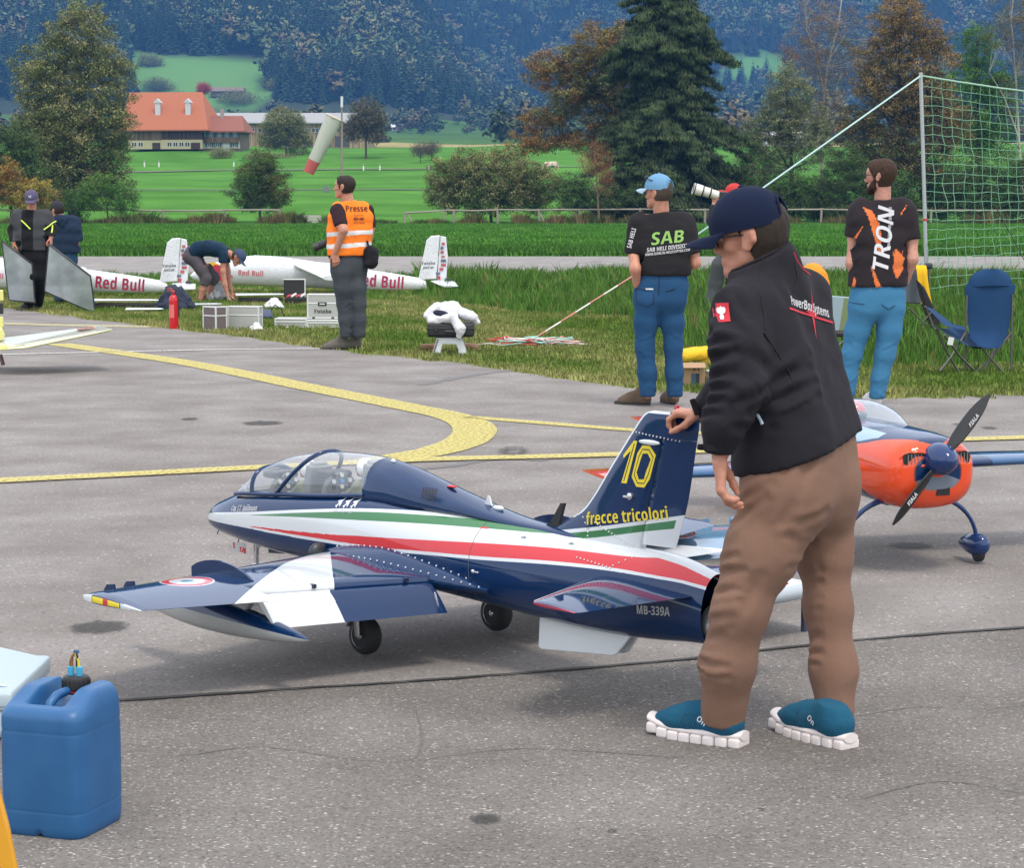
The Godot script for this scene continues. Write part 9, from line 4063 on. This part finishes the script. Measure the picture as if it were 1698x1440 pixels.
func chairs() -> void:
	var tube_m:=M(Color(.11,.105,.10),.4,.5)
	var navy:=cloth_mat(Color(.014,.045,.115),.9,.10,26.0)
	# the blue folding chair,seen from behind and its right side
	var foot:=gp(1612,622)
	var d:=-foot.z
	var c:=thing("folding_chair", "navy blue folding camp chair with grey tube legs on the grass beside the net", "chair",foot)
	var J:=func(x: float,y: float,dz:=.0) -> Vector3: return at(x,y,d+dz) - foot
	for e in [[[1603,490,.05],[1601,545,.05],[1600,618,.05]],[[1678,488,.15],[1677,545,.15],[1676,616,.15]],[[1605,552,.04],[1640,592,.04],[1668,623,.04]],[[1676,552,.1],[1645,592,.05],[1612,624,.0]],[[1551,545,-.2],[1570,585,-.1],[1592,622,-.05]],[[1600,552,.0],[1578,590,-.1],[1558,616,-.2]],[[1565,556,-.3],[1590,590,-.1],[1614,614,.05]],[[1660,556,.5],[1640,600,.5],[1634,612,.5]],[[1548,545,-.2],[1536,512,-.2],[1533,508,-.2]]]:
		var b:=B.new()
		var pts:=[]
		for q in e:
			pts.append(J.call(q[0],q[1],q[2]))
		b.tube(pts,.010,8)
		obj("leg",b.mesh(),tube_m,c)
	var panel:=func(called: String,g: Array,bulge: Vector3,th: float) -> void:
		var b:=B.new()
		var rows:=[]
		var back:=[]
		for i in g.size():
			var row:=PackedVector3Array()
			var rb:=PackedVector3Array()
			for j in 9:
				var v:=j/8.0
				var q: Vector3=J.call(lerpf(g[i][0],g[i][3],v),lerpf(g[i][1],g[i][4],v),lerpf(g[i][2],g[i][5],v))+bulge*sin(PI*v)+Vector3(0,0,noise.get_noise_2d(i*1.3,j*.9)*.014)
				row.append(q)
				rb.append(q - Vector3(0,0,th))
			rows.append(row)
			back.append(rb)
		b.sheet(rows,Vector3(0,0,1))
		b.sheet(back,Vector3(0,0,-1))
		obj(called,b.mesh(),navy,c)
	panel.call("backrest",[[1612,462,.1,1662,460,.2],[1604,470,.08,1678,470,.18],[1599,478,.06,1684,474,.17],[1600,492,.06,1681,490,.17],[1605,520,.05,1676,518,.15],[1606,545,.05,1673,543,.15],[1608,560,.0,1668,562,.1],[1622,575,-.1,1656,578,.0]],Vector3(0,0,.05),.012)
	panel.call("head_pad",[[1630,447,.12,1658,447,.18],[1618,453,.09,1668,452,.19],[1608,464,.07,1677,464,.17],[1606,476,.06,1678,474,.17]],Vector3(0,.006,.075),.05)
	panel.call("armrest",[[1533,508,-.22,1545,512,.0],[1548,522,-.22,1562,524,.0],[1565,540,-.22,1580,538,.0],[1600,548,-.05,1602,543,.05]],Vector3.ZERO,.012)
	panel.call("seat",[[1552,542,-.25,1585,538,.3],[1572,556,-.18,1608,552,.3],[1605,574,-.05,1640,572,.3],[1622,576,.0,1655,572,.3]],Vector3(0,-.03,0),.012)
	rpart("care_label",J.call(1576,566,-.30),Vector3(.05,.07,.004),.001,M(Color(.6,.6,.6)),c,Basis(Vector3.BACK,-.2))
	# grey chair half hidden behind the man in the black jacket
	foot=gp(1385,603)
	d=-foot.z
	var g:=thing("folding_chair", "pale grey folding chair with a green edge, half hidden by black jacket", "chair",foot)
	var q:=B.new()
	q.prism([Vector2(-.20,.30),Vector2(.30,.28),Vector2(.30,.62),Vector2(-.22,.66)],.03,Transform3D(Basis(),Vector3(0,0,-.2)),.008)
	obj("backrest",q.mesh(),cloth_mat(Color(.27,.35,.38),.9,.1,26.0),g)
	q=B.new()
	q.prism([Vector2(.05,.28),Vector2(.14,.28),Vector2(.17,.62),Vector2(.10,.63)],.036,Transform3D(Basis(),Vector3(0,0,-.2)),.006)
	obj("green_edge",q.mesh(),cloth_mat(Color(.17,.22,.11),.9,.1,26.0),g)
	q=B.new()
	q.rbox(Vector3(.03,.29,.02),Vector3(.46,.04,.42),.015)
	obj("seat",q.mesh(),cloth_mat(Color(.035,.03,.03),.9,.1,26.0),g)
	for e in [[Vector3(-.2,.3,.15),Vector3(.12,0,.18)],[Vector3(.12,.3,.15),Vector3(-.2,0,.18)],[Vector3(-.2,.3,-.2),Vector3(.2,0,-.2)],[Vector3(.25,.3,-.2),Vector3(-.2,0,-.2)]]:
		q=B.new()
		q.tube([e[0],e[1]],.010,7)
		obj("leg",q.mesh(),M(Color(.4,.4,.4),.4,.6),g)
	# orange pack behind the man in the black jacket
	var op:=at(1335,470,21.6)
	var og:=thing("orange_backpack", "orange and tan backpack standing on the grass behind the black jacket's shoulder", "backpack",Vector3(op.x,0,op.z))
	var s:=Sdf.new()
	s.k=.06
	s.add(Vector3(-.05,.70,0),Vector3(.07,.82,0),.12,.12)
	s.add(Vector3(.0,.62,0),Vector3(.10,.75,.02),.14,.13)
	s.add(Vector3(.0,.12,0),Vector3(.04,.60,0),.16,.15)
	s.build(.016)
	folds(s,.010,6,6)
	var split:=split_mesh(s,func(v,n): return v.y<.70 and v.x>-.10)
	obj("pack_cloth",split[0],cloth_mat(Color(.70,.24,.03),.9,.1,26.0),og)
	obj("tan_pocket",split[1],cloth_mat(Color(.42,.24,.16),.9,.1,26.0),og)
	# dark chair with a yellow cloth behind the man with the flame shirt
	foot=gp(1515,560)
	d=-foot.z
	var k:=thing("folding_chair", "dark grey folding chair behind the flame shirted man, left of the net post", "chair",foot)
	q=B.new()
	q.prism([Vector2(-.16,.40),Vector2(.10,.38),Vector2(.17,.72),Vector2(.13,.80),Vector2(-.14,.78)],.04,Transform3D(Basis(Vector3.UP,.4),Vector3(0,0,-.1)),.01)
	obj("backrest",q.mesh(),cloth_mat(Color(.12,.14,.16),.9,.1,26.0),k)
	q=B.new()
	q.prism([Vector2(.0,.66),Vector2(.08,.58),Vector2(.26,.22),Vector2(.30,.04),Vector2(.20,.04),Vector2(.08,.36)],.16,Transform3D(Basis(),Vector3(.0,0,.1)),.02)
	obj("seat_cloth",q.mesh(),cloth_mat(Color(.03,.028,.028),.9,.1,26.0),k)
	for e in [[Vector3(.16,.82,-.05),Vector3(.20,.0,-.02)],[Vector3(-.16,.8,-.1),Vector3(-.16,0,-.1)],[Vector3(-.1,.35,.2),Vector3(.25,0,.2)],[Vector3(.2,.35,.2),Vector3(-.1,0,.2)]]:
		q=B.new()
		q.tube([e[0],e[1]],.011,7)
		obj("leg",q.mesh(),tube_m,k)
	q=B.new()
	q.rbox(Vector3(.16,.82,-.05),Vector3(.09,.07,.06),.02)
	obj("arm_joint",q.mesh(),M(Color(.02,.03,.05),.5),k)
	var yc:=thing("yellow_cloth", "yellow cloth hung over the dark folding chair beside the net post", "cloth",foot+Vector3(.09,.0,.02))
	q=B.new()
	var rows:=[]
	for i in 12:
		var f:=i/11.0
		var row:=PackedVector3Array()
		for j in 7:
			var v:=j/6.0
			row.append(Vector3(-.055+v*.12+.03*f*f - .05*(1 - f),.80+.03*sin(PI*minf(f*3,1)) - .40*maxf(f - .18,.0)/.82,-.06+.12*minf(f*4.0,1.0)+.012*sin(v*9.0+f*3.0)))
		rows.append(row)
	var th:=B.new()
	var low:=[]
	for r_ in rows:
		var rr:=PackedVector3Array()
		for p in r_:
			rr.append(p - Vector3(0,0,.015))
		low.append(rr)
	th.sheet(rows,Vector3(0,0,1))
	th.sheet(low,Vector3(0,0,-1))
	th.tube(Array(rows[11]),.012,6)
	obj("cloth_sheet",th.mesh(),cloth_mat(Color(.72,.42,.02),.9,.1,26.0),yc)

func net() -> void:
	var top:=at(1526,126,32.8)
	var base:=Vector3(at(1538,500,32.8).x,0,-32.8)
	var n:=thing("safety_net", "tall green safety net on a grey steel post at the right edge", "net",base)
	var b:=B.new()
	b.tube([Vector3(0,-.2,0),(top - base)*.5,top - base+Vector3(0,.05,0)],.028,12)
	var post:=obj("post",b.mesh(),M(Color(.38,.40,.41),.45,.4),n)
	b=B.new()
	var bandp:=(top - base)*.37
	b.lathe(bandp,Vector3.UP,[Vector2(.03,0),Vector2(.034,.005),Vector2(.034,.03),Vector2(.03,.035)],12)
	obj("red_band",b.mesh(),M(Color(.5,.03,.04)),post)
	# the net: its upper rope runs away to the right
	var far_top:=at(1800,162,39.5) - base
	var far_low:=Vector3(at(1800,470,39.5).x - base.x,.15,-39.5 - base.z)
	var low:=Vector3(.02,.12,0)
	var P:=func(u: float,v: float) -> Vector3:
		var q: Vector3=(top - base).lerp(far_top,u).lerp(low.lerp(far_low,u),v)
		q.y -= .03*sin(PI*u)*(1.0 - v)
		return q+Vector3(noise.get_noise_2d(u*9.0,v*7.0)*.045,noise.get_noise_2d(u*9.0+30,v*7.0)*.03*minf(v*6.0,1.0),noise.get_noise_2d(u*5.0,v*4.0+60)*.22*sin(PI*clampf(v,0,1)))
	var green:=M(Color(.16,.36,.22),.8)
	b=B.new()
	var nu:=19
	var nv:=23
	for i in nu+1:
		var pts:=[]
		for j in nv+1:
			pts.append(P.call(float(i)/nu,float(j)/nv))
		b.tube(pts,.0052,3)
	for j in range(1,nv+1):
		var pts:=[]
		for i in nu*2+1:
			pts.append(P.call(float(i)/nu*.5,float(j)/nv))
		b.tube(pts,.0052,3)
	var mesh_:=obj("net_mesh",b.mesh(),green,n)
	b=B.new()
	var rope:=[]
	for i in nu+1:
		rope.append(P.call(float(i)/nu,.0))
	b.tube(rope,.016,6)
	obj("top_rope",b.mesh(),M(Color(.28,.46,.36),.8),n)
	# guy rope from the post top to a peg in the grass
	var peg:=gp(878,571)
	var g:=thing("guy_rope", "long guy rope from the net post's top down to the grass", "rope",peg)
	var a:=top - peg
	var mid:=at(1150,394,lerpf(-peg.z,32.8,.42)) - peg
	b=B.new()
	b.tube([a,mid],.014,6)
	obj("upper_rope",b.mesh(),M(Color(.36,.52,.50),.8),g)
	for k in 12:
		b=B.new()
		b.tube([mid.lerp(Vector3(0,.03,0),k/12.0),mid.lerp(Vector3(0,.03,0),(k+1)/12.0)],.010,5)
		obj("tape_piece",b.mesh(),M(Color(.50,.20,.16) if k % 2 else Color(.66,.63,.58),.8),g)
	var pile:=thing("rope_pile", "loose heap of red and white tape and pale cord on the grass by the tarmac", "rope",gp(885,575))
	var q:=RandomNumberGenerator.new()
	q.seed=31
	for k in 16:
		b=B.new()
		var pts:=[]
		var o:=Vector3(q.randf_range(-.35,.35),.03,q.randf_range(-.25,.25))
		for i in 8:
			pts.append(o+Vector3(q.randf_range(-.22,.22),q.randf_range(.0,.07),q.randf_range(-.14,.14)))
		b.tube(pts,q.randf_range(.006,.011),5)
		obj("cord_piece",b.mesh(),M([Color(.55,.08,.07),Color(.66,.64,.6),Color(.30,.55,.48),Color(.6,.45,.42)][k % 4],.8),pile)
	for e in [[Vector3(-.35,.02,.05),Vector3(-.62,.02,.02)],[Vector3(.3,.02,.0),Vector3(.62,.02,.0)]]:
		b=B.new()
		b.tube([e[0],e[0].lerp(e[1],.5)+Vector3(0,.02,.06),e[1]],.007,5)
		obj("cord_piece",b.mesh(),M(Color(.6,.58,.55),.8),pile)
	# thin dark stay behind the net
	var st:=thing("stay_wire", "thin dark stay wire slanting down behind the net at the right edge", "wire",at(1705,445,34.0))
	b=B.new()
	b.tube([Vector3.ZERO,at(1648,338,34.0) - st.position],.008,5)
	obj("wire",b.mesh(),M(Color(.03,.03,.03),.6),st)

func far_bits() -> void:
	# windsock
	var d:=148.0
	var foot:=Vector3(at(567,370,d).x,0,-d)
	var w:=thing("windsock", "drooping pale windsock with a red end on a thin pole behind the press photographer", "windsock",foot)
	var b:=B.new()
	b.tube([Vector3.ZERO,at(567,285,d) - foot,at(567,160,d) - foot],[.11,.085,.05],8)
	obj("pole",b.mesh(),M(Color(.24,.20,.17),.8),w)
	b=B.new()
	b.tube([at(567,178,d) - foot,at(567,160,d) - foot],.09,8)
	obj("pole_cap",b.mesh(),M(Color(.6,.62,.62),.6),w)
	var a:=at(555,195,d+.2) - foot
	var tail_at:=at(512,287,d+.4) - foot
	var dir:=(tail_at - a).normalized()
	var side:=dir.cross(Vector3(0,0,1)).normalized()
	var up:=dir.cross(side)
	for e in [[.0,.78, "sock",Color(.46,.46,.40)],[.78,1.0, "sock_end",Color(.45,.09,.08)]]:
		b=B.new()
		var rows:=[]
		for i in 9:
			var f:=lerpf(e[0],e[1],i/8.0)
			var r:=lerpf(.60,.36,f)
			var row:=PackedVector3Array()
			for k in 20:
				var t:=TAU*k/20.0
				row.append(a.lerp(tail_at,f)+(side*cos(t)*r+up*sin(t)*r*.8)*(1.0+.06*sin(t*5.0+f*9.0)))
			rows.append(row)
		b.begin()
		b.skin(rows,true)
		b.close()
		var m:=M(e[3],.9).duplicate()
		m.backlight_enabled=true
		m.backlight=Color(.3,.28,.25)
		obj(e[2],b.mesh(),m,w)
	b=B.new()
	var ring:=[]
	for k in 21:
		var t:=TAU*k/20.0
		ring.append(a+side*cos(t)*.60+up*sin(t)*.48)
	b.tube(ring,.05,6)
	b.tube([a+side*-.6,at(567,186,d) - foot],.03,5)
	obj("hoop",b.mesh(),M(Color(.60,.50,.40),.7),w)
	# marker posts in the meadow
	for e in [[240,277, "leftmost of the three below the barn"],[264,277, "middle one of the three below the barn"],[388,277, "rightmost of the three below the barn"],[603,283, "left of the pair right of the windsock"],[630,283, "right of the pair right of the windsock"],[711,283, "single one left of the wide bush"]]:
		var p:=on_land(e[0],e[1],200)
		var t:=thing("marker_post", "small white marker post in the meadow, "+e[2], "post",p, "white marker posts")
		b=B.new()
		b.box(Vector3(0,.4,0),Vector3(.16,.9,.12))
		obj("post",b.mesh(),M(Color(.72,.72,.70)),t)
		b=B.new()
		b.box(Vector3(0,.72,.063),Vector3(.165,.16,.01))
		obj("dark_band",b.mesh(),M(Color(.05,.05,.05)),t)
	var sp:=on_land(541,320,200)
	var sb:=thing("field_box", "small grey box standing in the meadow left of the press photographer's head", "box",sp)
	rpart("box",Vector3(0,.35,0),Vector3(.5,.7,.4),.03,M(Color(.16,.17,.17)),sb)
	# grazing cow
	var cp:=on_land(914,287,200)
	var c:=thing("cow", "pale brown and white cow grazing in the meadow right of the wide bush", "cow",cp)
	c.rotation.y=.3
	var s:=Sdf.new()
	s.k=.12
	s.add(Vector3(-.65,1.05,0),Vector3(.55,1.08,0),.34,.36)
	s.add(Vector3(-.72,1.10,0),Vector3(-1.05,.75,0),.20,.14)
	s.add(Vector3(-1.08,.70,0),Vector3(-1.22,.38,0),.13,.09)
	for e in [[-.55,.16],[-.5,-.16]]:
		s.add(Vector3(e[0],.85,e[1]),Vector3(e[0]+.02,.42,e[1]),.13,.075)
		s.add(Vector3(e[0]+.02,.42,e[1]),Vector3(e[0],.04,e[1]),.07,.06)
	for e in [[.58,.17],[.62,-.17]]:
		s.add(Vector3(e[0],.92,e[1]),Vector3(e[0] - .06,.62,e[1]),.17,.10)
		s.add(Vector3(e[0] - .06,.62,e[1]),Vector3(e[0]+.08,.40,e[1]),.09,.07)
		s.add(Vector3(e[0]+.08,.40,e[1]),Vector3(e[0]+.05,.04,e[1]),.065,.06)
	s.add(Vector3(.90,1.25,0),Vector3(1.0,.55,0),.035,.05)
	for e in [-1.0,1.0]:
		s.add(Vector3(-1.0,.80,e*.10),Vector3(-.98,.78,e*.26),.05,.04)
	s.build(.05)
	s.normals()
	var parts:=split_mesh(s,func(v,n): return noise.get_noise_3dv(v*1.3)>.03)
	obj("body",parts[0],M(Color(.60,.55,.48),.9),c)
	obj("brown_patch",parts[1],M(Color(.36,.20,.12),.9),c)
	far_wing()
	# white low table or trolley glimpsed behind the jet's tail
	var tp:=gp(1215,1000)
	var t:=thing("starter_trolley", "low white starter trolley with round grey edge tubes, glimpsed behind the man's knees", "trolley",Vector3(tp.x,0,-7.75))
	t.rotation.y=.745
	var white:=M(Color(.55,.60,.64),.3)
	rpart("deck",Vector3(.0,.17,0),Vector3(.34,.03,.36),.012,white,t)
	for z in [-.19,.19]:
		b=B.new()
		b.lathe(Vector3(-.20,.165,z),Vector3.RIGHT,[Vector2(.02,.0),Vector2(.024,.002),Vector2(.026,.02),Vector2(.026,.38),Vector2(.024,.398),Vector2(.02,.4)],18)
		var tb:=obj("edge_tube",b.mesh(),M(Color(.36,.40,.43),.3),t)
		for x in [-.203,.203]:
			b=B.new()
			b.lathe(Vector3(x - .004,.165,z),Vector3.RIGHT,[Vector2(.021,0),Vector2(.021,.008)],18)
			obj("tube_cap",b.mesh(),M(Color(.02,.02,.02)),tb)
	lettering("deck_lettering", "MARTIN",.045,Transform3D(Basis(Vector3(0,0,-1),Vector3(-1,0,0),Vector3(0,1,0)),Vector3(-.09,.187,.02)),M(Color(.05,.05,.06)),t)
	rpart("deck_mark",Vector3(.04,.186,.03),Vector3(.05,.004,.12),.001,M(Color(.04,.04,.05)),t)
	rpart("deck_mark",Vector3(.04,.187,.11),Vector3(.04,.004,.05),.001,M(Color(.5,.04,.05)),t)
	for x in [-.13,.13]:
		for z in [-.15,.15]:
			b=B.new()
			b.tube([Vector3(x,.16,z),Vector3(x,.0,z)],.012,8)
			obj("leg",b.mesh(),M(Color(.03,.04,.08),.5),t)

func far_wing() -> void:
	# wing of another blue jet that shows between the fin and the man's knee
	var h:=.25
	var foot:=gp(1170,905,h)
	var w:=thing("model_jet_wing", "blue model wing with a roundel between the jet's fin and brown trousers", "model wing",Vector3(foot.x,0,foot.z))
	var G:=func(x: float,y: float,up: float) -> Vector3: return gp(x,y,h+up) - w.position
	var ring:=func(c: Vector3,rx: float,rz: float,m: Material,called: String) -> void:
		var b:=B.new()
		b.lathe(c,Vector3.UP,[Vector2(1,0),Vector2(1,.0015)],36)
		for i in b.v.size():
			b.v[i]=Vector3(c.x+(b.v[i].x - c.x)*rx,b.v[i].y,c.z+(b.v[i].z - c.z)*rz)
		obj(called,b.mesh(),m,w)
	var blue:=gloss(Color(.10,.21,.32),.12)
	var q:=B.new()
	var rows:=[]
	for i in 7:
		var f:=i/6.0
		var le: Vector3=G.call(lerpf(1060,1262,f),lerpf(871,862,f),0)
		var te: Vector3=G.call(lerpf(1050,1250,f),lerpf(930,912,f),0)
		rows.append(section(Vector3.ZERO,1.0,.07,1.0,func(s,t): return le.lerp(te,s)+Vector3(0,t*.7 - .02,0),9))
	q.loft(rows)
	obj("wing_skin",q.mesh(),blue,w)
	q=B.new()
	slab(q,[G.call(1060,903,.012),G.call(1128,904,.012),G.call(1212,912,.006),G.call(1130,924,.004),G.call(1055,928,.004)],.004)
	obj("white_wedge",q.mesh(),gloss(CLOUDY,.2),w)
	var c: Vector3=G.call(1118,884,.022)
	for e in [[.088,CLOUDY,.0],[.081,Color(.56,.05,.07),.002],[.056,CLOUDY,.004],[.02,Color(.1,.25,.33),.006]]:
		ring.call(c+Vector3(0,e[2],0),e[0],e[0]*1.7,gloss(e[1],.2), "roundel")
	for x in [1141,1163]:
		q=B.new()
		var o: Vector3=G.call(x,869,.005)
		q.prism([Vector2(-.035,0),Vector2(-.028,.014),Vector2(.03,.022),Vector2(.035,0)],.006,Transform3D(Basis(),o))
		obj("vortex_fin",q.mesh(),blue,w)
	q=B.new()
	q.rbox(G.call(1216,869,.0),Vector3(.035,.06,.03),.012)
	obj("wing_fence",q.mesh(),blue,w)
	for x in [1080,1240]:
		q=B.new()
		q.tube([G.call(x,895,-.01),G.call(x,895,-.25)],.012,8)
		obj("stand_leg",q.mesh(),M(Color(.03,.03,.03)),w)

# ---------------------------------------------------------------- grass
func tuft(blades: int,spread: float,lean: float,wide: float,seed_: int) -> ArrayMesh:
	var L:=Leaves.new()
	var q:=RandomNumberGenerator.new()
	q.seed=seed_
	for i in blades:
		var a:=q.randf()*TAU
		var r:=spread*sqrt(q.randf())
		var p:=Vector3(cos(a)*r,0,sin(a)*r)
		var out:=Vector3(cos(a+q.randf_range(-1,1)),0,sin(a+q.randf_range(-1,1)))*lean*q.randf_range(.2,1.0)
		var h:=q.randf_range(.55,1.0)
		var tip:=p+out*h+Vector3(0,h,0)
		var mid:=p+out*h*.3+Vector3(0,h*.6,0)
		var b:=Vector3(-sin(a),0,cos(a)).rotated(Vector3.UP,q.randf_range(-1.2,1.2))*wide
		var n:=(mid - p).cross(b).normalized()
		n=(n+Vector3(0,.45,0)).normalized()
		var t:=q.randf_range(.75,1.25)
		var i0:=L.v.size()
		for e in [p - b,p+b,mid+b*.8,mid - b*.8,tip]:
			L.v.append(e)
			L.n.append(n)
			L.c.append(Color(t,t,t*.95))
		L.ix.append_array(PackedInt32Array([i0,i0+1,i0+2,i0,i0+2,i0+3,i0+3,i0+2,i0+4]))
	return L.mesh()

func tufts(called: String,label: String,mesh_: ArrayMesh,where: Array,tint: PackedColorArray) -> void:
	var mm:=MultiMesh.new()
	mm.transform_format=MultiMesh.TRANSFORM_3D
	mm.use_colors=true
	mm.mesh=mesh_
	mm.instance_count=where.size()
	for i in where.size():
		mm.set_instance_transform(i,where[i])
		mm.set_instance_color(i,tint[i])
	var o:=MultiMeshInstance3D.new()
	o.name=numbered(called)
	o.multimesh=mm
	o.material_override=leaf_mat()
	add_child(o,true)
	o.set_meta("kind", "stuff")
	tag(o,label, "grass")

func tall_line(px: float) -> float:
	# the height in the picture below which the lawn is mown
	var t:=[[-400,478],[300,480],[520,478],[600,492],[760,500],[840,520],[1040,520],[1110,560],[1200,600],[1400,608],[1560,612],[1700,606],[2200,600]]
	for i in t.size() - 1:
		if px <= t[i+1][0]:
			return lerpf(t[i][1],t[i+1][1],clampf((px - t[i][0])/float(t[i+1][0] - t[i][0]),0,1))
	return 600.0

func grass() -> void:
	rng.seed=99
	var short:=[tuft(9,.7,.7,.06,1),tuft(8,.7,.9,.06,2)]
	var long:=[tuft(12,.35,.45,.022,3),tuft(10,.4,.7,.030,4)]
	var sw:=[[],[]]
	var sc:=[PackedColorArray(),PackedColorArray()]
	var lw:=[[],[]]
	var lc:=[PackedColorArray(),PackedColorArray()]
	var d:=16.5
	while d<46.0:
		var half:=.255*d+1.2
		var n:=int(half*2.0*.25*(150.0 if d<30 else 105.0))
		for i in n:
			var x:=rng.randf_range(-half,half)
			var z:=d+rng.randf()*.25
			var e:=edge_d(x)+noise.get_noise_1d(x*3.0)*.25+noise.get_noise_1d(x*14.0)*.08
			if z<e - maxf(.0,rng.randfn())*.09:
				continue
			var px:=x/z*F+849.0
			var py:=335.0+EYE*F/z
			var line:=tall_line(px)+noise.get_noise_2d(x*.9,z*.5)*14.0
			var patch_:=noise.get_noise_2d(x*.5+20,z*.35)
			if py>line:
				var dry:=clampf(.45+patch_*1.1+(.35 if z<e+.8 else .0),0,1)
				var c:=Color(.13,.22,.04).lerp(Color(.34,.34,.13),dry)
				var v:=rng.randf_range(.75,1.2)
				var k:=rng.randi() % 2
				var h:=rng.randf_range(.035,.075)
				var s:=rng.randf_range(.07,.11)
				sw[k].append(Transform3D(Basis(Vector3.UP,rng.randf()*TAU).scaled(Vector3(s,h,s)),Vector3(x,0,-z)))
				sc[k].append(Color(c.r*v,c.g*v,c.b*v))
			elif rng.randf()<.55:
				var rise:=clampf((line - py)/22.0,.15,1.0)
				var big:=.13+.20*rise*clampf(.6+patch_*1.4,.15,1.4)
				if px<700:
					big *= .62
				if z>43.5:
					big *= .7
				var h:=big*rng.randf_range(.6,1.25)
				var c:=Color(.07,.18,.028).lerp(Color(.15,.25,.06),rng.randf()*.7)
				if rng.randf()<.06:
					c=Color(.22,.17,.08)
				var v:=rng.randf_range(.7,1.2)
				var k:=rng.randi() % 2
				lw[k].append(Transform3D(Basis(Vector3.UP,rng.randf()*TAU).scaled(Vector3(h*1.1,h,h*1.1)),Vector3(x,0,-z)))
				lc[k].append(Color(c.r*v,c.g*v,c.b*v))
		d += .25
	tufts("short_grass", "mown grass of the lawn beside the tarmac, upright blades",short[0],sw[0],sc[0])
	tufts("short_grass", "mown grass of the lawn beside the tarmac, leaning blades",short[1],sw[1],sc[1])
	tufts("tall_grass", "tall meadow grass between lawn and runway, upright blades",long[0],lw[0],lc[0])
	tufts("tall_grass", "tall meadow grass between lawn and runway, leaning blades",long[1],lw[1],lc[1])
	# beyond the runway
	var fw:=[]
	var fc:=PackedColorArray()
	d=62.2
	while d<150.0:
		var half:=.25*d+2.0
		var edge:=d<72.0
		var n:=int(half*2.0*.5*(26.0 if edge else 7.0))
		for i in n:
			var x:=rng.randf_range(-half,half)
			var z:=d+rng.randf()*.5
			var v:=rng.randf_range(.75,1.2)
			var p:=noise.get_noise_2d(x*.2,z*.1)
			var h:=rng.randf_range(.10,.20)*(1.0+(.8*clampf(p+.3,0,1) if edge else .0))
			var c:=Color(.075,.225,.03).lerp(Color(.12,.28,.05),clampf(.5+p,0,1))
			if edge:
				c=c.lerp(Color(.05,.12,.022),.6)
			fw.append(Transform3D(Basis(Vector3.UP,rng.randf()*TAU).scaled(Vector3(.35,h,.35)),Vector3(x,0,-z)))
			fc.append(Color(c.r*v,c.g*v,c.b*v))
		d += .5
	tufts("field_grass", "bright green grass of the airfield beyond the runway",short[0],fw,fc)
	# scrub under the fence
	var uw:=[]
	var uc:=PackedColorArray()
	for i in 5200:
		var x:=rng.randf_range(-42,42)
		var z:=150.2+rng.randfn()*1.3
		var p:=noise.get_noise_2d(x*.35,5.0)
		var h:=rng.randf_range(.25,.75)*clampf(.75+p*1.5,.2,1.6)
		var c:=Color(.075,.10,.03).lerp(Color(.18,.13,.06),clampf(.35+noise.get_noise_2d(x*.6,30.0)*1.5,0,1))
		var v:=rng.randf_range(.6,1.25)
		uw.append(Transform3D(Basis(Vector3.UP,rng.randf()*TAU).scaled(Vector3(h*1.2,h,h*1.2)),Vector3(x,0,-z)))
		uc.append(Color(c.r*v,c.g*v,c.b*v))
	tufts("fence_undergrowth", "brownish weeds and scrub growing along the fence",long[1],uw,uc)
